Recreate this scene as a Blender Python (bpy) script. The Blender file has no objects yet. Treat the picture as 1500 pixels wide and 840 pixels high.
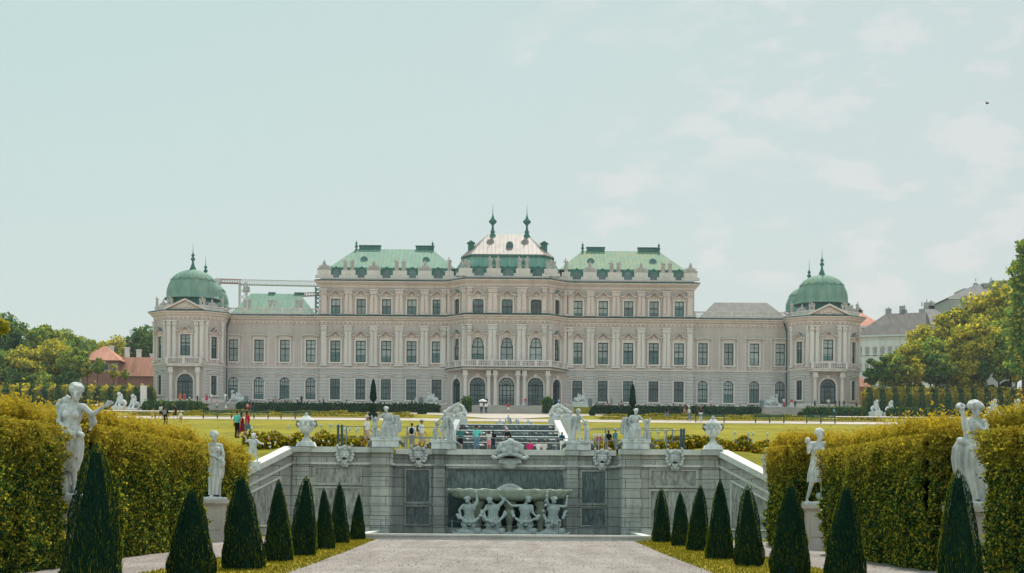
import bpy, math, random
import numpy as np
from mathutils import Vector, Matrix
random.seed(7); rng = np.random.default_rng(7)
sc = bpy.context.scene
COL = sc.collection
PI = math.pi; R = math.radians
# ---------------------------------------------------------------- camera: eye 2.17 m over the lower garden, looking level along +Y
F = 2400.0; EYE = 2.17; VX = 742.0; HY = 735.0
def P(px, py, Y):
    s = F / Y
    return ((px - VX) / s, Y, EYE + (HY - py) / s)
def PX(px, Y): return (px - VX) * Y / F
def PZ(py, Y): return EYE + (HY - py) * Y / F
cam = bpy.data.cameras.new('camera'); co = bpy.data.objects.new('camera', cam); COL.objects.link(co)
co.location = (0, 0, EYE); co.rotation_euler = (PI / 2, -R(.47), 0)
cam.sensor_width = 36; cam.lens = F / 1500 * 36
cam.shift_y = (HY + .8 - 420) / 1500; cam.shift_x = (751.5 - VX) / 1500
cam.clip_start = .5; cam.clip_end = 6000
sc.camera = co
sc.view_settings.view_transform = 'Standard'; sc.view_settings.look = 'None'; sc.view_settings.exposure = 0
sc.render.engine = 'CYCLES'
sc.cycles.max_bounces = 6; sc.cycles.transparent_max_bounces = 4; sc.cycles.diffuse_bounces = 4
sc.cycles.use_denoising = True
# ---------------------------------------------------------------- materials
def lin(c):
    return tuple(((v / 255) / 12.92 if v <= 10 else ((v / 255 + .055) / 1.055) ** 2.4) for v in c) + (1,)
class NT:
    def __init__(s, m):
        m.use_nodes = True; s.t = m.node_tree; s.n = s.t.nodes; s.l = s.t.links; s.n.clear()
    def a(s, k, **kw):
        n = s.n.new(k)
        for q, v in kw.items():
            if q in n.bl_rna.properties.keys(): setattr(n, q, v)
            else: n.inputs[q.replace('_', ' ')].default_value = v
        return n
    def k(s, a, b): s.l.new(a, b)
    def mix(s, f, a, b, mode='MIX'):
        n = s.n.new('ShaderNodeMix'); n.data_type = 'RGBA'; n.blend_type = mode
        for i, v in ((0, f), (6, a), (7, b)):
            if hasattr(v, 'is_output'): s.l.new(v, n.inputs[i])
            else: n.inputs[i].default_value = v if i == 0 else (tuple(v) if len(v) == 4 else tuple(v) + (1,))
        return n.outputs[2]
    def ramp(s, f, stops):
        n = s.n.new('ShaderNodeValToRGB'); s.l.new(f, n.inputs[0]); e = n.color_ramp.elements
        while len(e) < len(stops): e.new(.5)
        for q, (p, c) in zip(e, stops): q.position = p; q.color = tuple(c) if len(c) == 4 else tuple(c) + (1,)
        return n.outputs[0]
    def math(s, op, a, b=0.0):
        n = s.n.new('ShaderNodeMath'); n.operation = op
        for i, v in ((0, a), (1, b)):
            if hasattr(v, 'is_output'): s.l.new(v, n.inputs[i])
            else: n.inputs[i].default_value = v
        return n.outputs[0]
    def noise(s, scale, detail=4, vec=None, rough=.6):
        n = s.n.new('ShaderNodeTexNoise'); n.inputs['Scale'].default_value = scale; n.inputs['Detail'].default_value = detail
        n.inputs['Roughness'].default_value = rough
        s.l.new(vec or s.pos(), n.inputs['Vector']); return n.outputs[0]
    def pos(s):
        if not hasattr(s, '_p'): s._p = s.n.new('ShaderNodeNewGeometry')
        return s._p.outputs['Position']
    def obj(s):
        if not hasattr(s, '_o'): s._o = s.n.new('ShaderNodeTexCoord')
        return s._o.outputs['Object']
    def map(s, vec, sc_):
        n = s.n.new('ShaderNodeMapping'); s.l.new(vec, n.inputs[0]); n.inputs['Scale'].default_value = sc_; return n.outputs[0]
    def z(s, vec=None):
        n = s.n.new('ShaderNodeSeparateXYZ'); s.l.new(vec or s.pos(), n.inputs[0]); return n.outputs
    def out(s, sh):
        o = s.n.new('ShaderNodeOutputMaterial'); s.l.new(sh, o.inputs[0])
    def bsdf(s, col, rough=.8, bump=None, bstr=.3, bdist=.02, metal=0, spec=.3):
        b = s.n.new('ShaderNodeBsdfPrincipled')
        if hasattr(col, 'is_output'): s.l.new(col, b.inputs['Base Color'])
        else: b.inputs['Base Color'].default_value = tuple(col) if len(col) == 4 else tuple(col) + (1,)
        if hasattr(rough, 'is_output'): s.l.new(rough, b.inputs['Roughness'])
        else: b.inputs['Roughness'].default_value = rough
        b.inputs['Metallic'].default_value = metal; b.inputs['Specular IOR Level'].default_value = spec
        if bump is not None:
            q = s.n.new('ShaderNodeBump'); q.inputs['Strength'].default_value = bstr; q.inputs['Distance'].default_value = bdist
            s.l.new(bump, q.inputs['Height']); s.l.new(q.outputs[0], b.inputs['Normal'])
        s.last = b
        return b.outputs[0]
MATS = {}
def mat(name):
    m = bpy.data.materials.new(name); MATS[name] = m; return m, NT(m)
def plain(name, c, rough=.8, var=.12, scale=8, spec=.25, metal=0):
    if name in MATS: return MATS[name]
    m, t = mat(name)
    n = t.noise(scale, 3)
    d = tuple(v * (1 - var) for v in c[:3]); u = tuple(min(1, v * (1 + var)) for v in c[:3])
    t.out(t.bsdf(t.ramp(n, [(.3, d), (.7, u)]), rough, n, .15, .01, metal, spec)); return m
def stone(name, c, stain=.5, scale=1.0, streak=.35, dark=None, cavity_shade=False):
    m, t = mat(name)
    dark = dark or tuple(v * .45 for v in c)
    n1 = t.noise(.35 * scale, 6); n2 = t.noise(9 * scale, 4)
    st = t.noise(1.2 * scale, 5, t.map(t.pos(), (1.6, 1.6, .16)))
    a = t.mix(t.math('MULTIPLY', t.ramp(n1, [(.42, (0, 0, 0)), (.75, (1, 1, 1))]), stain), c, dark)
    b = t.mix(t.math('MULTIPLY', t.ramp(st, [(.5, (0, 0, 0)), (.78, (1, 1, 1))]), streak), a, dark)
    cc = t.mix(.35, b, t.ramp(n2, [(.25, (.55, .55, .55)), (.75, (1.25, 1.25, 1.25))]), 'MULTIPLY')
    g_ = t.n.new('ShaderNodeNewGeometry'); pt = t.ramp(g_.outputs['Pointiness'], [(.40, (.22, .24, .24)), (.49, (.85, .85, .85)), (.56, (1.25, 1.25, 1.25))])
    if cavity_shade: cc = t.mix(.85, cc, pt, 'MULTIPLY')  # shade painted into hollows, light onto raised edges of the stone
    t.out(t.bsdf(cc, .85, t.math('ADD', n2, t.math('MULTIPLY', n1, 1.5)), .5, .03)); return m
# palace surfaces
def facade(name, c, joints=None):
    m, t = mat(name)
    n1 = t.noise(.12, 5); st = t.noise(.8, 5, t.map(t.pos(), (1.3, 1.3, .12))); n2 = t.noise(5, 4)
    g = t.mix(t.ramp(n1, [(.35, (0, 0, 0)), (.7, (.35, .35, .35))]), c, tuple(v * .72 for v in c))
    g = t.mix(t.math('MULTIPLY', t.ramp(st, [(.47, (0, 0, 0)), (.75, (1, 1, 1))]), .42), g, tuple(v * .5 for v in c))
    g = t.mix(.25, g, t.ramp(n2, [(.3, (.7, .7, .7)), (.7, (1.15, 1.15, 1.15))]), 'MULTIPLY')
    bump = n2
    if joints:
        z = t.z()[2]; f = t.math('FRACT', t.math('DIVIDE', t.math('SUBTRACT', z, 17.5), joints))
        j = t.ramp(f, [(0, (.1, .1, .1)), (.07, (.1, .1, .1)), (.13, (1, 1, 1)), (.93, (1, 1, 1))])
        g = t.mix(.6, g, j, 'MULTIPLY')
        bump = t.math('ADD', t.math('MULTIPLY', n2, .15), j)
    t.out(t.bsdf(g, .85, bump, .5, .05)); return m
M_WALL = facade('stucco_wall', (.575, .485, .465))
M_WALL_RUST = facade('rusticated_wall', (.575, .535, .525), .52)
M_TRIM = facade('pale_stone_trim', (.74, .665, .64))
M_TRIM2 = facade('pinkish_stone_trim', (.74, .61, .575))
M_UP = facade('upper_storey_stucco', (.58, .48, .455))
def copper(name, c1, c2, c3, rough=.6, seams=True):
    m, t = mat(name)
    st = t.noise(.9, 5, t.map(t.pos(), (1.4, .5, .25))); n = t.noise(.35, 4)
    g = t.mix(t.ramp(st, [(.38, (0, 0, 0)), (.66, (1, 1, 1))]), c1, c2)
    g = t.mix(t.ramp(n, [(.55, (0, 0, 0)), (.75, (.7, .7, .7))]), g, c3)
    x = t.z()[0]; fr = t.math('FRACT', t.math('MULTIPLY', x, 1.5))
    s = t.ramp(fr, [(0, (.5, .5, .5)), (.06, (.5, .5, .5)), (.12, (1, 1, 1)), (1, (1, 1, 1))])
    if seams: g = t.mix(.5, g, s, 'MULTIPLY')
    t.out(t.bsdf(g, max(rough, .7) if name != 'bright_sheet_roof' else .5, s if seams else st, .5, .03, 0, .06 if name != 'bright_sheet_roof' else .07)); return m
M_COPPER = copper('verdigris_copper', (.145, .25, .20), (.19, .305, .24), (.23, .28, .17), .55)
M_COPPER_R = copper('yellowed_copper', (.15, .245, .185), (.22, .29, .18), (.30, .245, .14), .55)
M_COPPER_D = copper('dark_copper', (.05, .15, .135), (.08, .21, .18), (.04, .1, .09), .6)
M_DOME = copper('dome_copper', (.16, .27, .225), (.23, .35, .29), (.32, .40, .31), .5, False)
M_TIN = copper('bright_sheet_roof', (.22, .185, .175), (.29, .245, .23), (.16, .145, .14), .6)
M_SLATE = copper('grey_slate', (.15, .145, .145), (.2, .19, .185), (.11, .11, .11), .7)
M_REDROOF = copper('red_tile_roof', (.50, .23, .17), (.60, .30, .22), (.40, .18, .14), .8)
M_MANSARD = copper('turquoise_mansard_copper', (.14, .29, .25), (.21, .38, .33), (.09, .21, .185), .55)
M_DARKLINE = plain('dark_copper_flashing', (.015, .06, .06), .6)
M_WFRAME = plain('dark_window_frame', (.008, .02, .022), .5)
M_WFRAME_R = plain('brown_window_frame', (.09, .045, .04), .5)
def glass(name, lo, hi, split):  # sky reflection and pale curtains are painted into the pane colour
    m, t = mat(name)
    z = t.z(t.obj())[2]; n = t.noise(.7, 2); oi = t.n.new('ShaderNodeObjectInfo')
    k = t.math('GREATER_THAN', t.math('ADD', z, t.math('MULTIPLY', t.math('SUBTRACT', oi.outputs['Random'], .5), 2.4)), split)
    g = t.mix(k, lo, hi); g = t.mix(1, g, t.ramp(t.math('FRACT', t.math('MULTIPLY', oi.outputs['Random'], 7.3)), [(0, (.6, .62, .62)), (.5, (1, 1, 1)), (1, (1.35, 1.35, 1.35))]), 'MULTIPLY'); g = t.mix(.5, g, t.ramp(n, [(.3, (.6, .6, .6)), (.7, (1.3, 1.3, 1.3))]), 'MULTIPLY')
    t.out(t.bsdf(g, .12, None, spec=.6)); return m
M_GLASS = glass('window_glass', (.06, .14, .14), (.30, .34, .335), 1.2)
M_GLASS_C = glass('curtain_and_sky_glass', (.24, .28, .275), (.33, .36, .355), 1.0)
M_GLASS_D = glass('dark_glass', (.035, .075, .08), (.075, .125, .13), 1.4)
# garden surfaces
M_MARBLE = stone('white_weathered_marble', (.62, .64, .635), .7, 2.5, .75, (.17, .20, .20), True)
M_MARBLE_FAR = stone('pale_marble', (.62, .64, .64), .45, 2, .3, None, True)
M_WALLSTONE = stone('garden_wall_stone', (.40, .44, .44), .55, 1.3, .5)
M_COPE = stone('pale_coping_stone', (.68, .675, .64), .4, 1.3, .35)
M_PED = stone('sandstone_pedestal', (.46, .41, .37), .5, 2, .4)
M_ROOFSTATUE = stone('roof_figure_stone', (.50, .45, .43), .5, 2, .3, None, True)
def ashlar(name, c, dark_amt):
    m, t = mat(name)
    v = t.pos(); br = t.n.new('ShaderNodeTexBrick'); sx = t.z(v); cb = t.n.new('ShaderNodeCombineXYZ')
    t.k(sx[0], cb.inputs[0]); t.k(sx[2], cb.inputs[1]); t.k(cb.outputs[0], br.inputs[0])
    br.inputs['Scale'].default_value = 1; br.inputs['Brick Width'].default_value = 1.9; br.inputs['Row Height'].default_value = .62
    br.inputs['Mortar Size'].default_value = .022; br.inputs['Mortar Smooth'].default_value = .3
    br.inputs['Color1'].default_value = tuple(c) + (1,); br.inputs['Color2'].default_value = tuple(v * .78 for v in c) + (1,)
    br.inputs['Mortar'].default_value = tuple(v * .2 for v in c) + (1,)
    st = t.noise(1.0, 6, t.map(v, (1.4, 1.4, .22))); n = t.noise(.3, 5); n3 = t.noise(8, 4)
    g = t.mix(t.math('MULTIPLY', t.ramp(st, [(.42, (0, 0, 0)), (.7, (1, 1, 1))]), dark_amt), br.outputs[0], (.05, .075, .08))
    g = t.mix(t.math('MULTIPLY', t.ramp(n, [(.45, (0, 0, 0)), (.7, (1, 1, 1))]), dark_amt * .8), g, (.07, .09, .08))
    g = t.mix(.4, g, t.ramp(n3, [(.25, (.6, .6, .6)), (.75, (1.3, 1.3, 1.3))]), 'MULTIPLY')
    t.out(t.bsdf(g, .7, t.math('ADD', t.math('MULTIPLY', n3, .3), br.outputs[1]), -.3, .03)); return m
M_ASH = ashlar('ashlar_masonry', (.53, .535, .50), .34)
M_ASH_DARK = ashlar('dark_ashlar_masonry', (.45, .465, .44), .5)  # darker, more streaked copy of the ashlar for the recessed centre
def tufa(name, c):
    m, t = mat(name)
    n = t.noise(5, 5, t.map(t.pos(), (1.2, 1.2, .3)), .7); n2 = t.noise(.5, 3)
    g = t.ramp(n, [(.35, tuple(v * .32 for v in c)), (.6, c)]); g = t.mix(t.ramp(n2, [(.4, (0, 0, 0)), (.7, (.6, .6, .6))]), g, tuple(v * .4 for v in c))
    t.out(t.bsdf(g, .9, n, 1, .08)); return m
M_TUFA = tufa('dripping_tufa_panel', (.50, .51, .48))
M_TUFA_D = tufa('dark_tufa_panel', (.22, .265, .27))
def ground_mat(name, stops, s1, s2, bump, bd=.02):
    m, t = mat(name)
    n1 = t.noise(s1, 5); n2 = t.noise(s2, 3, rough=.7); n3 = t.noise(.07, 3)
    k = t.math('ADD', t.math('MULTIPLY', n1, .45), t.math('ADD', t.math('MULTIPLY', n2, .35), t.math('MULTIPLY', n3, .2)))
    n4 = t.noise(1, 3, t.map(t.pos(), (.06, .45, 1)))
    t.out(t.bsdf(t.mix(.5, t.ramp(k, stops), t.ramp(n4, [(.35, (.72, .78, .7)), (.65, (1.25, 1.2, 1.2))]), 'MULTIPLY'), .95, n2, bump, bd, spec=.1)); return m
M_LAWN = ground_mat('sunlit_lawn', [(.36, (.09, .10, .008)), (.5, (.215, .195, .016)), (.64, (.35, .285, .026))], .5, 9, .7, .06)
M_LAWN2 = ground_mat('parterre_lawn', [(.36, (.13, .125, .012)), (.5, (.28, .22, .022)), (.66, (.44, .33, .045))], .35, 6, .6, .05)
M_GRAVEL = ground_mat('pinkish_gravel', [(.34, (.13, .12, .11)), (.5, (.265, .245, .23)), (.66, (.40, .37, .35))], 1.0, 16, .8, .02)
M_PATH = ground_mat('pale_gravel_path', [(.3, (.36, .32, .285)), (.7, (.52, .46, .41))], .4, 5, .3)
m, t = mat('walked_gravel')
a_ = t.noise(2.2, 6); b_ = t.noise(22, 3, rough=.8); c_ = t.noise(.9, 4, t.map(t.pos(), (1.3, .10, 1))); d_ = t.noise(.25, 4)
k_ = t.math('ADD', t.math('ADD', t.math('MULTIPLY', a_, .22), t.math('MULTIPLY', b_, .34)), t.math('ADD', t.math('MULTIPLY', c_, .26), t.math('MULTIPLY', d_, .18)))
t.out(t.bsdf(t.ramp(k_, [(.36, (.15, .132, .122)), (.5, (.285, .252, .235)), (.62, (.42, .378, .352))]), .95, b_, .9, .03, spec=.05)); M_WALK = m
M_EARTH = ground_mat('far_ground', [(.3, (.10, .11, .03)), (.7, (.2, .18, .06))], .05, 2, .3)
def leaf(name, stops, gold=None, z0=0, z1=5, trans=.4, clump=.6, amt=.6, stripe=0):
    m, t = mat(name)
    g = t.n.new('ShaderNodeNewGeometry'); n = t.noise(clump, 3)
    k = t.math('ADD', t.math('MULTIPLY', g.outputs['Random Per Island'], .55), t.math('MULTIPLY', n, .45))
    c = t.ramp(k, stops)
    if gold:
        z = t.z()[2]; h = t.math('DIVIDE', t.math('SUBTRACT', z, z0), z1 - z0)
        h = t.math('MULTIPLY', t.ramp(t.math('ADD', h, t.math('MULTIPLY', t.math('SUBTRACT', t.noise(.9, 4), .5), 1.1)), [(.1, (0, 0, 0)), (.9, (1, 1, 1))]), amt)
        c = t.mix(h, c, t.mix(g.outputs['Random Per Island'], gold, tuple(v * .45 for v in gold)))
    if stripe:
        sn = t.math('ADD', t.math('SINE', t.math('MULTIPLY', t.z()[0], stripe)), t.math('MULTIPLY', t.noise(.7, 2), 1.2)); c = t.mix(t.ramp(sn, [(.25, (0, 0, 0)), (.75, (1, 1, 1))]), t.mix(.85, c, (.02, .10, .065)), c)
    d = t.n.new('ShaderNodeBsdfDiffuse'); tr = t.n.new('ShaderNodeBsdfTranslucent'); mx = t.n.new('ShaderNodeMixShader')
    t.k(c, d.inputs[0]); t.k(t.mix(1, c, (1.15, 1.15, .6), 'MULTIPLY'), tr.inputs[0]); mx.inputs[0].default_value = trans
    t.k(d.outputs[0], mx.inputs[1]); t.k(tr.outputs[0], mx.inputs[2]); t.out(mx.outputs[0]); return m
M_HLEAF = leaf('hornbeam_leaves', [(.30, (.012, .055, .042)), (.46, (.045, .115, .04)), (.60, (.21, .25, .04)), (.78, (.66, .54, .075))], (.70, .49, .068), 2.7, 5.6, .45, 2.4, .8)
M_YEW = leaf('yew_needles', [(.3, (.010, .036, .032)), (.6, (.018, .052, .03)), (.85, (.05, .085, .022))], trans=.2, clump=2)
M_YEW_RIM_TIP = leaf('yew_rim_light_and_shoots', [(.3, (.09, .13, .02)), (.6, (.18, .21, .03)), (.8, (.30, .29, .04))], trans=.5, clump=2)  # colour of the painted sun rim on the cones and of stray shoots
M_TREE_G = leaf('gold_green_leaves', [(.25, (.09, .19, .06)), (.45, (.32, .31, .06)), (.7, (.72, .58, .08))], trans=.5, clump=.3)
M_TREE_D = leaf('dark_green_leaves', [(.25, (.025, .10, .06)), (.5, (.07, .17, .065)), (.75, (.26, .30, .06))], trans=.42, clump=.3)
M_TREE_M = leaf('mid_green_leaves', [(.25, (.06, .18, .08)), (.5, (.20, .30, .075)), (.75, (.52, .48, .09))], trans=.48, clump=.3)
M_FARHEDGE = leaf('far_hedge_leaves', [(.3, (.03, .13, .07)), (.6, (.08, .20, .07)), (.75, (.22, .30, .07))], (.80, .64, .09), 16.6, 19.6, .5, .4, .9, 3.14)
M_LOWHEDGE = leaf('low_hedge_leaves', [(.3, (.012, .045, .025)), (.6, (.025, .07, .03)), (.75, (.06, .1, .03))], trans=.25)
M_SIDEHEDGE = leaf('striped_hedge_leaves', [(.3, (.02, .07, .02)), (.6, (.08, .14, .025)), (.75, (.24, .24, .035))], trans=.4, clump=.8, stripe=6.3)
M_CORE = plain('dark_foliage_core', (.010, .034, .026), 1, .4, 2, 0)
M_BARK = plain('bark', (.06, .045, .035), .9, .3, 6)
M_BLADE = leaf('grass_blades', [(.3, (.10, .11, .014)), (.6, (.22, .19, .025)), (.8, (.38, .30, .05))], trans=.35)
M_BENCH = plain('green_painted_wood', (.015, .075, .055), .5)
M_METAL = plain('grey_metal', (.16, .2, .22), .4, .1, 8, .5)
M_METAL_D = plain('dark_blue_metal', (.02, .06, .09), .4, .1, 8, .5)
m, t = mat('pool_water'); t.out(t.bsdf((.03, .06, .055), .08, t.noise(3, 4), .25, .05, spec=.6)); M_WATER = m
def falling():
    m, t = mat('falling_water')
    n = t.noise(7, 5, t.map(t.pos(), (1, 1, .12)), .7); n2 = t.noise(1.1, 3, t.map(t.pos(), (1, 1, .2)))
    k = t.math('MULTIPLY', n, t.math('ADD', n2, .55))
    t.out(t.bsdf(t.ramp(k, [(.46, (.016, .030, .034)), (.64, (.05, .075, .08)), (.86, (.35, .4, .4))]), .35, n, .5, .03, spec=.5)); return m
M_FALL = falling()
M_FOAM = plain('white_foam', (.8, .82, .82), .6)
# ---------------------------------------------------------------- mesh collecting
class MB:
    def __init__(s, M=None): s.v = []; s.f = []; s.mi = []; s.M = M; s.cur = 0
    def add(s, vs, fs):
        b = len(s.v)
        if s.M is not None: vs = [tuple(s.M @ Vector(p)) for p in vs]
        s.v += [tuple(p) for p in vs]; s.f += [tuple(i + b for i in f) for f in fs]; s.mi += [s.cur] * len(fs); return s
    def box(s, x0, x1, y0, y1, z0, z1):
        return s.add([(x0, y0, z0), (x1, y0, z0), (x1, y1, z0), (x0, y1, z0), (x0, y0, z1), (x1, y0, z1), (x1, y1, z1), (x0, y1, z1)],
                     [(0, 3, 2, 1), (4, 5, 6, 7), (0, 1, 5, 4), (1, 2, 6, 5), (2, 3, 7, 6), (3, 0, 4, 7)])
    def prism(s, pts, y0, y1):          # polygon in x,z extruded in y (counter-clockwise seen from -y)
        n = len(pts)
        return s.add([(x, y0, z) for x, z in pts] + [(x, y1, z) for x, z in pts],
                     [tuple(range(n)), tuple(range(2 * n - 1, n - 1, -1))] + [(i, i + n, (i + 1) % n + n, (i + 1) % n) for i in range(n)])
    def poly(s, pts, z0, z1):           # polygon in x,y extruded in z
        n = len(pts)
        return s.add([(x, y, z0) for x, y in pts] + [(x, y, z1) for x, y in pts],
                     [tuple(range(n - 1, -1, -1)), tuple(range(n, 2 * n))] + [(i, (i + 1) % n, (i + 1) % n + n, i + n) for i in range(n)])
    def lathe(s, prof, c=(0, 0, 0), seg=16, sx=1, sy=1):
        vs = []; fs = []
        for r, z in prof:
            for k in range(seg):
                a = 2 * PI * k / seg; vs.append((c[0] + r * sx * math.cos(a), c[1] + r * sy * math.sin(a), c[2] + z))
        for i in range(len(prof) - 1):
            for k in range(seg):
                a, b = i * seg + k, i * seg + (k + 1) % seg; fs.append((a, b, b + seg, a + seg))
        fs.append(tuple(range(seg - 1, -1, -1))); fs.append(tuple(range((len(prof) - 1) * seg, len(prof) * seg)))
        return s.add(vs, fs)
    def tube(s, pts, r, seg=8):
        rs = r if isinstance(r, (list, tuple)) else [r] * len(pts)
        vs = []; fs = []; pts = [Vector(p) for p in pts]
        for i, p in enumerate(pts):
            d = (pts[min(i + 1, len(pts) - 1)] - pts[max(i - 1, 0)]).normalized()
            a = d.orthogonal().normalized() if abs(d.z) > .9 else d.cross(Vector((0, 0, 1))).normalized(); b = d.cross(a)
            for k in range(seg):
                t_ = 2 * PI * k / seg; vs.append(p + (a * math.cos(t_) + b * math.sin(t_)) * rs[i])
        for i in range(len(pts) - 1):
            for k in range(seg):
                a, b = i * seg + k, i * seg + (k + 1) % seg; fs.append((a, a + seg, b + seg, b))
        fs.append(tuple(range(seg))); fs.append(tuple(range((len(pts) - 1) * seg + seg - 1, (len(pts) - 1) * seg - 1, -1)))
        return s.add([tuple(v) for v in vs], fs)
    def ell(s, c, r, seg=10, rings=7):
        prof = []
        for i in range(rings + 1):
            a = -PI / 2 + PI * i / rings; prof.append((max(math.cos(a), .02), math.sin(a)))
        vs = []; fs = []
        for q, z in prof:
            for k in range(seg):
                a = 2 * PI * k / seg; vs.append((c[0] + r[0] * q * math.cos(a), c[1] + r[1] * q * math.sin(a), c[2] + r[2] * z))
        for i in range(rings):
            for k in range(seg):
                a, b = i * seg + k, i * seg + (k + 1) % seg; fs.append((a, b, b + seg, a + seg))
        fs.append(tuple(range(seg - 1, -1, -1))); fs.append(tuple(range(rings * seg, (rings + 1) * seg)))
        return s.add(vs, fs)
    def sweep(s, prof, path, closed_prof=True):   # prof (out, z) ; path (x, y) left to right, outward = towards -y side
        n = len(path); m_ = len(prof); offs = []
        P2 = [Vector(p) for p in path]
        for i in range(n):
            d0 = (P2[i] - P2[i - 1]).normalized() if i else (P2[1] - P2[0]).normalized()
            d1 = (P2[i + 1] - P2[i]).normalized() if i < n - 1 else d0
            n0 = Vector((d0.y, -d0.x)); n1 = Vector((d1.y, -d1.x)); b = (n0 + n1).normalized()
            offs.append(b / max(.35, b.dot(n0)))
        vs = []; fs = []
        for i in range(n):
            for o, z in prof: q = P2[i] + offs[i] * o; vs.append((q.x, q.y, z))
        for i in range(n - 1):
            for k in range(m_ if closed_prof else m_ - 1):
                a, b = i * m_ + k, i * m_ + (k + 1) % m_; fs.append((a, b, b + m_, a + m_))
        if closed_prof: fs.append(tuple(range(m_ - 1, -1, -1))); fs.append(tuple(range((n - 1) * m_, n * m_)))
        return s.add(vs, fs)
    def loft(s, rings, cap=True):       # rings: [(pts xy, z)] same count
        n = len(rings[0][0]); vs = []; fs = []
        for pts, z in rings: vs += [(x, y, z) for x, y in pts]
        for i in range(len(rings) - 1):
            for k in range(n):
                a, b = i * n + k, i * n + (k + 1) % n; fs.append((a, b, b + n, a + n))
        if cap: fs.append(tuple(range((len(rings) - 1) * n, len(rings) * n)))
        return s.add(vs, fs)
    def mesh(s, name, origin=(0, 0, 0), smooth=False, clean=False):
        me = bpy.data.meshes.new(name); o = origin
        me.from_pydata([(x - o[0], y - o[1], z - o[2]) for x, y, z in s.v], [], s.f)
        if any(s.mi): me.polygons.foreach_set('material_index', s.mi)
        if smooth: me.polygons.foreach_set('use_smooth', [True] * len(me.polygons))
        if clean: me.validate()
        me.update(); return me
    def build(s, name, mats, parent=None, origin=None, smooth=False, **kw):
        o = origin or (tuple(parent['_o']) if parent is not None and '_o' in parent else (0, 0, 0))
        me = s.mesh(name, o, smooth)
        return link(name, me, mats, parent, (0, 0, 0) if parent is not None and origin is None else None if parent is not None else o, **kw)
def link(name, me, mats, parent=None, loc=None, rz=0, label=None, cat=None, group=None, kind=None):
    ob = bpy.data.objects.new(name, me); COL.objects.link(ob)
    if mats is not None and me is not None and not me.materials:
        for q in (mats if isinstance(mats, (list, tuple)) else [mats]): me.materials.append(q)
    if parent is not None: ob.parent = parent
    if loc is not None: ob.location = loc
    if rz: ob.rotation_euler = (0, 0, rz)
    tag(ob, label, cat, group, kind); return ob
def tag(o, label=None, cat=None, group=None, kind=None):
    if label: o['label'] = label
    if cat: o['category'] = cat
    if group: o['group'] = group
    if kind: o['kind'] = kind
    return o
def root(name, loc, label, cat, group=None, rz=0):
    o = bpy.data.objects.new(name, None); COL.objects.link(o); o.location = loc; o.rotation_euler = (0, 0, rz); o.empty_display_size = .3
    o['_o'] = loc if not rz else (0, 0, 0)
    return tag(o, label, cat, group)
def kids(o): return [c for c in bpy.data.objects if c.parent == o]
def dup(r0, loc, rz=None, label=None, cat=None, group=None, sc_=None, tree=None):
    r_ = r0.copy(); COL.objects.link(r_); r_.location = loc
    if rz is not None: r_.rotation_euler = (0, 0, rz)
    if sc_ is not None: r_.scale = sc_ if hasattr(sc_, '__len__') else (sc_,) * 3
    tag(r_, label, cat, group)
    for ch, subs in (tree if tree is not None else [(c, kids(c)) for c in kids(r0)]):
        c = ch.copy(); COL.objects.link(c); c.parent = r_
        for g in subs: d = g.copy(); COL.objects.link(d); d.parent = c
    return r_
def np_mesh(name, v, f, smooth=False, mi=None):
    me = bpy.data.meshes.new(name); n = len(f); k = f.shape[1]
    me.vertices.add(len(v)); me.vertices.foreach_set('co', np.asarray(v, np.float32).ravel())
    me.loops.add(n * k); me.loops.foreach_set('vertex_index', np.asarray(f, np.int32).ravel())
    me.polygons.add(n); me.polygons.foreach_set('loop_start', np.arange(0, n * k, k, dtype=np.int32))
    if mi is not None: me.polygons.foreach_set('material_index', np.asarray(mi, np.int32))
    if smooth: me.polygons.foreach_set('use_smooth', np.ones(n, bool))
    me.update(calc_edges=True); return me
def leaves(pts, size, nrm=None, aspect=1.6, spread=1.0, var=.4):
    """one pointed four-cornered leaf per point"""
    n = len(pts); a = rng.normal(size=(n, 3))
    if nrm is not None: a = a * spread + nrm * 1.2
    a /= np.linalg.norm(a, axis=1)[:, None]
    b = rng.normal(size=(n, 3)); b -= (b * a).sum(1)[:, None] * a; b /= np.linalg.norm(b, axis=1)[:, None]; c = np.cross(a, b)
    s = (size * (1 + var * rng.uniform(-1, 1, n)))[:, None]
    L = b * s * aspect / 2; W = c * s / 2
    v = np.stack([pts - L, pts + W - L * .1, pts + L, pts - W - L * .1], 1).reshape(-1, 3)
    f = np.arange(4 * n).reshape(-1, 4); return v, f
def evald(ob, mods):
    COL.objects.link(ob) if ob.name not in COL.objects else None
    for k, kw in mods:
        m_ = ob.modifiers.new(k, k)
        for a, b in kw.items(): setattr(m_, a, b)
    dg = bpy.context.evaluated_depsgraph_get(); dg.update()
    me = bpy.data.meshes.new_from_object(ob.evaluated_get(dg)); old = ob.data
    bpy.data.objects.remove(ob); bpy.data.meshes.remove(old); return me
def fuse(mb, voxel, name='figure', smooth=2, disp=None):
    """one continuous surface out of overlapping solids"""
    ob = bpy.data.objects.new('work', mb.mesh('work'))
    me = evald(ob, [('REMESH', dict(mode='VOXEL', voxel_size=voxel)), ('SMOOTH', dict(iterations=smooth, factor=.5))])
    me.name = name
    n = len(me.vertices); co_ = np.empty(n * 3, np.float32); me.vertices.foreach_get('co', co_); co_ = co_.reshape(-1, 3)
    if disp:
        k, a = disp
        co_ += a * np.stack([np.sin(co_[:, 2] * k + 1.3 * np.sin(co_[:, 0] * k)), np.sin(co_[:, 0] * k * 1.1 + co_[:, 2] * k * .7), np.sin(co_[:, 0] * k * .9 + 2)], 1)
        me.vertices.foreach_set('co', co_.ravel())
    me.polygons.foreach_set('use_smooth', np.ones(len(me.polygons), bool)); me.update(); return me
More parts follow.
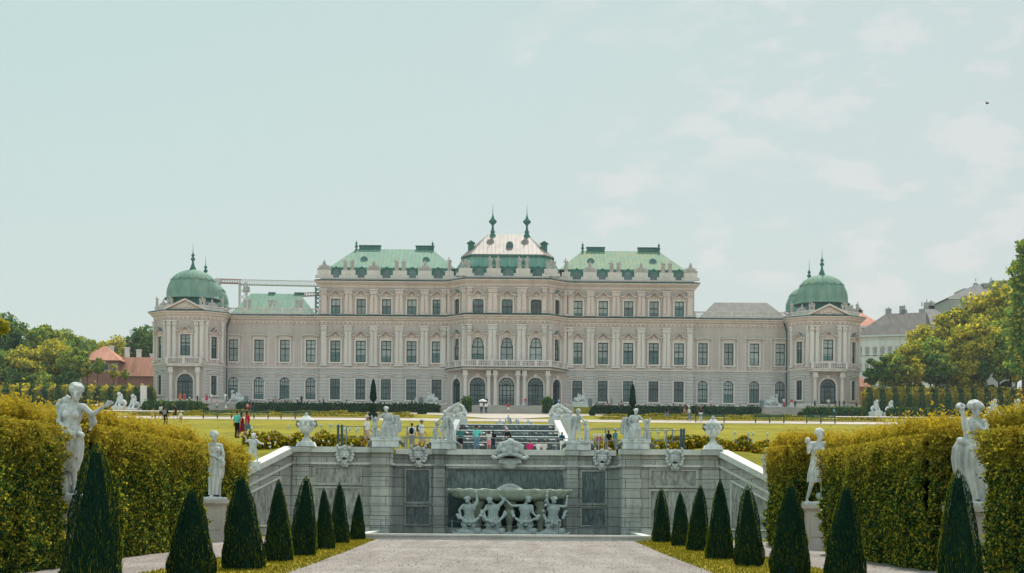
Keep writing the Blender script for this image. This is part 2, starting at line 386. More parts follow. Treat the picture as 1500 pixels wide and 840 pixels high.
# ---------------------------------------------------------------- daylight: hazy noon sky, high sun beyond the palace
SUN_EL, SUN_AZ = R(57), R(8)
w = bpy.data.worlds.new('World'); sc.world = w; w.use_nodes = True; nt = w.node_tree; nt.nodes.clear()
T = NT.__new__(NT); T.t = nt; T.n = nt.nodes; T.l = nt.links
sky = T.n.new('ShaderNodeTexSky'); sky.sky_type = 'NISHITA'; sky.sun_disc = False; sky.sun_elevation = SUN_EL; sky.sun_rotation = SUN_AZ
sky.air_density = 1; sky.dust_density = 3; sky.ozone_density = 1.5
tc = T.n.new('ShaderNodeTexCoord').outputs['Generated']; xyz = T.z(tc)
grad = T.ramp(xyz[2], [(0, (.80, .90, .885)), (.1, (.79, .92, .89)), (.22, (.73, .93, .88)), (.35, (.66, .90, .85)), (1, (.58, .78, .75))])
side = T.math('MULTIPLY', T.math('ADD', xyz[0], .35), .9)
warm = T.mix(T.ramp(side, [(.1, (0, 0, 0)), (.7, (.8, .8, .8))]), grad, (.78, .86, .85))
cn = T.noise(20, 6, T.map(tc, (1, 1, 2.0)), .55); cw = T.noise(4.2, 3, T.map(tc, (1, 1, 2)))
mk = T.math('MULTIPLY', T.ramp(cn, [(.50, (0, 0, 0)), (.60, (1, 1, 1))]), T.ramp(T.math('ADD', cw, T.math('MULTIPLY', xyz[0], .75)), [(.55, (0, 0, 0)), (.64, (1, 1, 1))]))
cloud = T.mix(T.math('MULTIPLY', mk, .55), warm, (1.0, .99, .97))
bg1 = T.n.new('ShaderNodeBackground'); T.k(sky.outputs[0], bg1.inputs[0]); bg1.inputs[1].default_value = .016
bg2 = T.n.new('ShaderNodeBackground'); T.k(cloud, bg2.inputs[0]); T.k(T.ramp(T.math('MULTIPLY', T.math('ADD', xyz[1], 1), .5), [(0, (1.1, 1.1, 1.1)), (.4, (1.0, 1.0, 1.0)), (.62, (.665, .665, .665)), (1, (.68, .68, .68))]), bg2.inputs[1])  # sky behind the camera made brighter, added fill for the shaded fronts
ad = T.n.new('ShaderNodeAddShader'); T.k(bg1.outputs[0], ad.inputs[0]); T.k(bg2.outputs[0], ad.inputs[1])
wo = T.n.new('ShaderNodeOutputWorld'); T.k(ad.outputs[0], wo.inputs[0])
sun = bpy.data.lights.new('sun', 'SUN'); so = bpy.data.objects.new('sun', sun); COL.objects.link(so)
sun.energy = 4.7; sun.angle = R(.6); sun.color = (1, .95, .85)
sd = Vector((math.sin(SUN_AZ) * math.cos(SUN_EL), math.cos(SUN_AZ) * math.cos(SUN_EL), math.sin(SUN_EL)))
so.rotation_euler = sd.to_track_quat('Z', 'Y').to_euler(); so.location = (0, 60, 90)

# thin summer haze over the upper garden and the town
hz = bpy.data.materials.new('summer_haze'); hz.use_nodes = True; n_ = hz.node_tree.nodes; n_.clear(); vs_ = n_.new('ShaderNodeVolumeScatter'); vs_.inputs['Color'].default_value = (.80, .96, 1, 1); vs_.inputs['Density'].default_value = .00026; vs_.inputs['Anisotropy'].default_value = .2
ho = n_.new('ShaderNodeOutputMaterial'); hz.node_tree.links.new(vs_.outputs[0], ho.inputs['Volume'])
MB().box(-420, 420, 116, 640, -2, 75).build('haze', hz, label='thin bluish summer haze over garden and palace', kind='stuff')
sc.cycles.volume_bounces = 0
# ---------------------------------------------------------------- the ground
def yw(ax): return 104.25 if ax <= 13.6 else max(104.25 - 7.2 * (ax - 13.6) / 3.9, 89.8)
def zw(ax): return 5.6 if ax <= 13.6 else max(5.6 - 2.7 * (ax - 13.6) / 3.9, .06)
ZU = [(104, 5.5), (108, 5.55), (112, 6.0), (150, 8.7), (190, 11.35), (204, 12.5), (225, 14.1), (256, 16.0), (258, 16.1), (262, 17.5), (1000, 17.5)]
def zu(Y): return float(np.interp(Y, [a for a, b in ZU], [b for a, b in ZU]))
def tz(x, Y):
    ax = abs(x); y0 = yw(ax)
    if Y < y0: return 0.0
    if ax <= 7.9 and 106 < Y < 141: return 5.5 if Y < 114 else zu(Y) - 1.3
    if ax <= 13.6: return zu(Y)
    if Y >= 114: return zu(Y)
    k = (Y - y0) / (114 - y0); k = k * k * (3 - 2 * k) * .5 + k * .5
    return (zw(ax) - .25) * (1 - k) + zu(114) * k
def sheet(name, x0, x1, rows, nx, m, dz=0.0, label=None, fx=None):
    """draped sheet; rows = list of Y"""
    vs = []; fs = []
    for Y in rows:
        a, b = (x0, x1) if fx is None else fx(Y)
        for i in range(nx + 1):
            x = a + (b - a) * i / nx; vs.append((x, Y, tz(x, Y) + dz))
    for j in range(len(rows) - 1):
        for i in range(nx): a = j * (nx + 1) + i; fs.append((a, a + 1, a + nx + 2, a + nx + 1))
    mb = MB(); mb.add(vs, fs); return mb.build(name, m, kind='structure', smooth=True)
g = MB().add([(-3000, -400, 0), (3000, -400, 0), (3000, 106, 0), (-3000, 106, 0)], [(0, 1, 2, 3)]).build('ground', M_EARTH, kind='structure')
g = MB().add([(-3000, 262, 17.4), (3000, 262, 17.4), (3000, 3500, 17.4), (-3000, 3500, 17.4)], [(0, 1, 2, 3)]).build('far_ground', M_EARTH, kind='structure')
# upper garden slope: rows follow the wall line
xs = sorted(set([round(v, 3) for v in [-13.6, -12, -10.5, -9.2, -8.1, -7.85, -7.36, -7.3, -6, -4, -2, 0, 2, 4, 6, 7.3, 7.36, 7.85, 8.1, 9.2, 10.5, 12, 13.6] + list(np.linspace(13.6, 30, 20)) + list(-np.linspace(13.6, 30, 20)) + list(np.linspace(30, 160, 16)) + list(-np.linspace(30, 160, 16))]))
ts = list(np.linspace(0, 1, 14)); vs = []; fs = []
Yr = [116, 120, 130, 138, 141.5, 150, 165, 180, 192, 196, 200, 212, 225, 240, 250, 256, 258, 262, 275]
for x in xs:
    y0 = yw(abs(x)) + .02 if abs(x) > 7.33 else 107.9
    col = [y0 + (114 - y0) * t_ for t_ in ts] + Yr
    for Y in col: vs.append((x, Y, tz(x, Y) if Y > y0 + .01 or abs(x) <= 13.6 else zw(abs(x)) - .25))
nr = len(ts) + len(Yr)
for i in range(len(xs) - 1):
    for j in range(nr - 1): a = i * nr + j; fs.append((a, a + nr, a + nr + 1, a + 1))
MB().add(vs, fs).build('lawn', M_LAWN, kind='structure', smooth=True)
# side walls of ground beyond the ramps are closed by the slope reaching z = 0
LW = lambda Y: (-7.7 + .023 * (95 - Y) * 1.0, 7.7 - .023 * (95 - Y))
def strip(name, x0, x1, y0, y1, m, z):
    return MB().add([(x0, y0, z), (x1, y0, z), (x1, y1, z), (x0, y1, z)], [(0, 1, 2, 3)]).build(name, m, kind='structure')
strip('gravel_walk', -15.0, 15.0, 20, 93.0, M_WALK, .006)
def gstrip(sg):
    vs = [(sg * 6.3, 30, .014), (sg * 10.6, 30, .014), (sg * 10.6, 103.5, .014), (sg * 8.4, 103.5, .014), (sg * 8.3, 93.5, .014), (sg * 7.3, 92, .014), (sg * 7.15, 84, .014), (sg * 6.8, 70, .014), (sg * 6.5, 50, .014)]
    if sg < 0: vs = vs[::-1]
    MB().add(vs, [tuple(range(len(vs)))]).build('grass_strip', M_LAWN2, kind='structure')
    # short blades on the strip: nobody could count them
    n = 20000; Y = 38 + 64 * rng.random(n) ** 1.2; e = np.interp(Y, [30, 50, 70, 84, 92, 93.5, 103], [6.3, 6.5, 6.8, 7.15, 7.3, 8.4, 8.5])
    x = sg * (e - .08 + (10.65 - e) * rng.random(n)); p = np.stack([x, Y, np.full(n, .02)], 1)
    a = rng.uniform(0, 2 * PI, n); h = rng.uniform(.03, .10, n); wd = rng.uniform(.012, .03, n); ln = rng.normal(0, .03, (n, 2))
    d = np.stack([np.cos(a), np.sin(a), 0 * a], 1) * wd[:, None]
    tip = p + np.stack([ln[:, 0], ln[:, 1], h], 1)
    v = np.stack([p - d, p + d, tip], 1).reshape(-1, 3)
    link('grass', np_mesh('grass', v, np.arange(3 * n).reshape(-1, 3)), M_BLADE, label='short dry grass under the row of clipped cones', kind='stuff')
gstrip(-1); gstrip(1)
n = 20000; Y = 46 + 46.8 * rng.random(n) ** 1.1; x = (rng.random(n) * 2 - 1) * 6.9; p = np.stack([x, Y, rng.uniform(.01, .03, n)], 1); e_ = rng.random(n) < .25; p[e_, 0] = np.sign(p[e_, 0]) * rng.uniform(10.5, 13.8, e_.sum())
v, f = leaves(p, .032, np.tile([0, -.35, 1.], (n, 1)), 1.2, .35); M_PEB = leaf('pebbles', [(.3, (.15, .132, .122)), (.55, (.28, .25, .235)), (.8, (.42, .38, .355))], trans=0, clump=3)
link('gravel', np_mesh('gravel', v, f), M_PEB, label='loose pebbles scattered over the gravel walk', kind='stuff')
# upper paths and parterres, each sheet above the one below
sheet('terrace_paving', -7.3, 7.3, [107.95, 109, 110, 111.4], 4, M_PATH, .02)
sheet('bench_path', -60, 60, [194.5, 197, 200, 203.5], 24, M_PATH, .03)
def arc(a, b): return list(np.linspace(a, b, 9))
sheet('central_court', -1, 1, [205, 214, 222, 232, 242, 250, 256], 8, M_PATH, .05, fx=lambda Y: (-np.interp(Y, [205, 214, 222, 232, 242, 256], [2, 5.5, 9.5, 15, 12.5, 10.2]), np.interp(Y, [205, 214, 222, 232, 242, 256], [2, 5.5, 9.5, 15, 12.5, 10.2])))
sheet('upper_cross_path', -95, 95, [243, 246.5, 250], 40, M_PATH, .09)
for sg in (-1, 1):
    a, b = (28, 108)
    sheet('side_court', sg * a if sg > 0 else -b, b if sg > 0 else -a, [226, 232, 240, 249, 256], 12, M_PATH, .12)
    sheet('parterre_edge', sg * 13 if sg > 0 else -46, 46 if sg > 0 else -13, [226, 227.2], 10, M_PATH, .05)
    # arabesque beds of the parterre
    sheet('parterre_bed', sg * 12 if sg > 0 else -50, 50 if sg > 0 else -12, [205, 212, 222], 12, M_LAWN2, .06)
# lawn strip with pool kerb above the cascade
strip_y = [149, 152, 155, 160]
sheet('palace_forecourt', -60, 60, [262.2, 275], 10, M_PATH, .1)
# ---------------------------------------------------------------- the palace
YP = 266.67; Z0 = 17.5
ZS = 23.75; ZC = 31.95; ZT = 37.75; ZPA = 39.0
pal = root('palace', (0, YP, Z0), 'long pale baroque palace with green copper roofs and a dome at each end', 'palace')
OR = (0, YP, Z0)
def pb(mb, name, m, parent=None, smooth=False, label=None):
    me = mb.mesh(name, OR, smooth); return link(name, me, m, parent or pal, (0, 0, 0), label=label)
class Face:
    def __init__(s, cx, cy, ang, hw): s.c = (cx, cy); s.a = ang; s.hw = hw; s.M = Matrix.Translation((cx, cy, 0)) @ Matrix.Rotation(ang, 4, 'Z')
    def pt(s, u, z, d=0): return tuple(s.M @ Vector((u, d, z)))
def seg_face(a, b):
    d = Vector(b) - Vector(a); return Face((a[0] + b[0]) / 2, (a[1] + b[1]) / 2, math.atan2(d.y, d.x), d.length / 2)
def shape(kind, w, h, n=10):
    """outline x,z from z=0, counter-clockwise seen from the front"""
    hw = w / 2
    if kind == 'rect': return [(-hw, 0), (hw, 0), (hw, h), (-hw, h)]
    if kind == 'arch': return [(-hw, 0), (hw, 0)] + [(hw * math.cos(PI * i / n), h - hw + hw * math.sin(PI * i / n)) for i in range(n + 1)]
    if kind == 'low': r = hw * .62; return [(-hw, 0), (hw, 0)] + [(hw * math.cos(PI * i / n), h - r + r * math.sin(PI * i / n)) for i in range(n + 1)]
    if kind == 'shoulder':
        a = hw * .78; return [(-hw, 0), (hw, 0), (hw, h * .66), (a, h * .70)] + [(a * math.cos(PI * i / n), h - a + a * math.sin(PI * i / n)) for i in range(n + 1)] + [(-a, h * .70), (-hw, h * .66)]
    if kind == 'octa': c = hw * .34; return [(-hw + c, 0), (hw - c, 0), (hw, c), (hw, h - c), (hw - c, h), (-hw + c, h), (-hw, h - c), (-hw, c)]
DEPTH = .5
def wall(face, z0, z1, ops, mb=None, th=.0):
    """wall skin with real openings and reveals. ops: (u, zbase, w, h, kind)"""
    mb = mb or MB(); mb.M = face.M; u = -face.hw
    for (uc, zb, w_, h, kind) in sorted(ops):
        a, b = uc - w_ / 2, uc + w_ / 2
        mb.add([(u, 0, z0), (a, 0, z0), (a, 0, z1), (u, 0, z1)], [(0, 1, 2, 3)])
        if zb > z0 + .01: mb.add([(a, 0, z0), (b, 0, z0), (b, 0, zb), (a, 0, zb)], [(0, 1, 2, 3)])
        pts = shape(kind, w_, h); top = zb + h
        mb.add([(a, 0, top), (b, 0, top), (b, 0, z1), (a, 0, z1)], [(0, 1, 2, 3)])
        if kind != 'rect':
            pp = [(uc + x, zb + z) for x, z in pts]
            for i in range(len(pp)):
                (x0_, q0), (x1_, q1) = pp[i], pp[(i + 1) % len(pp)]
                if x1_ < x0_ - 1e-6 and q0 > zb + h * .5: mb.add([(x0_, 0, q0), (x0_, 0, top), (x1_, 0, top), (x1_, 0, q1)], [(0, 1, 2, 3)])
                elif x1_ > x0_ + 1e-6 and q0 > zb + h * .5 and kind == 'octa': pass
            if kind == 'octa':
                c = w_ / 2 * .34
                for sg in (-1, 1): mb.add([(uc + sg * w_ / 2, 0, zb), (uc + sg * w_ / 2, 0, zb + c), (uc + sg * (w_ / 2 - c), 0, zb)], [(0, 1, 2)])
        n = len(pts)
        mb.add([(uc + x, 0, zb + z) for x, z in pts] + [(uc + x, DEPTH, zb + z) for x, z in pts], [(i, (i + 1) % n, (i + 1) % n + n, i + n) for i in range(n)])
        u = b
    mb.add([(u, 0, z0), (face.hw, 0, z0), (face.hw, 0, z1), (u, 0, z1)], [(0, 1, 2, 3)])
    mb.M = None; return mb
def ring_bar(mb, pts, t_, y0, y1):
    """frame following an outline, thickness t_ inwards"""
    n = len(pts); cx = sum(p[0] for p in pts) / n; cz = sum(p[1] for p in pts) / n
    inn = []
    for i in range(n):
        a, b, c = Vector(pts[i - 1]), Vector(pts[i]), Vector(pts[(i + 1) % n])
        d0 = (b - a); d1 = (c - b); d0 = d0.normalized() if d0.length > 1e-6 else d1.normalized(); d1 = d1.normalized() if d1.length > 1e-6 else d0
        n0 = Vector((-d0.y, d0.x)); n1 = Vector((-d1.y, d1.x)); m_ = (n0 + n1); m_ = m_.normalized() if m_.length > 1e-6 else n0
        q = b + m_ * t_ / max(.5, m_.dot(n0)); inn.append((q.x, q.y))
    vs = [(x, y0, z) for x, z in pts] + [(x, y0, z) for x, z in inn] + [(x, y1, z) for x, z in pts] + [(x, y1, z) for x, z in inn]
    fs = []
    for i in range(n):
        j = (i + 1) % n; fs += [(i, j, j + n, i + n), (i + n, j + n, j + 3 * n, i + 3 * n), (j, i, i + 2 * n, j + 2 * n)]
    mb.add(vs, fs)
WC = {}
def window_meshes(kind, w_, h, style):
    k = (kind, round(w_, 2), round(h, 2), style)
    if k in WC: return WC[k]
    pts = shape(kind, w_, h); fr = MB(); t_ = .11
    ring_bar(fr, pts, t_, .2, .32)
    topz = h - (w_ / 2 if kind == 'arch' else 0)
    if style in ('door', 'arcade'):
        fr.box(-w_ / 2 + .1, w_ / 2 - .1, .18, .31, h - w_ / 2 - .09, h - w_ / 2 + .09)
        for x in (-w_ / 6, w_ / 6, 0) if style == 'arcade' else (-w_ / 4, w_ / 4, 0): fr.box(x - .06, x + .06, .19, .3, .0, h - w_ / 2 - .09)
        for q in (.25, .5, .75): fr.box(-w_ / 2 + .1, w_ / 2 - .1, .2, .29, (h - w_ / 2) * q - .035, (h - w_ / 2) * q + .035)
        for i in range(1, 6):
            a = PI * i / 6; fr.tube([(0, .25, h - w_ / 2), (math.cos(a) * (w_ / 2 - .1), .25, h - w_ / 2 + math.sin(a) * (w_ / 2 - .1))], .035, 4)
        r_ = w_ * .27; fr.tube([(r_ * math.cos(PI * i / 8), .25, h - w_ / 2 + r_ * math.sin(PI * i / 8)) for i in range(9)], .03, 4)
    else:
        zt = {'tall': .60, 'short': .52, 'ground': .60}[style] * h
        fr.box(-.05, .05, .19, .31, t_, h - t_)
        fr.box(-w_ / 2 + t_, w_ / 2 - t_, .185, .305, zt - .07, zt + .07)
        for q in ([.3, .8] if style != 'short' else []): fr.box(-w_ / 2 + t_, w_ / 2 - t_, .22, .29, q * h - .025, q * h + .025)
        if style == 'ground':
            for x in (-w_ / 4, w_ / 4): fr.box(x - .025, x + .025, .22, .29, t_, min(zt + .9, h - .3))
    pn = MB(); pn.add([(x, .27, z) for x, z in pts], [tuple(range(len(pts)))])
    # stone surround
    su = MB(); hw = w_ / 2
    if style in ('door', 'arcade'):
        outer = [(x * 1.0, z) for x, z in pts]
        n = 12; r0 = hw + .02; r1 = hw + .32
        arc_ = [(math.cos(PI * i / n), math.sin(PI * i / n)) for i in range(n + 1)]
        for i in range(n):
            (c0, s0), (c1, s1) = arc_[i], arc_[i + 1]; zc = h - hw
            q = [(r0 * c0, zc + r0 * s0), (r1 * c0, zc + r1 * s0), (r1 * c1, zc + r1 * s1), (r0 * c1, zc + r0 * s1)]; su.prism(q, -.14, 0.0)
        for sg in (-1, 1): su.box(min(sg * r0, sg * r1), max(sg * r0, sg * r1), -.14, 0, 0, h - hw)
        su.prism([(-.25, h - .05), (.25, h - .05), (.36, h + .6), (-.36, h + .6)], -.3, 0.0)
    else:
        jw = .26 if style != 'ground' else .22
        su.box(-hw - jw, -hw - .01, -.2, .0, -.05, h * (.8 if kind == 'arch' else 1)); su.box(hw + .01, hw + jw, -.2, .0, -.05, h * (.8 if kind == 'arch' else 1))
        su.box(-hw - jw - .12, hw + jw + .12, -.24, .0, -.27, -.055)                      # sill
        if style in ('tall', 'short'):
            for sg in (-1, 1): su.box(sg * (hw - .05) - .16, sg * (hw - .05) + .16, -.14, 0, -.62 if style == 'tall' else -.45, -.28)
            su.box(-hw - jw, hw + jw, -.06, .0, h + .01 if kind == 'rect' else h + .03, h + .75)    # head panel
    WC[k] = (fr.mesh('window_frame'), pn.mesh('window_pane'), su.mesh('surround')); return WC[k]
HC = {}; M_DORMER = copper('dormer_copper', (.06, .2, .175), (.09, .27, .23), (.05, .15, .14), .6, False); M_DARKTOP = plain('grey_lead_capping', (.16, .2, .19), .7)
def hood_mesh(w_, kind):
    k = (round(w_, 2), kind)
    if k in HC: return HC[k]
    mb = MB(); hw = w_ / 2 + .62; n = 26
    if kind == 'flat': f = lambda t_: .16 * math.cos(t_ * PI / 2)
    elif kind == 'plain': f = lambda t_: .30 * math.cos(t_ * PI / 2) ** .8
    else: f = lambda t_: .78 * math.exp(-(t_ / .42) ** 2) - .04 + .10 * max(0, abs(t_) - .75)
    pts = [(hw * t_, f(t_)) for t_ in np.linspace(-1, 1, n)]
    dp = .7 if kind != 'plain' else .2; th = .17
    for i in range(n - 1):
        (x0, a0), (x1, a1) = pts[i], pts[i + 1]
        mb.prism([(x0, a0), (x1, a1), (x1, a1 + th), (x0, a0 + th)], -dp, 0)
        mb.prism([(x0, a0 - .1), (x1, a1 - .1), (x1, a1), (x0, a0)], -dp * .55, 0)
    mb.cur = 1
    for i in range(n - 1):
        (x0, a0), (x1, a1) = pts[i], pts[i + 1]; mb.prism([(x0, a0 + th + .002), (x1, a1 + th + .002), (x1, a1 + th + .05), (x0, a0 + th + .05)], -dp - .04, 0)
    mb.cur = 0
    if kind == 'brow':
        for x, z, r_ in ((0, .05, .26), (-.3, -.12, .17), (.3, -.12, .17), (-.55, -.2, .12), (.55, -.2, .12)): mb.ell((x, -.08, z), (r_, .14, r_), 8, 5)
        for sg in (-1, 1): mb.box(sg * hw * .86 - .1, sg * hw * .86 + .1, -.22, 0, -.55, -.1)
    HC[k] = mb.mesh('hood'); return HC[k]
# materials are stored per mesh only once: link() fills empty slots
def put_window(face, uc, zb, w_, h, kind, style, hood=None, frame=None, gl=None, hz=None, name='window'):
    fr, pn, su = window_meshes(kind, w_, h, style)
    x, y, z = face.pt(uc, zb)
    o = bpy.data.objects.new(name, None); 
    o = link(name, fr, None, pal, (x - OR[0], y - OR[1], z - OR[2]), face.a)
    if not fr.materials: fr.materials.append(frame or M_WFRAME)
    if not pn.materials: pn.materials.append(gl or M_GLASS)
    p_ = link('pane', pn, None, o, (0, 0, 0))
    if gl: p_.material_slots[0].link = 'OBJECT'; p_.material_slots[0].material = gl
    if not su.materials: su.materials.append(M_TRIM)
    link('surround', su, None, o, (0, 0, 0))
    if hood:
        hm = hood_mesh(w_, hood)
        if not hm.materials: hm.materials.append(M_TRIM if hood != 'brow' else M_TRIM2); hm.materials.append(M_DARKTOP)
        link('hood', hm, None, o, (0, 0, h + (hz if hz is not None else .78)))
    return o
PC = {}
def put_pilaster(face, uc, z0, z1, w_=1.35, dbl=True, m=M_TRIM, proj=.32):
    k = (round(z1 - z0, 2), w_, dbl, m.name)
    if k not in PC:
        mb = MB(); h = z1 - z0
        mb.box(-w_ / 2, w_ / 2, -.14, 0, 0, h)
        if dbl: mb.box(-w_ / 2 + .12, -.09, -proj, -.141, .35, h - .95); mb.box(.09, w_ / 2 - .12, -proj, -.141, .35, h - .95)
        else: mb.box(-w_ / 2 + .1, w_ / 2 - .1, -proj, -.141, .35, h - .95)
        mb.box(-w_ / 2 - .06, w_ / 2 + .06, -proj - .06, 0, 0, .3)
        # capital: bell, leaves and abacus
        mb.box(-w_ / 2 - .1, w_ / 2 + .1, -proj - .16, 0, h - .22, h - .02)
        mb.box(-w_ / 2 + .02, w_ / 2 - .02, -proj - .04, -.142, h - .9, h - .23)
        for i in range(5): mb.ell((-w_ / 2 + .1 + i * (w_ - .2) / 4, -proj - .05, h - .62 + (.18 if i % 2 else 0)), (.13, .1, .2), 6, 4)
        me = mb.mesh('pilaster'); me.materials.append(m); PC[k] = me
    x, y, z = face.pt(uc, z0)
    return link('pilaster', PC[k], None, pal, (x - OR[0], y - OR[1], z - OR[2]), face.a)
# faces of the front, left to right
C0 = seg_face((-6.44, 263), (6.44, 263)); CL = seg_face((-9.67, YP), (-6.44, 263)); CR = seg_face((6.44, 263), (9.67, YP))
WLf = seg_face((-30.45, YP), (-9.67, YP)); WRf = seg_face((9.67, YP), (30.45, YP))
LL = seg_face((-45.9, YP + .4), (-30.45, YP + .4)); LR = seg_face((30.45, YP + .4), (45.9, YP + .4))
PCX = 51.2; YF = 261.0; o1, o2 = 2.95, 5.6
def oct_path(sg):
    c = sg * PCX; return [(c - o2, 269.0), (c - o2, YF + 2.65), (c - o1, YF), (c + o1, YF), (c + o2, YF + 2.65), (c + o2, 269.0)]
octs = {}
for sg in (-1, 1):
    p_ = oct_path(sg); octs[sg] = [seg_face(p_[i], p_[i + 1]) for i in range(5)]
def zy(py, s=9.0): return EYE + (HY - py) / s
G0, G1 = zy(586.5), zy(556.5); F0, F1 = zy(531.5), zy(500.5); S0, S1 = zy(461.3), zy(439.3)
blocks = []
# --- wings of the middle: five bays, three storeys
for face, cols in ((WLf, (491, 528.2, 565.4, 602.5, 639.6)), (WRf, (845.6, 882.8, 920, 957.2, 994.2))):
    us = [(c - VX) / 9 - face.c[0] for c in cols]; W = 1.6
    pb(wall(face, Z0, ZS, [(u, G0, W, G1 - G0, 'rect') for u in us]), 'ground_storey_wall', M_WALL_RUST)
    pb(wall(face, ZS, ZC, [(u, F0, W, F1 - F0, 'rect') for u in us]), 'main_storey_wall', M_WALL)
    pb(wall(face, ZC, ZT, [(u, S0, W - .1, S1 - S0, 'rect') for u in us]), 'upper_storey_wall', M_UP)
    for i, u in enumerate(us):
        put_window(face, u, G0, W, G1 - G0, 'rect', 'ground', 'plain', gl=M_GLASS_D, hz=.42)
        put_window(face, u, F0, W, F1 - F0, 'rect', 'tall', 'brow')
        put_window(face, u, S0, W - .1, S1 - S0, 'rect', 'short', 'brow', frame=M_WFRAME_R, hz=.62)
    mids = [(us[i] + us[i + 1]) / 2 for i in range(4)]
    for u in mids:
        put_pilaster(face, u, ZS + .35, zy(478)); put_pilaster(face, u, ZC + .55, zy(424.5), m=M_TRIM2)
    for sg in (-1, 1):
        put_pilaster(face, sg * (face.hw - .7), ZS + .35, zy(478), .95, False); put_pilaster(face, sg * (face.hw - .7), ZC + .55, zy(424.5), .95, False, M_TRIM2)
# --- low wings: four bays, two storeys
for face, cols in ((LL, (341.5, 379.2, 417, 455)), (LR, (1029.3, 1067, 1104.7, 1142.5))):
    us = [(c - VX) / 9 * (YP + .4) / YP - face.c[0] for c in cols]; W = 1.62
    pb(wall(face, Z0, ZS, [(u, G0, W, G1 - G0 + .2, 'arch') for u in us]), 'ground_storey_wall', M_WALL_RUST)
    pb(wall(face, ZS, ZC, [(u, F0, W - .08, F1 - F0 + .1, 'rect') for u in us]), 'main_storey_wall', M_WALL)
    for u in us:
        put_window(face, u, G0, W, G1 - G0 + .2, 'arch', 'ground', 'plain', gl=M_GLASS, hz=.25)
        put_window(face, u, F0, W - .08, F1 - F0 + .1, 'rect', 'tall', 'flat', gl=M_GLASS_C, hz=.6)
        q = MB(face.M)                                                      # raised plaster field round the window
        for a, b in ((-1.55, -1.4), (1.4, 1.55)): q.box(u + a, u + b, -.06, 0, F0 - 1.0, F1 + 1.2)
        q.box(u - 1.4, u + 1.4, -.06, 0, F1 + 1.1, F1 + 1.2); pb(q, 'plaster_field', M_TRIM)
# --- middle pavilion
us0 = (-4.66, 0, 4.66)
pb(wall(C0, Z0, ZS, [(u, Z0 + .15, 2.45, 4.5, 'arch') for u in us0]), 'ground_storey_wall', M_WALL)
pb(wall(C0, ZS, ZC, [(u, F0 - .05, 2.0, 3.85, 'shoulder') for u in us0]), 'main_storey_wall', M_WALL)
pb(wall(C0, ZC, ZT, [(u, zy(459.5, 9.125), 1.75, 2.35, 'octa') for u in us0]), 'upper_storey_wall', M_UP)
for i, u in enumerate(us0):
    put_window(C0, u, Z0 + .15, 2.45, 4.5, 'arch', 'arcade' if i != 1 else 'door', gl=M_GLASS_D if i != 1 else M_GLASS, name='door')
    put_window(C0, u, F0 - .05, 2.0, 3.85, 'shoulder', 'tall', 'brow', gl=M_GLASS, hz=.45)
    put_window(C0, u, zy(459.5, 9.125), 1.75, 2.35, 'octa', 'short', 'brow', frame=M_WFRAME_R, gl=M_GLASS_D, hz=.62)
for face in (CL, CR):
    pb(wall(face, Z0, ZS, [(0, Z0 + .15, 2.0, 4.4, 'arch')]), 'ground_storey_wall', M_WALL)
    pb(wall(face, ZS, ZC, [(0, F0 - .05, 1.35, 3.8, 'shoulder')]), 'main_storey_wall', M_WALL)
    pb(wall(face, ZC, ZT, [(0, zy(461.5), 1.3, 2.35, 'octa')]), 'upper_storey_wall', M_UP)
    put_window(face, 0, Z0 + .15, 2.0, 4.4, 'arch', 'arcade', gl=M_GLASS_D, name='door')
    put_window(face, 0, F0 - .05, 1.35, 3.8, 'shoulder', 'tall', 'brow', hz=.45)
    put_window(face, 0, zy(461.5), 1.3, 2.35, 'octa', 'short', 'brow', frame=M_WFRAME_R, gl=M_GLASS_D, hz=.62)
    for sg in (-1, 1):
        put_pilaster(face, sg * 1.85, ZS + .35, zy(478), .8, False); put_pilaster(face, sg * 1.85, ZC + .55, zy(424.5), .8, False, M_TRIM2)
for u in (-2.33, 2.33): put_pilaster(C0, u, ZS + .35, zy(478), 1.5); put_pilaster(C0, u, ZC + .55, zy(424.5), 1.6, m=M_TRIM2)
for u in (-6.0, 6.0): put_pilaster(C0, u, ZS + .35, zy(478), .75, False); put_pilaster(C0, u, ZC + .55, zy(424.5), .75, False, M_TRIM2)
# columns carrying the balcony
col_prof = [(.42, 0), (.42, .25), (.34, .35), (.30, .5), (.31, 1.5), (.27, 4.4), (.28, 4.5), (.36, 4.62), (.4, 4.9), (.3, 4.92)]
cm = MB(); cm.lathe(col_prof, seg=14); cm.box(-.45, .45, -.45, .45, -.02, .1); cm.box(-.44, .44, -.44, .44, 4.9, 5.15); cm.box(-.36, .36, -.36, .36, 5.15, 5.72)
cme = cm.mesh('column', smooth=False); cme.materials.append(M_TRIM)
YB = 261.7
for px in (715.8, 725.6, 758.7, 768.4):
    link('column', cme, None, pal, ((px - 742) * YB / F, YB + .35 - OR[1], 0))
for px in (681.5, 802.5): link('column', cme, None, pal, ((px - 742) * (YB + .35) / F, YB + .35 - OR[1], 0))
bal_path = [(-9.75, YP - .3), (-9.2, YP - 1.6), (-7.0, 261.4), (7.0, 261.4), (9.2, YP - 1.6), (9.75, YP - .3)]
slab = MB(); slab.poly([(-9.75, YP), (-9.3, YP - 1.6), (-7.0, 261.35), (7.0, 261.35), (9.3, YP - 1.6), (9.75, YP), (6.43, 262.99), (-6.43, 262.99)], ZS - .42, ZS - .12)
slab.sweep([(.0, ZS - .12), (.22, ZS - .12), (.28, ZS + .06), (0, ZS + .06)], bal_path); pb(slab, 'balcony', M_TRIM)
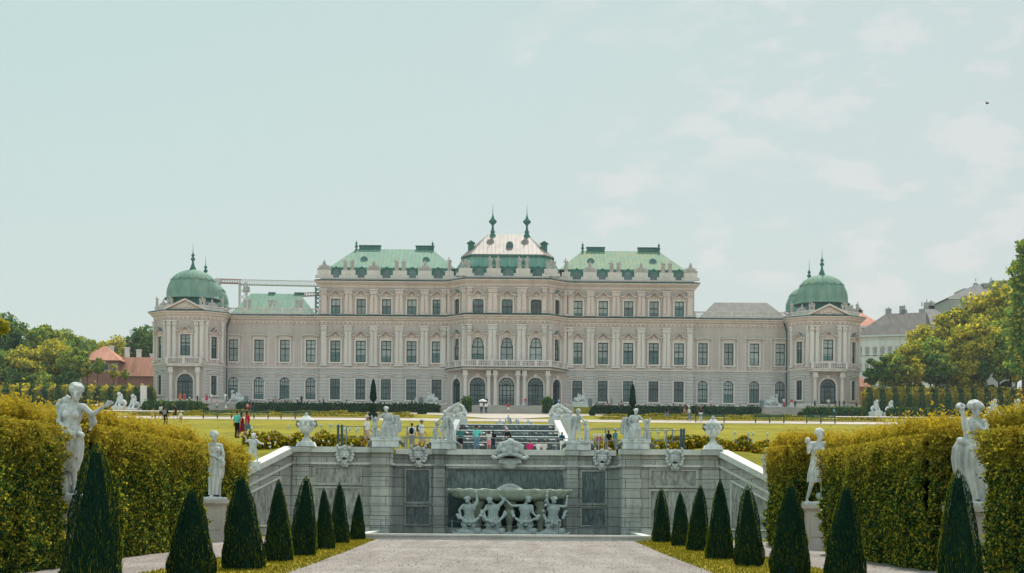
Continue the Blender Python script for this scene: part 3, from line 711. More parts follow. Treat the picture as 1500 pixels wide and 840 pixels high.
def balustrade(path, z0, h, gap=.34, pier=2.2, m=M_TRIM, th=.14, r_=.085, name='balustrade', solid=False, parent=None):
    mb = MB(); mb.sweep([(-th, z0), (th, z0), (th, z0 + .14), (-th, z0 + .14)], path)
    mb.sweep([(-th - .03, z0 + h - .16), (th + .03, z0 + h - .16), (th + .03, z0 + h), (-th - .03, z0 + h)], path)
    for i in range(len(path) - 1):
        a, b = Vector(path[i]), Vector(path[i + 1]); L = (b - a).length; n = max(1, round(L / pier)); f_ = seg_face(path[i], path[i + 1])
        for k in range(n + 1):
            u = -L / 2 + L * k / n; mb.M = f_.M; mb.box(u - .22, u + .22, -th - .05, th + .05, z0 - .002, z0 + h + .03)
            if k < n:
                q = int((L / n - .5) / gap)
                for j in range(q):
                    v = u + .25 + (L / n - .5) * (j + .5) / q
                    mb.lathe([(r_ * .6, 0), (r_, (h - .3) * .3), (r_ * .5, (h - .3) * .65), (r_ * .75, h - .3)], (v, 0, z0 + .14), 6)
        mb.M = None
    return pb(mb, name, m, parent)
balustrade(bal_path, ZS + .06, 1.05)
gl_ = MB(); gl_.sweep([(.3, ZS - .14), (.36, ZS - .14), (.36, ZS - .02), (.3, ZS - .02)], bal_path); pb(gl_, 'flashing', M_DARKLINE)
# --- end pavilions
for sg in (-1, 1):
    fs_ = octs[sg]; c = sg * PCX
    for i, face in enumerate(fs_):
        g_ = []; f_ = []
        if i == 2: g_ = [(0, Z0 + .15, 2.5, 4.55, 'arch')]; f_ = [(0, F0 + .35, 1.6, 3.35, 'rect')]
        elif i in (1, 3): g_ = [(0, G0 + .25, 1.15, 3.1, 'rect')]; f_ = [(0, F0, 1.2, 3.45, 'rect')]
        pb(wall(face, Z0, ZS, g_), 'ground_storey_wall', M_WALL_RUST if i != 2 else M_WALL); pb(wall(face, ZS, ZC, f_), 'main_storey_wall', M_WALL)
        if i == 2:
            put_window(face, 0, Z0 + .15, 2.5, 4.55, 'arch', 'arcade', gl=M_GLASS_D, name='door')
            put_window(face, 0, F0 + .35, 1.6, 3.35, 'rect', 'tall', 'brow', hz=.5)
            for u in (-1.75, -2.6, 1.75, 2.6): put_pilaster(face, u, ZS + .35, zy(478), .7, False)
            for s2 in (-1, 1): link('column', cme, None, pal, (c + s2 * 2.15 - 0, YF - .75 - OR[1], 0))
        elif i in (1, 3):
            put_window(face, 0, G0 + .25, 1.15, 3.1, 'rect', 'ground', 'plain', gl=M_GLASS_D, hz=.35)
            put_window(face, 0, F0, 1.2, 3.45, 'rect', 'tall', 'brow', hz=.5)
            for s2 in (-1, 1): put_pilaster(face, s2 * 1.5, ZS + .35, zy(478), .5, False)
    bp = [(c - 3.1, YF + .1), (c - 2.7, YF - 1.3), (c + 2.7, YF - 1.3), (c + 3.1, YF + .1)]
    q = MB(); q.poly([(c - 3.1, YF - .01), (c - 2.75, YF - 1.35), (c + 2.75, YF - 1.35), (c + 3.1, YF - .01)], ZS - .42, ZS - .1); pb(q, 'balcony', M_TRIM)
    balustrade(bp, ZS - .1, 1.1)
    # cornice, pediment, parapet
    q = MB(); q.prism([(-3.0, 0), (3.0, 0), (0, 1.75)], -.75, -.25); q.M = Matrix.Translation((c, YF, ZC + .15)); 
    q = MB(Matrix.Translation((c, YF, ZC + .28)))
    q.prism([(-2.9, .15), (2.9, .15), (0, 1.5)], -.35, 0)
    for s2 in (-1, 1):
        q.prism([(s2 * 3.3, 0), (0, 1.62), (0, 1.92), (s2 * 3.3, .3)] if s2 < 0 else [(0, 1.62), (3.3, 0), (3.3, .3), (0, 1.92)], -.85, 0.3)
    for x, z in ((0, .7), (-.6, .55), (.6, .55), (-1.2, .4), (1.2, .4), (.3, .95), (-.3, .95)): q.ell((x, -.35, z), (.33, .18, .26), 8, 5)
    pb(q, 'pediment', M_TRIM2)
    pp = oct_path(sg)
    q = MB(); q.sweep([(-.5, ZC + .32), (-.1, ZC + .32), (-.1, ZC + 1.0), (-.02, ZC + 1.0), (-.02, ZC + 1.2), (-.5, ZC + 1.2)], pp); pb(q, 'parapet', M_TRIM)
    # drum and dome
    cy = 266.7
    def ngon(r_, n=8, cx=c, cy_=cy, off=PI / 8): return [(cx + r_ * math.cos(off + 2 * PI * i / n), cy_ + r_ * math.sin(off + 2 * PI * i / n)) for i in range(n)]
    for cy_, nm, rr in ((cy, 'dome', 1.0), (278.0, 'dome', .93)):
        d = MB(); d.loft([(ngon(4.1 * rr, 8, c, cy_), ZC), (ngon(4.0 * rr, 8, c, cy_), zy(441) - .1)]); pb(d, 'drum', M_COPPER_D)
        for k in range(8):
            a = k * PI / 4
            dd = MB(Matrix.Translation((c, cy_, 0)) @ Matrix.Rotation(a, 4, 'Z')); 
            dd.box(-.75, .75, -3.95 * rr, -3.6 * rr, ZC + .9, ZC + 2.35); dm = pb(dd, 'dormer', M_COPPER_D)
            dd = MB(Matrix.Translation((c, cy_, 0)) @ Matrix.Rotation(a, 4, 'Z')); dd.add([(-.5, -3.97 * rr, ZC + 1.1), (.5, -3.97 * rr, ZC + 1.1), (.5, -3.97 * rr, ZC + 2.1), (-.5, -3.97 * rr, ZC + 2.1)], [(0, 1, 2, 3)])
            pb(dd, 'pane', M_GLASS_D, dm)
        zb = zy(441.5); prof = [(4.55, -.15), (4.6, .0), (4.35, .12), (4.2, .3), (4.22, .8), (4.15, 1.5), (3.9, 2.3), (3.45, 3.1), (2.8, 3.8), (2.0, 4.3), (1.1, 4.62), (.45, 4.75), (.4, 4.9)]
        # eight gores bulging between ribs
        vs = []; fsx = []; n = 64
        for r_, z in prof:
            for k in range(n):
                a = 2 * PI * k / n; t_ = ((k + 4) % 8) / 8 - .5; rib = 1 + .045 * math.cos(PI * t_) - .02
                oc = math.cos(PI / 8) / math.cos(((a + PI / 8) % (PI / 4)) - PI / 8)
                q_ = r_ * rr * (.55 * oc * 1.03 + .45) * rib; vs.append((c + q_ * math.cos(a), cy_ + q_ * math.sin(a), zb + z * rr))
        for i in range(len(prof) - 1):
            for k in range(n): a, b = i * n + k, i * n + (k + 1) % n; fsx.append((a, b, b + n, a + n))
        fsx.append(tuple(range((len(prof) - 1) * n, len(prof) * n)))
        d = MB().add(vs, fsx); dm = pb(d, nm, M_DOME, smooth=True)
        # scalloped cap laid over the crown
        vs = []; fsx = []; pz = [p_[1] for p_ in prof]; pr = [p_[0] for p_ in prof]
        for j in range(7):
            for k in range(n):
                a = 2 * PI * k / n; low = 3.15 - .38 * abs(math.sin(a * 8)); zz_ = low + (4.76 - low) * j / 6
                r_ = float(np.interp(zz_, pz[4:], pr[4:])) * rr * 1.02 + .05; t_ = ((k + 4) % 8) / 8 - .5
                oc = math.cos(PI / 8) / math.cos(((a + PI / 8) % (PI / 4)) - PI / 8)
                q_ = r_ * (.55 * oc * 1.03 + .45) * (1 + .045 * math.cos(PI * t_) - .02); vs.append((c + q_ * math.cos(a), cy_ + q_ * math.sin(a), zb + zz_ * rr + .03))
        for i in range(6):
            for k in range(n): a, b = i * n + k, i * n + (k + 1) % n; fsx.append((a, b, b + n, a + n))
        cp = MB().add(vs, fsx); pb(cp, 'crown_cap', M_COPPER, dm, smooth=True)
        f_ = MB(); f_.lathe([(.55, 0), (.42, .3), (.2, .9), (.14, 1.3), (.34, 1.55), (.36, 1.75), (.12, 2.0), (.26, 2.2), (.28, 2.35), (.09, 2.6), (.05, 2.9), (.015, 4.4)], (c, cy_, zb + 4.85 * rr), 12); pb(f_, 'finial', M_COPPER_D, smooth=True)
# --- string course and cornices along the whole front
front = oct_path(-1) + []
lowpath = [(-45.6, YP + .4), (-30.45, YP + .4), (-30.45, YP), (-9.67, YP), (-6.44, 263), (6.44, 263), (9.67, YP), (30.45, YP), (30.45, YP + .4), (45.6, YP + .4)]
CORN = [(0, ZC - .75), (.12, ZC - .75), (.16, ZC - .5), (.5, ZC - .32), (.55, ZC - .1), (.85, ZC + .02), (.9, ZC + .2), (0, ZC + .22)]
STR = [(0, ZS - .16), (.14, ZS - .12), (.2, ZS + .02), (.2, ZS + .14), (0, ZS + .16)]
def dots(mb, path, z, step=.68, w_=.3, h=.5, out=.14):
    for i in range(len(path) - 1):
        f_ = seg_face(path[i], path[i + 1]); L = f_.hw * 2
        if L < 1: continue
        mb.M = f_.M; n = int(L / step)
        for k in range(n): u = -f_.hw + (k + .5) * L / n; mb.box(u - w_ / 2, u + w_ / 2, -out, .0, z - h / 2, z + h / 2)
    mb.M = None
for nm, path in (('middle', lowpath), ('left', oct_path(-1)), ('right', oct_path(1))):
    q = MB(); q.sweep(STR, path)
    pb(q, 'string_course', M_TRIM)
    q = MB(); q.sweep([(0, Z0), (.18, Z0), (.18, Z0 + .6), (.06, Z0 + .72), (0, Z0 + .72)], path) if nm != 'middle' else [q.sweep([(0, Z0), (.18, Z0), (.18, Z0 + .6), (.06, Z0 + .72), (0, Z0 + .72)], p__) for p__ in (lowpath[:2], lowpath[2:4], lowpath[6:8], lowpath[8:])]
    pb(q, 'plinth', M_TRIM)
    q = MB(); q.sweep(CORN, path); dots(q, path, zy(474)); pb(q, 'cornice', M_TRIM2)
    q = MB(); q.sweep([(.0, ZC + .225), (.93, ZC + .22), (.93, ZC + .34), (.3, ZC + .52), (0, ZC + .52)], path); pb(q, 'flashing', M_DARKLINE)
uppath = [(-30.45, 284), (-30.45, YP), (-9.67, YP), (-6.44, 263), (6.44, 263), (9.67, YP), (30.45, YP), (30.45, 284)]
q = MB(); q.sweep([(0, ZT - .9), (.1, ZT - .9), (.14, ZT - .55), (.5, ZT - .3), (.8, ZT - .05), (.85, ZT + .12), (0, ZT + .14)], uppath); dots(q, uppath, ZT - .62, .6, .22, .3, .2); pb(q, 'upper_cornice', M_TRIM2)
q = MB(); q.sweep([(0, ZT + .145), (.88, ZT + .14), (.88, ZT + .27), (.3, ZT + .42), (0, ZT + .42)], uppath); pb(q, 'flashing', M_DARKLINE)
q = MB(); q.sweep([(-.55, ZT + .4), (-.05, ZT + .4), (-.05, ZT + .6), (.02, ZT + .6), (.02, ZT + .75), (-.55, ZT + .75)], uppath); pb(q, 'parapet', M_TRIM)
# parapet piers (stepped) that carry the stone figures
pier_spots = []
for fc, us in ((WLf, (470, 505.5, 510, 547, 584, 622)), (WRf, (863, 901, 938, 975, 1012)),): pass
SP = []   # (px, Y, kind)  figure spots on the roof line
for a in (546, 621): SP.append((a, YP, 'trophy')); SP.append((1484 - a, YP, 'trophy'))
for a in (509, 584.5): SP.append((a, YP, 'pair')); SP.append((1484 - a, YP, 'pair'))
SP += [(473.5, YP, 'trophy'), (1010.5, YP, 'trophy'), (657, YP, 'single'), (828, YP, 'single'), (680.5, 263.2, 'group'), (806, 263.2, 'group'), (722, 263, 'pair'), (765, 263, 'pair')]
for px, Y, kd in SP:
    x = (px - 742) * Y / F; q = MB(); w_ = {'trophy': 1.1, 'pair': 1.15, 'single': .7, 'group': 1.1}[kd]
    q.box(x - w_, x + w_, Y + .0, Y + .6, ZT + .75, ZT + 1.95); q.box(x - w_ - .35, x - w_ - .003, Y + .04, Y + .55, ZT + .75, ZT + 1.2); q.box(x + w_ + .003, x + w_ + .35, Y + .04, Y + .55, ZT + .75, ZT + 1.2)
    q.box(x - .3, x + .3, Y - .05, Y - .003, ZT + 1.2, ZT + 1.8)
    pb(q, 'parapet_pier', M_TRIM)
# low wing balustrades
for sg in (-1, 1):
    a, b = sorted((sg * 30.6, sg * 45.7)); balustrade([(a, YP + .5), (b, YP + .5)], ZC + .5, 1.05, .3, 2.9)
# blocks behind the fronts
q = MB(); q.box(-30.44, -9.6, YP + .6, 284, Z0, ZT); q.box(9.6, 30.44, YP + .6, 284, Z0, ZT); q.box(-9.59, 9.59, YP + .5, 286, Z0, ZT + .01)
q.poly([(-9.5, YP + .499), (-6.2, 263.6), (6.2, 263.6), (9.5, YP + .499)], Z0, ZT)
q.box(-30.45, -30.441, YP, YP + .6, Z0, ZT); q.box(30.441, 30.45, YP, YP + .6, Z0, ZT); pb(q, 'block_wall', M_UP)
q = MB(); q.box(-45.9, -30.46, YP + 1.0, 283, Z0, ZC + .3); q.box(30.46, 45.9, YP + 1.0, 283, Z0, ZC + .3)
for sg in (-1, 1):
    c = sg * PCX; q.poly([(c - 5.1, 269), (c - 5.1, YF + 3.1), (c - 2.6, YF + .6), (c + 2.6, YF + .6), (c + 5.1, YF + 3.1), (c + 5.1, 269)][::1], Z0, ZC + .4); q.box(c - 5.6, c + 5.6, 269.01, 283.5, Z0, ZC + .41)
pb(q, 'block_wall', M_WALL)
# --- roofs
def rect(x0, x1, y0, y1): return [(x0, y0), (x1, y0), (x1, y1), (x0, y1)]
for sg, m_ in ((-1, M_COPPER), (1, M_COPPER_R)):
    def rx(a, b): return (a, b) if sg < 0 else (-b, -a)
    a, b = rx(-29.3, -8.8); q = MB(); q.loft([(rect(a, b, 267.5, 283), ZT + .4), (rect(a + .55, b - .55, 268.1, 282.4), zy(393.5, 8.95))]); pb(q, 'mansard', M_MANSARD)
    a, b = rx(-29.0, -8.7); a2, b2 = rx(-25.4, -12.6); zb = zy(394, 8.95)
    q = MB(); q.loft([(rect(a - .1, b + .1, 267.85, 282.7), zb - .1), (rect(a - .1, b + .1, 267.85, 282.7), zb + .08), (rect(a2, b2, 275.5, 275.6), zy(366.5, 8.7))]); pb(q, 'roof', m_)
    rz_ = zy(366.5, 8.7)
    for x0_, x1_ in ((525, 556), (608, 634)) if sg < 0 else ((858, 884), (933, 962)):
        q = MB(); xa, xb = PX(x0_, 275.5), PX(x1_, 275.5); q.box(xa, xb, 275.2, 276, rz_ - .4, rz_ + .35); q.box(xa - .1, xb + .1, 275.1, 276.1, rz_ + .5, rz_ + .62)
        for k in range(7): u = xa + (xb - xa) * k / 6; q.box(u - .06, u + .06, 275.2, 276, rz_ + .35, rz_ + .5)
        pb(q, 'chimney', M_COPPER_D)
    for x in (a2, b2):
        f_ = MB(); f_.lathe([(.35, -1.2), (.3, -.4), (.12, .1), (.3, .35), (.1, .7), (.22, .9), (.04, 1.2), (.02, 1.5)], (x, 275.2, rz_), 10); pb(f_, 'finial', M_COPPER_D, smooth=True)
    cols = (491.5, 529, 565.4, 602.8, 640.5) if sg < 0 else (843.5, 881, 918.5, 956, 993.5)
    for cpx in cols:
        x = PX(cpx, 267.4); q = MB(Matrix.Translation((x, 267.35, ZT + .85)))
        q.prism([(-.95, -.3), (.95, -.3), (.95, .9), (.65, 1.35), (.3, 1.6), (-.3, 1.6), (-.65, 1.35), (-.95, .9)], -.12, 1.2)
        for s2 in (-1, 1): q.prism([(-1.15, 1.0), (-1.0, .95), (0, 1.68), (0, 1.85)] if s2 < 0 else [(0, 1.68), (1.0, .95), (1.15, 1.0), (0, 1.85)], -.3, 1.2)
        dm = pb(q, 'dormer', M_DORMER)
        q = MB(Matrix.Translation((x, 267.35, ZT + .85))); q.prism(shape('low', 1.15, 1.3), -.15, -.125); pb(q, 'pane', M_GLASS_D, dm)
    for cpx in ((532, 623) if sg < 0 else (864, 955)):
        Yd = 270.8; x, _, z = P(cpx, 382, Yd); q = MB(); q.lathe([(.01, 0), (.62, 0), (.7, .15), (.7, .9), (.6, 1.0)], (0, 0, 0), 14); 
        q = MB(Matrix.Translation((x, Yd, z)) @ Matrix.Rotation(PI / 2, 4, 'X')); q.lathe([(.48, .1), (.6, .12), (.62, .05), (.62, -1.4)], (0, 0, 0), 14); q.M = Matrix.Translation((x, Yd, z)); q.prism([(-.55, -.9), (.55, -.9), (.6, .0), (-.6, 0)], -.08, 1.2)
        dm = pb(q, 'dormer', M_DORMER); q = MB(Matrix.Translation((x, Yd, z))); q.prism([(.42 * math.cos(2 * PI * i / 12), .42 * math.sin(2 * PI * i / 12)) for i in range(12)], -.16, -.12); pb(q, 'pane', M_GLASS_D, dm)
# middle roof: three tiers
def oc8(a, b, y0, y1, d): return [(-a, y0), (a, y0), (b, y0 + d), (b, y1 - d), (a, y1), (-a, y1), (-b, y1 - d), (-b, y0 + d)]
q = MB(); q.loft([(oc8(6.2, 8.9, 263.9, 284, 3.2), ZT + .4), (oc8(6.1, 8.5, 264.3, 283.6, 3.1), zy(391.5, 9.07))]); pb(q, 'mansard', M_MANSARD)
q = MB(); q.loft([(oc8(6.3, 8.8, 264.1, 283.8, 3.2), zy(391.5, 9.07)), (oc8(6.3, 8.8, 264.1, 283.8, 3.2), zy(390.3, 9.07)), (oc8(6.2, 8.3, 264.5, 283.4, 3.1), zy(389, 9.07)), (oc8(5.75, 7.2, 265.2, 282.6, 2.9), zy(373.5, 9.04))]); pb(q, 'mansard', M_MANSARD)
q = MB(); e = oc8(5.85, 7.55, 264.9, 282.8, 2.9); zt_ = zy(373, 9.04); rdg = [(-3.2, 272.3), (3.2, 272.3), (3.2, 272.35), (3.2, 275.2), (3.2, 275.3), (-3.2, 275.3), (-3.2, 275.2), (-3.2, 272.35)]
q.loft([(e, zt_ - .12), (e, zt_ + .05), (rdg, zy(343.5, 8.8))]); pb(q, 'roof', M_TIN, label='bright sunlit metal roof over the middle')
q = MB(); q.sweep([(0, zt_ - .25), (.12, zt_ - .25), (.12, zt_ - .1), (0, zt_ - .1)], [(-7.5, 280), (-7.5, 267.8), (-5.85, 264.9), (5.85, 264.9), (7.5, 267.8), (7.5, 280)]); pb(q, 'gutter', M_COPPER_D)
for cpx in (720, 770):
    Yd = 272.0; x, _, z = P(cpx, 348, Yd); f_ = MB()
    f_.lathe([(.55, -.9), (.75, -.4), (.6, .2), (.3, .7), (.42, .95), (.25, 1.2), (.16, 1.8), (.2, 2.1), (.62, 2.5), (.66, 2.75), (.3, 3.1), (.22, 3.3), (.1, 3.7), (.06, 4.0), (.015, 5.6)], (x, Yd - .2, z), 12); pb(f_, 'finial', M_COPPER_D, smooth=True)
for cpx, py, Yd, r_ in ((745, 358, 267.4, .58), (721, 382, 264.6, .35), (766, 382, 264.6, .35)):
    x, _, z = P(cpx, py, Yd); q = MB(Matrix.Translation((x, Yd, z)) @ Matrix.Rotation(PI / 2, 4, 'X')); q.lathe([(r_ * .7, .1), (r_ * .95, .12), (r_, .05), (r_, -1.6)], (0, 0, 0), 14); q.M = Matrix.Translation((x, Yd, z)); q.prism([(-r_, -r_ * 1.5), (r_, -r_ * 1.5), (r_, 0), (-r_, 0)], -.08, .9)
    dm = pb(q, 'dormer', M_DORMER); q = MB(Matrix.Translation((x, Yd, z))); q.prism([(r_ * .68 * math.cos(2 * PI * i / 12), r_ * .68 * math.sin(2 * PI * i / 12)) for i in range(12)], -.16, -.12); pb(q, 'pane', M_GLASS_D, dm)
for cpx in (700, 743.5, 787):
    x = PX(cpx, 263.9); q = MB(Matrix.Translation((x, 263.8, ZT + .85)))
    q.prism([(-.95, -.3), (.95, -.3), (.95, .8), (.65, 1.2), (.3, 1.42), (-.3, 1.42), (-.65, 1.2), (-.95, .8)], -.12, 1.2)
    for s2 in (-1, 1): q.prism([(-1.15, .95), (-1.0, .9), (0, 1.5), (0, 1.68)] if s2 < 0 else [(0, 1.5), (1.0, .9), (1.15, .95), (0, 1.68)], -.3, 1.2)
    dm = pb(q, 'dormer', M_DORMER)
    q = MB(Matrix.Translation((x, 263.8, ZT + .85))); q.prism(shape('low', 1.05, 1.2), -.15, -.125); pb(q, 'pane', M_GLASS_D, dm)
for sg in (-1, 1):   # side lucarnes on the middle roof
    q = MB(Matrix.Translation((sg * 6.0, 269.0, zy(360, 8.95)))); q.box(-.5, .5, -.5, .5, -.9, .5); q.prism([(-.7, .5), (.7, .5), (0, .95)], -.7, .7); pb(q, 'dormer', M_COPPER_D)
q = MB(); q.loft([(rect(PX(341, 271), PX(460, 271), 269, 282), ZC + .4), (rect(PX(341, 271), PX(460, 271), 269, 282), ZC + .9), (rect(PX(366, 275), PX(438, 275), 275.3, 275.4), zy(432.5, 8.72))]); pb(q, 'roof', M_COPPER)
q = MB(); q.loft([(rect(PX(1023, 271), PX(1148, 271), 269, 282), ZC + .4), (rect(PX(1023, 271), PX(1148, 271), 269, 282), ZC + .9), (rect(PX(1046, 275), PX(1123, 275), 275.3, 275.4), zy(440, 8.72))]); pb(q, 'roof', M_SLATE, label='plain grey roof over the low right wing')
for px0, px1 in ((392, 402), (430, 444)): q = MB(); q.box(PX(px0, 275), PX(px1, 275), 275, 275.8, zy(434, 8.72), zy(430.5, 8.72)); pb(q, 'chimney', M_COPPER_D)
for sg in (-1, 1):   # drainpipes in the corner
    x = sg * 45.55; q = MB(); q.tube([(sg * 45.0, YP - .2, ZC + .3), (sg * 45.2, YP - .3, ZC - .8), (x, YP - .2, ZC - 1.8), (x, YP - .2, Z0)], .13, 8); pb(q, 'drainpipe', M_DARKLINE)
# front steps of the middle, flanking stairs of the end pavilions
def steps(name, x0, x1, y_top, n, z_top, z_bot, run=.42, label=None):
    mb = MB(); h = (z_top - z_bot) / n
    for i in range(n): mb.box(x0, x1, y_top - (i + 1) * run, y_top - i * run + .001, z_bot - .3, z_top - i * h)
    return mb.build(name, M_PED, label=label, cat='steps')
steps('garden_steps', PX(645, 256), PX(842, 256), 260.5, 9, 17.55, 16.05, label='broad stone steps before the middle of the palace')
steps('garden_steps', PX(300, 256), PX(345, 256), 260.5, 8, 17.55, 16.05, label='stone steps by the domed pavilion of the green roofed wing')
steps('garden_steps', PX(1112, 256), PX(1180, 256), 260.5, 8, 17.55, 16.05, label='stone steps by the domed pavilion of the grey roofed wing')
# ---------------------------------------------------------------- garden wall with cascade, basin and sculptures
YW = 104.3; XC = 9.05 * 1.0
xA, xB = 7.35, 13.6          # side sections from xA to xB (px 573 / 921), centre recessed
YR = 107.2                   # recessed centre face
ZTOP = 5.6
gw = root('garden_wall', (0, YW, 0), 'long grey stone retaining wall with panels and sloping ends behind the basin', 'wall')
def gb(mb, name, m, parent=None, smooth=False):
    return link(name, mb.mesh(name, (0, YW, 0), smooth), m, parent or gw, (0, 0, 0))
q = MB()
for sg in (-1, 1):
    a, b = sorted((sg * xA, sg * xB)); q.box(a, b, YW, YR + 1, 0, ZTOP - .35)
gb(q, 'wall', M_ASH)
q = MB(); q.box(-xA + .001, xA - .001, YR, YR + 1, 0, ZTOP - .35); gb(q, 'recessed_wall', M_ASH_DARK)
# ramps: sloping end walls coming forward
for sg in (-1, 1):
    n = 10; vs = []; fs = []
    T_ = [i * 2.0 / n for i in range(n + 1)]
    for t_ in T_:
        x = 13.6 + 3.9 * t_; Y = YW - .05 - 7.2 * t_; z = 5.6 - 2.7 * t_ - .35
        vs += [(sg * x, Y, -.1), (sg * x, Y, z), (sg * (x + .45), Y + .25, z), (sg * (x + .45), Y + .25, -.1)]
    for i in range(n):
        for k in range(4): a, b = i * 4 + k, i * 4 + (k + 1) % 4; fs.append((a, b, b + 4, a + 4) if sg > 0 else (a, a + 4, b + 4, b))
    fs += [(0, 3, 2, 1) if sg > 0 else (0, 1, 2, 3)]
    gb(MB().add(vs, fs), 'ramp_wall', M_ASH)
    def rail(name, m, o0, o1, zt, zb, parent=None):   # moulding along the ramp, o = out towards the walk
        vs = []; fs = []
        nx, ny = -7.2 / 8.19, -3.9 / 8.19
        for t_ in (0, 2.0):
            x = 13.6 + 3.9 * t_; Y = YW - .05 - 7.2 * t_; z = 5.6 - 2.7 * t_
            for o, zz in ((o0, zb), (o1, zb), (o1, zt), (o0, zt)): vs.append((sg * (x + nx * o), Y + ny * o, z + zz))
        fs = [(0, 1, 5, 4), (1, 2, 6, 5), (2, 3, 7, 6), (3, 0, 4, 7), (0, 3, 2, 1), (4, 5, 6, 7)]
        if sg < 0: fs = [tuple(reversed(f)) for f in fs]
        return gb(MB().add(vs, fs), name, m)
    rail('coping', M_COPE, -.65, .28, .02, -.35); rail('moulding', M_COPE, -.002, .12, -.95, -1.1)
    # sunk tufa panel on the ramp
    vs = []
    for t_, zb_, zt_ in ((.14, .9, 1.75), (.14, .9, 1.75),): pass
    nx, ny = -7.2 / 8.19, -3.9 / 8.19
    def pt(t_, z, o): return (sg * (13.6 + 3.9 * t_ + nx * o), YW - .05 - 7.2 * t_ + ny * o, z)
    pts = [(.16, .55), (.85, .55), (.85, 1.75), (.16, 3.6)]
    v = [pt(t_, z, .03) for t_, z in pts]; gb(MB().add(v, [(0, 1, 2, 3)]), 'tufa_panel', M_TUFA)
    fr = MB(); 
    for i in range(4):
        (t0, z0_), (t1, z1_) = pts[i], pts[(i + 1) % 4]; fr.tube([pt(t0, z0_, .06), pt(t1, z1_, .06)], .07, 4)
    gb(fr, 'panel_frame', M_COPE)
# copings and mouldings of the straight part
outl = [(-xB, YW), (-xA, YW), (-xA, YR), (xA, YR), (xA, YW), (xB, YW)]
def inner(path): return path
q = MB()
for sg in (-1, 1):
    a, b = sorted((sg * (xA - .15), sg * (xB + .2))); q.box(a, b, YW - .3, YW + .8, ZTOP - .35, ZTOP)
q.box(-xA + .16, xA - .16, YR - .3, YR + 1.0, ZTOP - .352, ZTOP - .002); gb(q, 'coping', M_COPE)
q = MB()
for sg in (-1, 1):
    a, b = sorted((sg * xA, sg * xB)); q.box(a, b, YW - .14, YW - .002, ZTOP - 1.12, ZTOP - .98); q.box(a, b, YW - .2, YW - .002, 0, .45)
    x0_, x1_ = sorted((sg * (xA - .14), sg * (xA - .002))); q.box(x0_, x1_, YW, YR, ZTOP - 1.12, ZTOP - .98)
q.box(-xA + .15, xA - .15, YR - .14, YR - .002, ZTOP - 1.12, ZTOP - .98); gb(q, 'moulding', M_COPE)
# rusticated piers
def pier(x0, x1, y, m, out=.3, d=.0):
    q = MB(); z = .46; n = 8; h = (ZTOP - 1.12 - z) / n
    for i in range(n): q.box(x0, x1, y - out, y - .003, z + i * h + .035, z + (i + 1) * h - .0)
    q.box(x0 + .03, x1 - .03, y - out + .05, y - .004, .46, ZTOP - 1.12); q.box(x0 + .05, x1 - .05, y - out + .04, y - .004, ZTOP - .98, ZTOP - .36); q.box(x0 - .05, x1 + .05, y - out - .1, y - .003, 0, .45)
    q.box(x0 - .08, x1 + .08, y - out - .12, y - .003, ZTOP - 1.115, ZTOP - .975)
    q.box(x0 - .1, x1 + .1, y - out - .32, y - .31, ZTOP - .353, ZTOP + .003) if out > .2 else None
    gb(q, 'pier', m)
for sg in (-1, 1):
    for a, b, y, m, o in ((7.4, 8.6, YW, M_ASH, .3), (12.5, 13.55, YW, M_ASH, .22), (3.75 + 1.15, 6.1, YR, M_ASH_DARK, .28)):
        if a < 5 : a, b = 3.98, 4.72
        if sg > 0: pier(a, b, y, m, o)
        else: pier(-b, -a, y, m, o)
def panel(x0, x1, z0, z1, y, m):
    q = MB(); q.box(x0, x1, y - .05, y - .003, z0, z1); p_ = gb(q, 'tufa_panel', m)
    f = MB(); t_ = .13; f.box(x0 - t_, x0 - .001, y - .11, y - .003, z0 - t_, z1 + t_); f.box(x1 + .001, x1 + t_, y - .11, y - .003, z0 - t_, z1 + t_)
    f.box(x0, x1, y - .11, y - .051, z0 - t_, z0 - .001) ; f.box(x0, x1, y - .11, y - .003, z1 + .001, z1 + t_)
    f2 = gb(f, 'panel_frame', M_ASH if m is M_TUFA else M_ASH_DARK)
for sg in (-1, 1):
    a, b = sorted((sg * 9.25, sg * 12.1)); panel(a, b, .75, 2.95, YW, M_TUFA); panel(a, b, 3.3, 4.25, YW, M_TUFA)
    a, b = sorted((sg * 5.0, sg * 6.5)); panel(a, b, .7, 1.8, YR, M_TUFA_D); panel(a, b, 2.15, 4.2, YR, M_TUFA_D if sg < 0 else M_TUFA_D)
# flat dark slab standing for an alcove behind the carriers
q = MB(); q.box(-3.75, 3.75, YR - .06, YR - .004, .5, 2.75); gb(q, 'niche', plain('dark_niche_stone', (.04, .065, .07), .5, .4, 2))
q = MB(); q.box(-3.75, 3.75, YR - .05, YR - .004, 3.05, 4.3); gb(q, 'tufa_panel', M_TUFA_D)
q = MB(); q.box(-3.9, 3.9, YR - .16, YR - .07, 4.3, 4.45); gb(q, 'panel_frame', M_ASH_DARK)
# ---------------------------------------------------------------- basin
q = MB(); q.box(-8.2, 8.2, 93.0, 93.5, 0, .09); q.box(-8.25, 8.25, 93.06, 93.44, .09, .22); q.box(-8.3, 8.3, 92.92, 93.58, .22, .33)
q.box(-8.3, -7.8, 93.581, YW - .31, 0, .33); q.box(7.8, 8.3, 93.581, YW - .31, 0, .33)
q.build('basin_kerb', M_COPE, label='low pale stone kerb along the front of the wide basin', cat='kerb')
MB().add([(-8, 93.4, .16), (8, 93.4, .16), (8, YR, .16), (-8, YR, .16)], [(0, 1, 2, 3)]).build('water', M_WATER, kind='structure')
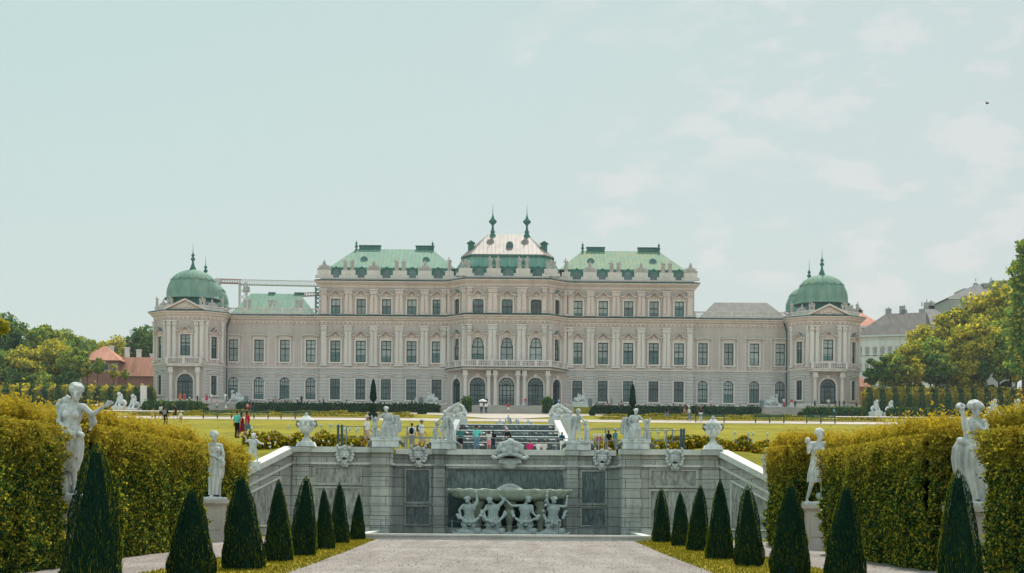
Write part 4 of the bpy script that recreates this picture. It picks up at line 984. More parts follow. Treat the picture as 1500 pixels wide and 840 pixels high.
# rope barrier posts at the wall foot
q = MB()
for px in (640, 706, 768, 834):
    pass
for a, b in ((-7.7, -3.3), (-3.3, 3.3), (3.3, 7.7)):
    q.tube([(a + (b - a) * i / 12, 101.3, 1.0 - .35 * math.sin(PI * i / 12)) for i in range(13)], .011, 5)
for x in (-7.7, -3.3, 3.3, 7.7): q.tube([(x, 101.3, .1), (x, 101.3, 1.05)], .03, 6)
q.build('rope_barrier', M_METAL, label='thin rope slung between posts in the basin before the carved figures', cat='rope')
# ---------------------------------------------------------------- figures
REST = dict(hip=(0, 0, .95), chest=(0, 0, 1.30), neck=(0, 0, 1.47), head=(0, -.015, 1.63),
            ls=(-.18, 0, 1.41), le=(-.23, .03, 1.13), lh=(-.23, -.05, .88), rs=(.18, 0, 1.41), re=(.23, .03, 1.13), rh=(.23, -.05, .88),
            lp=(-.09, 0, .92), lk=(-.10, -.03, .50), lf=(-.10, .03, .08), rp=(.09, 0, .92), rk=(.10, -.03, .50), rf=(.10, .03, .08))
def cap(mb, a, b, r0, r1, n=5, seg=8):
    a, b = Vector(a), Vector(b); d = b - a
    L = max(d.length, 1e-3); d = d / L
    pts = [a - d * r0 * .95, a - d * r0 * .6, a, a.lerp(b, .5), b, b + d * r1 * .6, b + d * r1 * .95]
    rm = (r0 + r1) / 2 * 1.04
    mb.tube([tuple(p) for p in pts], [r0 * .25, r0 * .8, r0, rm, r1, r1 * .8, r1 * .25], seg)
def body(mb, j, female=False, fingers=False, head=True, bulk=1.0, nude=True):
    J = dict(REST); J.update(j); V_ = {k: Vector(v) for k, v in J.items()}; b_ = bulk
    hip, chest = V_['hip'], V_['chest']
    mb.ell(tuple(hip + Vector((0, .01, -.02))), (.165 * b_ * (1.05 if female else 1), .125 * b_, .13), 12, 8)
    cap(mb, hip, chest, .125 * b_, .135 * b_, seg=12)
    mb.ell(tuple(chest + Vector((0, 0, .0))), (.175 * b_ * (.92 if female else 1), .115 * b_, .17), 12, 8)
    cap(mb, V_['ls'], V_['rs'], .062, .062); cap(mb, chest, V_['neck'], .085, .055)
    if female:
        for s in (-1, 1): mb.ell(tuple(chest + Vector((s * .075, -.10, .0))), (.06, .06, .065), 8, 6)
    if head:
        h = V_['head']; cap(mb, V_['neck'], h, .052, .05); mb.ell(tuple(h + Vector((0, .012, .02))), (.077, .095, .108), 12, 9); mb.ell(tuple(h + Vector((0, -.035, -.05))), (.052, .055, .062), 10, 6)
        mb.ell(tuple(h + Vector((0, -.098, -.015))), (.015, .024, .03), 6, 4)
        for s in (-1, 1): mb.ell(tuple(h + Vector((s * .078, .01, 0))), (.012, .02, .032), 6, 4)
        for s in (-1, 1): mb.ell(tuple(h + Vector((s * .03, -.085, .035))), (.024, .014, .009), 6, 4)
        mb.ell(tuple(h + Vector((0, -.086, -.058))), (.024, .014, .011), 6, 4)
    for s, e, h in (('ls', 'le', 'lh'), ('rs', 're', 'rh')):
        cap(mb, V_[s], V_[e], .053 * b_, .041 * b_); cap(mb, V_[e], V_[h], .040 * b_, .028)
        d = (V_[h] - V_[e]).normalized(); hc = V_[h] + d * .05; mb.ell(tuple(hc), (.034, .034, .05), 8, 5)
        if fingers:
            sd_ = d.cross(Vector((0, 1, 0))); sd_ = sd_.normalized() if sd_.length > .1 else Vector((1, 0, 0))
            for k, ln in ((-1.5, .065), (-.5, .085), (.5, .08), (1.5, .06)):
                p0 = hc + sd_ * .016 * k + d * .02; p1 = p0 + d * ln * .6 + sd_ * .006 * k; p2 = p1 + d * ln * .45 + Vector((0, -.02, -.015)); cap(mb, p0, p1, .0105, .0095, seg=6); cap(mb, p1, p2, .0095, .008, seg=6)
            p0 = hc + sd_ * .025; cap(mb, p0, p0 + sd_ * .04 + d * .035, .013, .01, seg=6)
    for p_, k, f in (('lp', 'lk', 'lf'), ('rp', 'rk', 'rf')):
        cap(mb, V_[p_], V_[k], .088 * b_, .056 * b_); kf = V_[k].lerp(V_[f], .35) + Vector((0, .015, 0)); cap(mb, V_[k], kf, .054 * b_, .056 * b_); cap(mb, kf, V_[f], .055 * b_, .034)
        cap(mb, V_[f] + Vector((0, .03, -.03)), V_[f] + Vector((0, -.13, -.045)), .034, .03); 
    return V_
def drape(mb, rings, folds=9, amp=.12, seg=40, ph=0.0):
    """hanging cloth: rings (cx, cy, z, rx, ry)"""
    vs = []; fs = []; n = len(rings)
    for i, (cx, cy, z, rx_, ry_) in enumerate(rings):
        a_ = amp * (i / max(1, n - 1)) ** .7
        for k in range(seg):
            a = 2 * PI * k / seg; w_ = 1 + a_ * (math.sin(folds * a + ph + i * .25) + .4 * math.sin(2.3 * folds * a + 1))
            vs.append((cx + rx_ * w_ * math.cos(a), cy + ry_ * w_ * math.sin(a), z + .02 * math.sin(folds * a)))
    for i in range(n - 1):
        for k in range(seg): a, b = i * seg + k, i * seg + (k + 1) % seg; fs.append((a + seg, b + seg, b, a))
    fs.append(tuple(range(seg))); fs.append(tuple(range(n * seg - 1, (n - 1) * seg - 1, -1)))
    mb.add(vs, fs)
def curls(mb, c, r, n, s, seed=1):
    rr = random.Random(seed)
    for _ in range(n):
        a = rr.uniform(0, 2 * PI); e = rr.uniform(-.2, 1); q_ = math.sqrt(max(0, 1 - e * e)); mb.ell((c[0] + r[0] * q_ * math.cos(a), c[1] + r[1] * q_ * math.sin(a) + .02, c[2] + r[2] * e), (s, s, s), 6, 4)
def stat_mesh(mb, vox, name='figure', disp=(9, .006)): return fuse(mb, vox, name, 0, disp)
# --- the four tall statues on pedestals along the hedges
ped_prof = lambda q: (q.box(-.72, .72, -.6, .6, 0, .28), q.box(-.64, .64, -.53, .53, .28, .42), q.box(-.52, .52, -.44, .44, .42, 1.88), q.box(-.38, .38, -.47, -.441, .62, 1.7), q.box(-.58, .58, -.5, .5, 1.88, 1.98), q.box(-.72, .72, -.62, .62, 1.98, 2.17))
def figure_a():     # bare-shouldered woman turning, one arm stretched out to the side, drapery slung below the hips
    mb = MB(); h = dict(hip=(-.02, .0, .95), chest=(.03, .0, 1.28), neck=(.06, -.01, 1.46), head=(.09, -.03, 1.60), ls=(-.12, .03, 1.40), le=(-.17, -.08, 1.16), lh=(.03, -.18, 1.02), rs=(.20, -.02, 1.41), re=(.36, -.06, 1.30), rh=(.56, -.12, 1.42), lk=(-.14, -.06, .50), lf=(-.10, .02, .10), rk=(.08, -.12, .52), rf=(.06, .02, .1))
    V_ = body(mb, h, True, True)
    curls(mb, (.08, .01, 1.67), (.10, .11, .09), 40, .042, 3); mb.ell((.04, .13, 1.66), (.07, .06, .06)); curls(mb, (-.12, .08, 1.42), (.1, .07, .12), 24, .045, 4)
    mb.tube([(-.06, .08, 1.58), (-.16, .1, 1.44), (-.2, .1, 1.25), (-.18, .1, 1.1)], [.05, .07, .06, .04], 8)
    drape(mb, [(-.02, 0, 1.12, .17, .14), (-.03, -.01, .98, .22, .18), (-.04, -.02, .82, .24, .2), (-.04, -.02, .62, .22, .19), (-.05, 0, .42, .17, .16)], 7, .10)
    drape(mb, [(-.13, .04, .55, .12, .12), (-.14, .04, .3, .13, .13), (-.14, .04, .04, .15, .14)], 6, .14); cap(mb, (-.2, -.12, 1.05), (.22, -.14, .98), .05, .045); mb.box(-.3, .3, -.24, .24, -.02, .07)
    mb.tube([(.3, .02, 1.34), (.34, .06, 1.18), (.28, .08, 1.05)], [.05, .07, .03], 8)
    return mb
def figure_b():     # slender woman in profile wrapped in long drapery, hands joined at the waist
    mb = MB(); h = dict(hip=(.02, 0, .96), chest=(.0, 0, 1.30), neck=(-.03, -.01, 1.48), head=(-.05, -.03, 1.63), ls=(-.15, -.02, 1.42), le=(-.12, -.14, 1.18), lh=(.10, -.19, 1.08), rs=(.12, .02, 1.41), re=(.22, -.1, 1.18), rh=(.24, -.2, 1.03))
    V_ = body(mb, h, True, True); curls(mb, (-.06, .02, 1.69), (.10, .11, .085), 36, .04, 5); mb.ell((-.05, .1, 1.66), (.05, .06, .05))
    drape(mb, [(0, 0, 1.35, .16, .12), (0, 0, 1.15, .16, .14), (.02, 0, .95, .2, .17), (.01, -.01, .7, .2, .17), (-.02, 0, .4, .16, .15), (-.05, 0, .12, .13, .13)], 8, .12, ph=1); cap(mb, (.16, -.12, 1.08), (.05, -.1, .45), .07, .03); mb.box(-.28, .28, -.22, .22, -.02, .07)
    cap(mb, (-.06, -.03, .1), (-.1, -.16, .08), .04, .03); return mb
def figure_c():     # dancing woman, arms lifted to both sides, skirt swept back from one leg
    mb = MB(); h = dict(hip=(.0, 0, .96), chest=(.03, 0, 1.28), neck=(.03, -.01, 1.46), head=(.06, -.02, 1.61), ls=(-.13, 0, 1.42), le=(-.22, -.1, 1.22), lh=(-.24, -.12, 1.40), rs=(.19, 0, 1.43), re=(.36, .0, 1.42), rh=(.52, -.03, 1.40), lk=(-.13, -.12, .55), lf=(-.24, -.02, .12), rk=(.12, -.02, .52), rf=(.16, .03, .1))
    V_ = body(mb, h, True, True); curls(mb, (.05, .01, 1.69), (.1, .1, .09), 40, .036, 6); mb.ell((-.25, -.12, 1.5), (.075, .07, .08))
    drape(mb, [(0, 0, 1.32, .14, .11), (.0, 0, 1.1, .14, .12), (.01, .0, .95, .18, .15), (-.02, -.01, .72, .19, .16), (-.02, .0, .52, .2, .15)], 8, .12, ph=2); cap(mb, (.16, .02, .9), (.26, .06, .28), .09, .03); cap(mb, (.1, .04, .8), (.2, .08, .35), .08, .05); cap(mb, (.05, .02, .2), (.2, .05, .1), .09, .06)
    mb.box(-.32, .32, -.24, .24, -.02, .07); return mb
def figure_d():     # figure seen from behind the shoulder, arm crossing, staff with carved head in hand
    mb = MB(); h = dict(hip=(.02, 0, .95), chest=(.08, 0, 1.28), neck=(.08, 0, 1.46), head=(.10, -.02, 1.61), ls=(-.08, .0, 1.42), le=(-.12, -.12, 1.32), lh=(-.16, -.16, 1.52), rs=(.26, 0, 1.42), re=(.24, -.16, 1.24), rh=(.10, -.2, 1.34))
    V_ = body(mb, h, False, True, bulk=1.12); curls(mb, (.1, .0, 1.68), (.12, .12, .08), 46, .045, 7); cap(mb, (-.18, -.15, 1.62), (.02, -.12, 1.05), .035, .04); curls(mb, (-.2, -.15, 1.66), (.06, .05, .05), 14, .035, 8)
    drape(mb, [(.02, 0, 1.14, .20, .16), (-.02, 0, .98, .26, .2), (-.02, .0, .8, .27, .2), (.02, .0, .5, .24, .19), (.1, .02, .1, .24, .18)], 7, .14, ph=.5); cap(mb, (-.2, -.12, 1.1), (.2, -.16, .95), .06, .05); mb.box(-.3, .34, -.24, .24, -.02, .07); return mb
for fn, px, pyb, Y, s_, rz, lab, vx in (
    (figure_a, 104, 735, 52.5, 2.08, 0, 'tall bare shouldered woman of weathered stone stretching out one arm', .02),
    (figure_b, 317, 730, 84.5, 1.98, 0, 'slender robed stone woman in profile with hands joined at her waist', .02),
    (figure_c, 1198, 740, 79.5, 2.06, 0, 'dancing stone woman with both arms lifted and skirt swept back', .02),
    (figure_d, 1421, 740, 53.5, 1.93, 0, 'stone figure with curly hair holding up a staff across bare shoulders', .02)):
    x = PX(px, Y); r_ = root('garden_statue', (x, Y, 0), lab, 'statue', rz=rz)
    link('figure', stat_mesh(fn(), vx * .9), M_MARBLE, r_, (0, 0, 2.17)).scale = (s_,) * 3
    q = MB(); ped_prof(q); link('pedestal', q.mesh('pedestal'), M_PED, r_, (0, 0, 0))
# --- sculptures on the wall
def group_seated():   # seated draped figure with a child
    mb = MB(); body(mb, dict(hip=(.05, .05, .55), chest=(.05, 0, .9), neck=(.04, 0, 1.07), head=(.0, -.02, 1.22), ls=(-.12, 0, 1.02), le=(-.28, -.08, .9), lh=(-.36, -.12, .78), rs=(.22, 0, 1.02), re=(.30, -.06, .76), rh=(.18, -.2, .66), lp=(-.04, .02, .52), lk=(-.12, -.34, .48), lf=(-.14, -.3, .08), rp=(.14, .02, .52), rk=(.22, -.32, .45), rf=(.18, -.3, .06)), True, bulk=1.25)
    curls(mb, (0, .02, 1.28), (.09, .1, .08), 20, .036, 9)
    drape(mb, [(.06, -.02, .72, .2, .2), (.08, -.06, .5, .28, .28), (.1, -.08, .2, .34, .3), (.1, -.05, .0, .38, .3)], 8, .14); mb.box(-.1, .5, -.1, .35, 0, .62); cap(mb, (.4, .1, .5), (.45, .1, .9), .14, .1); drape(mb, [(.42, .1, 1.0, .12, .1), (.46, .1, .7, .16, .12), (.44, .1, .3, .2, .14)], 7, .25)
    for c in ((-.46, -.08, .35),):
        x, y, z = c; mb.ell((x, y, z + .2), (.12, .1, .2)); mb.ell((x + .02, y, z + .48), (.085, .09, .1)); cap(mb, (x, y, z + .32), (x + .16, y - .03, z + .5), .05, .04); cap(mb, (x - .05, y, z), (x - .06, y, -.0), .08, .05); cap(mb, (x + .07, y, z), (x + .1, y - .05, .0), .08, .05); cap(mb, (x - .08, y, z + .32), (x - .14, y, z + .6), .045, .04)
    mb.box(-.62, .62, -.36, .4, -.08, .05); return mb
def group_pair():     # standing nude with a child at the side
    mb = MB(); body(mb, dict(hip=(.06, 0, .78), chest=(.08, 0, 1.08), neck=(.06, 0, 1.24), head=(.02, -.02, 1.38), ls=(-.1, 0, 1.18), le=(-.26, -.06, 1.0), lh=(-.38, -.1, .86), rs=(.25, 0, 1.18), re=(.38, .02, .98), rh=(.36, -.06, .74), lp=(-.02, 0, .75), lk=(-.06, -.06, .42), lf=(-.1, 0, .05), rp=(.16, 0, .75), rk=(.2, -.1, .42), rf=(.24, -.02, .05)), bulk=1.15)
    curls(mb, (.02, .01, 1.44), (.085, .1, .07), 20, .034, 10); drape(mb, [(.28, .1, 1.1, .1, .1), (.34, .1, .8, .14, .12), (.36, .1, .4, .17, .13), (.36, .1, 0, .2, .16)], 6, .25)
    x, y = -.42, -.02; mb.ell((x, y, .56), (.13, .11, .22)); mb.ell((x + .03, y - .02, .88), (.09, .095, .1)); curls(mb, (x + .03, y, .93), (.08, .09, .06), 12, .03, 3); cap(mb, (x, y, .7), (x - .13, y - .05, .5), .05, .04); cap(mb, (x + .04, y, .7), (x + .2, y, .85), .05, .04); cap(mb, (x - .05, y, .4), (x - .08, y, .0), .09, .05); cap(mb, (x + .07, y, .4), (x + .1, y - .04, .0), .09, .05)
    mb.box(-.6, .6, -.34, .36, -.08, .05); return mb
sc_specs = ((group_seated, 566, YW + .15, 1.5, False, 'seated draped stone figure with a child reaching up beside it', .85),
            (group_pair, 651, YR + .1, 1.30, False, 'standing stone figure with a small child, left of the cascade', .8),
            (group_pair, 848, YR + .1, 1.42, True, 'bending stone figure with a curly haired child, right of the cascade', .8),
            (group_seated, 932, YW + .15, 1.5, True, 'seated stone figure embracing a child, on the right outer pier', .85))
gm = {}
for fn, px, Y, s_, mir, lab, bw in sc_specs:
    if (fn, mir) not in gm: gm[(fn, mir)] = stat_mesh(fn(), .022)
    x = PX(px, Y); zb = ZTOP + .55; r_ = root('wall_sculpture', (x, Y, ZTOP), lab, 'sculpture', 'figure groups on the garden wall')
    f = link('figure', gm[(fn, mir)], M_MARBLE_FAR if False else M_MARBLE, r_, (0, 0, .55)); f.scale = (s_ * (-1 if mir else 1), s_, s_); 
    if mir and fn is group_pair: f.rotation_euler = (0, 0, R(-25))
    q = MB(); q.box(-bw, bw, -.52, .55, 0.001, .42); q.box(-bw - .07, bw + .07, -.58, .62, .42, .52); 
    for s2 in (-1, 1): q.tube([(s2 * (bw + .02), 0, .4), (s2 * (bw + .22), 0, .25), (s2 * (bw + .3), 0, .05)], [.12, .14, .1], 8)
    link('base', q.mesh('base'), M_MARBLE, r_, (0, 0, 0))
# vases
vp = [(.01, 0), (.42, .0), (.42, .12), (.34, .2), (.2, .38), (.14, .52), (.17, .62), (.3, .7), (.45, .86), (.52, 1.05), (.47, 1.16), (.44, 1.3), (.5, 1.42), (.52, 1.5), (.42, 1.56), (.36, 1.62), (.2, 1.76), (.1, 1.82), (.08, 1.9), (.1, 1.95), (.01, 2.0)]
for px, lab in ((449.5, 'carved lidded stone vase on the wall corner next to the white roses'), (1045, 'carved lidded stone vase on the wall corner next to the orange marigolds')):
    Y = YW + .1; r_ = root('stone_vase', (PX(px, Y), Y, ZTOP), lab, 'vase', 'lidded vases on the wall')
    q = MB(); q.lathe(vp, (0, 0, .18), 20)
    link('urn', q.mesh('urn', smooth=True), M_MARBLE, r_, (0, 0, 0)).scale = (.98, .98, 1.0)
    q = MB()
    for k in range(10): a = 2 * PI * k / 10; q.ell((.5 * math.cos(a), .5 * math.sin(a), 1.36 + .08 * (k % 2)), (.1, .1, .14), 6, 5)
    for s2 in (-1, 1): q.tube([(s2 * .42, 0, 1.62), (s2 * .62, 0, 1.6), (s2 * .66, 0, 1.4), (s2 * .5, 0, 1.22)], .06, 6)
    link('garland', q.mesh('garland', smooth=True), M_MARBLE, r_, (0, 0, 0))
    q = MB(); q.box(-.5, .5, -.5, .5, .001, .18); q.loft([([(-.62, -.55), (.62, -.55), (.62, .55), (-.62, .55)], 0.0), ([(-.5, -.45), (.5, -.45), (.5, .45), (-.5, .45)], .3)]); link('base', q.mesh('base'), M_MARBLE, r_, (0, 0, 0))
# putti on the ramps
def putto():
    mb = MB(); body(mb, dict(hip=(0, 0, .55), chest=(.02, 0, .82), neck=(.02, 0, .96), head=(.03, -.02, 1.1), ls=(-.13, 0, .93), le=(-.26, -.05, .9), lh=(-.3, -.1, 1.05), rs=(.17, 0, .93), re=(.3, -.1, .82), rh=(.44, -.14, .78), lk=(-.06, -.14, .35), lf=(-.12, -.05, .08), rp=(.09, 0, .52), rk=(.12, -.05, .3), rf=(.2, .02, .06), lp=(-.09, 0, .52)), bulk=1.15); curls(mb, (.03, .01, 1.17), (.09, .1, .06), 16, .035, 2); mb.ell((.03, -.01, 1.12), (.1, .11, .12)); return mb
pm_ = stat_mesh(putto(), .022)
q2 = putto(); q2.M = Matrix.Translation((-.42, 0, -.1)); body(q2, dict(hip=(0, 0, .5), chest=(.0, 0, .74), neck=(0, 0, .88), head=(-.04, -.02, 1.0), ls=(-.14, 0, .84), le=(-.2, -.05, .68), lh=(-.12, -.1, .56), rs=(.14, 0, .84), re=(.26, 0, .92), rh=(.36, 0, 1.02), lp=(-.08, 0, .48), rp=(.08, 0, .48), lk=(-.1, -.05, .3), lf=(-.1, 0, .14), rk=(.1, -.05, .3), rf=(.12, 0, .14)), bulk=1.1); q2.M = None
pm2 = stat_mesh(q2, .022)
for px, t_, me, s_, lab in ((379, .47, pm_, 1.42, 'single small white stone child leaning on the sloping wall end'), (1138, .72, pm2, 1.75, 'two white stone children playing on the sloping wall end')):
    sg = 1 if px > 742 else -1; X = 13.6 + 3.9 * t_; Y = YW - .05 - 7.2 * t_; z = 5.6 - 2.7 * t_
    r_ = root('putto_sculpture', (sg * (X + .15), Y, z - .1), lab, 'sculpture'); f = link('figure', me, M_MARBLE, r_, (0, 0, .28)); f.scale = (s_,) * 3
    q = MB(); q.box(-.55, .45, -.35, .35, -.25, .3); link('base', q.mesh('base'), M_MARBLE, r_, (0, 0, 0))
# masks
def mask_mesh():
    mb = MB(); mb.ell((0, 0, 0), (.42, .26, .5)); mb.ell((0, -.22, -.02), (.1, .12, .2))
    for s in (-1, 1):
        mb.ell((s * .2, -.2, .02), (.13, .1, .13)); mb.ell((s * .19, -.2, .2), (.17, .1, .06)); mb.tube([(s * .2, -.05, .38), (s * .42, -.12, .5), (s * .52, -.18, .72), (s * .42, -.2, .86)], [.12, .12, .1, .05], 8)
        for k, (x, z) in enumerate(((.5, .25), (.55, .02), (.5, -.22), (.4, -.42))): mb.ell((s * x, -.06, z), (.15, .12, .13))
        mb.ell((s * .14, -.24, -.16), (.1, .08, .05))
    for k in range(9): mb.ell((-.3 + .075 * k, -.12, .5 + .06 * math.sin(k)), (.09, .12, .11))
    mb.ell((0, -.16, .62), (.18, .1, .14)); mb.ell((0, -.14, -.42), (.22, .14, .09)); mb.tube([(0, -.1, -.45), (0, -.14, -.7), (0, -.1, -.92)], [.22, .17, .06], 10)
    for s in (-1, 1): mb.ell((s * .2, -.1, -.68), (.1, .08, .12)); mb.ell((s * .12, -.1, -.84), (.1, .08, .08))
    return fuse(mb, .025, 'face', 1, (14, .012))
mk_ = mask_mesh(); mm = MB(); mm.ell((0, -.26, -.28), (.17, .05, .05), 12, 6); mmo = mm.mesh('mouth_shade_solid', smooth=True); M_DK = plain('mouth_shade', (.008, .012, .013), 1, .1)  # near-black solid stands for the shade between the open lips
for px, Y, lab in ((506, YW - .25, 'carved horned mask on the wall corner bay beside the roses'), (614, YR - .25, 'carved horned mask in the recessed bay, below the seated figure'), (883, YR - .25, 'carved horned mask in the recessed bay, below the orange lilies'), (989.5, YW - .25, 'carved horned mask on the bay beside the marigold bed')):
    zc = PZ(668 if px < 742 else 670, Y); r_ = root('stone_mask', (PX(px, Y), Y, zc), lab, 'mask', 'carved masks on the wall')
    link('face', mk_, M_MARBLE, r_, (0, 0, 0)).scale = (.92, .92, .84); link('mouth_shade_solid', mmo, M_DK, r_, (0, -.0, .0)).scale = (.92, .96, .84)
mb = MB()   # big grotesque over the basin
for k in range(13):
    a = PI * k / 12; mb.ell((.85 * math.cos(a) * .8, -.1, .45 + .5 * math.sin(a)), (.2, .16, .22))
mb.ell((0, 0, .5), (.7, .3, .5)); mb.ell((0, -.1, 1.0), (.22, .2, .28)); mb.ell((0, -.25, .2), (.24, .25, .2))
for s in (-1, 1):
    mb.ell((s * .38, -.24, .42), (.22, .16, .2)); mb.tube([(0, -.3, .12), (s * .4, -.3, .1), (s * .8, -.24, -.1), (s * 1.05, -.16, -.16)], [.14, .16, .13, .09], 8); mb.ell((s * 1.0, -.12, -.08), (.2, .14, .16))
mb.ell((0, .0, -.1), (.8, .2, .35)); mb.ell((0, -.1, -.5), (.55, .2, .42))
for k in range(11): x = -.62 + .124 * k; mb.tube([(x, -.15, -.25), (x * .95, -.2, -.5), (x * .8, -.16, -.8 + .5 * abs(x) ** 1.3)], [.11, .12, .05], 6)
gmk = fuse(mb, .03, 'face', 1, (12, .014)); Y = YR - .4
r_ = root('stone_mask', (PX(748, Y), Y, PZ(668, Y)), 'huge bearded grotesque face at the middle of the wall top', 'mask'); link('face', gmk, M_MARBLE, r_, (0, 0, 0)).scale = (1.06, 1, .92)
q = MB(); q.ell((0, -.42, -.06), (.46, .07, .07), 14, 6); link('mouth_shade_solid', q.mesh('mouth_shade_solid', smooth=True), M_DK, r_, (0, 0, 0)); 
# shell basin and its four carriers
r_ = root('shell_basin', (PX(748, 105.8), 105.8, 0), 'broad greenish stone shell basin carried before the dark niche', 'fountain')
vs = []; fs = []; n = 112; prof = [(.30, -.12), (.62, -.06), (.80, .04), (.90, .18), (.93, .34), (.95, .42), (.99, .48), (1.0, .62), (.98, .67), (.9, .55), (.5, .45), (.02, .42)]
for r0, z in prof:
    for k in range(n):
        a = 2 * PI * k / n; w_ = 1 + (.018 * math.cos(22 * a) if r0 > .96 else (.03 * abs(math.sin(14 * a)) if r0 > .6 else 0)); vs.append((3.98 * r0 * w_ * math.cos(a), 1.15 * r0 * w_ * math.sin(a), z + (.035 * math.cos(22 * a) if z > .55 else 0)))
for i in range(len(prof) - 1):
    for k in range(n): a, b = i * n + k, i * n + (k + 1) % n; fs.append((a, b, b + n, a + n))
fs.append(tuple(range(n - 1, -1, -1))); bm_ = stone('mossy_basin_stone', (.44, .48, .39), .6, 2, .5, (.14, .17, .12))
link('bowl', MB().add(vs, fs).mesh('bowl', smooth=True), bm_, r_, (0, 0, 2.34))
q = MB()
for k in range(10): a = PI + PI * (k + .5) / 10; q.ell((3.93 * math.cos(a), 1.13 * math.sin(a) - .02, .62), (.17, .05, .035), 6, 4)
link('spilling_water', q.mesh('spilling_water', smooth=True), M_FOAM, r_, (0, 0, 2.34))
q = MB()
for k in range(9): q.ell((-.72 + .18 * k, -.1, .62 + .28 * math.sin(PI * k / 8)), (.15, .12, .16), 6, 5)
q.ell((0, 0, .6), (.7, .3, .3)); link('crest', fuse(q, .03, 'crest', 1), M_MARBLE, r_, (0, 0, 2.34))
for x in (-2.0, 0, 2.0): link('baluster', MB().lathe([(.3, 0), (.34, .15), (.16, .3), (.2, .8), (.34, 1.3), (.38, 1.6), (.26, 1.8), (.42, 2.0), (.45, 2.3)], (x, .1, 0), 14).mesh('baluster', smooth=True), bm_, r_, (0, 0, 0))
def triton(j, mirror, seed):
    mb = MB(); body(mb, j, False, True, bulk=1.25); h = j['head']; curls(mb, (h[0], h[1] + .02, h[2] + .06), (.1, .11, .08), 20, .036, seed); curls(mb, (h[0], h[1] - .06, h[2] - .08), (.06, .05, .06), 8, .03, seed)
    hp = j['hip']; drape(mb, [(hp[0], 0, hp[2] + .08, .18, .14), (hp[0], 0, hp[2] - .12, .22, .18), (hp[0], 0, hp[2] - .32, .24, .2)], 9, .22, ph=seed)
    rr = random.Random(seed); g = [(j['lh'][0] - .02, -.1, j['lh'][2] - .1), (j['lh'][0] - .12, -.14, hp[2] + .1), (hp[0] - .2, -.18, hp[2] - .12), (hp[0] + .1, -.2, hp[2] - .2), (hp[0] + .34, -.15, hp[2] + .05), (hp[0] + .42, -.1, hp[2] + .3)]
    for a, b in zip(g[:-1], g[1:]):
        for k in range(4): p_ = Vector(a).lerp(Vector(b), k / 4); mb.ell((p_.x + rr.uniform(-.03, .03), p_.y, p_.z + rr.uniform(-.03, .03)), (.062, .055, .062), 6, 4)
    for sg in (-1, 1): mb.tube([(hp[0] + sg * .1, 0, .35), (hp[0] + sg * .2, -.08, .15), (hp[0] + sg * .42, -.1, .06), (hp[0] + sg * .52, -.1, .16)], [.13, .11, .07, .04], 8)
    if mirror: mb.v = [(-x, y, z) for x, y, z in mb.v]; mb.f = [tuple(reversed(f)) for f in mb.f]
    return fuse(mb, .023, 'figure', 1, (12, .006))
base_j = dict(hip=(0, 0, .72), chest=(0, 0, 1.08), neck=(0, 0, 1.25), head=(-.06, -.04, 1.40), lp=(-.1, 0, .7), rp=(.1, 0, .7), lk=(-.14, -.12, .38), rk=(.14, -.12, .38), lf=(-.18, .05, .06), rf=(.18, .05, .06), ls=(-.19, 0, 1.2), rs=(.19, 0, 1.2))
poses = [dict(base_j, le=(-.32, -.03, 1.02), lh=(-.26, -.08, .78), re=(.26, -.02, 1.42), rh=(.22, -.02, 1.66)),
         dict(base_j, head=(-.12, -.1, 1.38), le=(-.3, -.05, .95), lh=(-.24, -.08, .7), re=(.36, -.05, 1.44), rh=(.12, -.04, 1.68)),
         dict(base_j, head=(-.1, -.04, 1.44), le=(-.24, -.02, .95), lh=(-.34, -.1, .8), re=(.44, -.1, 1.2), rh=(.62, -.08, 1.42)),
         dict(base_j, head=(.02, -.06, 1.42), ls=(-.16, 0, 1.22), le=(-.2, -.1, 1.36), lh=(-.2, -.08, 1.68), re=(.4, -.05, 1.18), rh=(.44, -.06, 1.5))]
for i, (px, mir, lab) in enumerate(((689, False, 'stone carrier under the shell basin, leftmost, one arm raised straight'), (724, False, 'stone carrier under the shell basin holding up the rim over a bowed head'), (771, True, 'stone carrier under the shell basin with face lifted and one elbow out'), (812, False, 'stone carrier under the shell basin, rightmost, both arms bent up'))):
    Y = 104.85; t_ = root('stone_triton', (PX(px, Y), Y, .1), lab, 'statue', 'carriers of the shell basin')
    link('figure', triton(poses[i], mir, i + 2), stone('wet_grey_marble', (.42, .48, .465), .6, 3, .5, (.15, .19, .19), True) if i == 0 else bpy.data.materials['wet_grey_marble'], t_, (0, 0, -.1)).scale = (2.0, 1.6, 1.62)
    q = MB(); q.ell((0, .1, -.02), (.8, .5, .3), 10, 6); q.ell((.5, 0, .1), (.35, .35, .35), 8, 6); q.ell((-.55, 0, .05), (.35, .3, .3), 8, 6); link('rock', fuse(q, .05, 'rock', 1, (6, .05)), M_WALLSTONE, t_, (0, 0, .05))
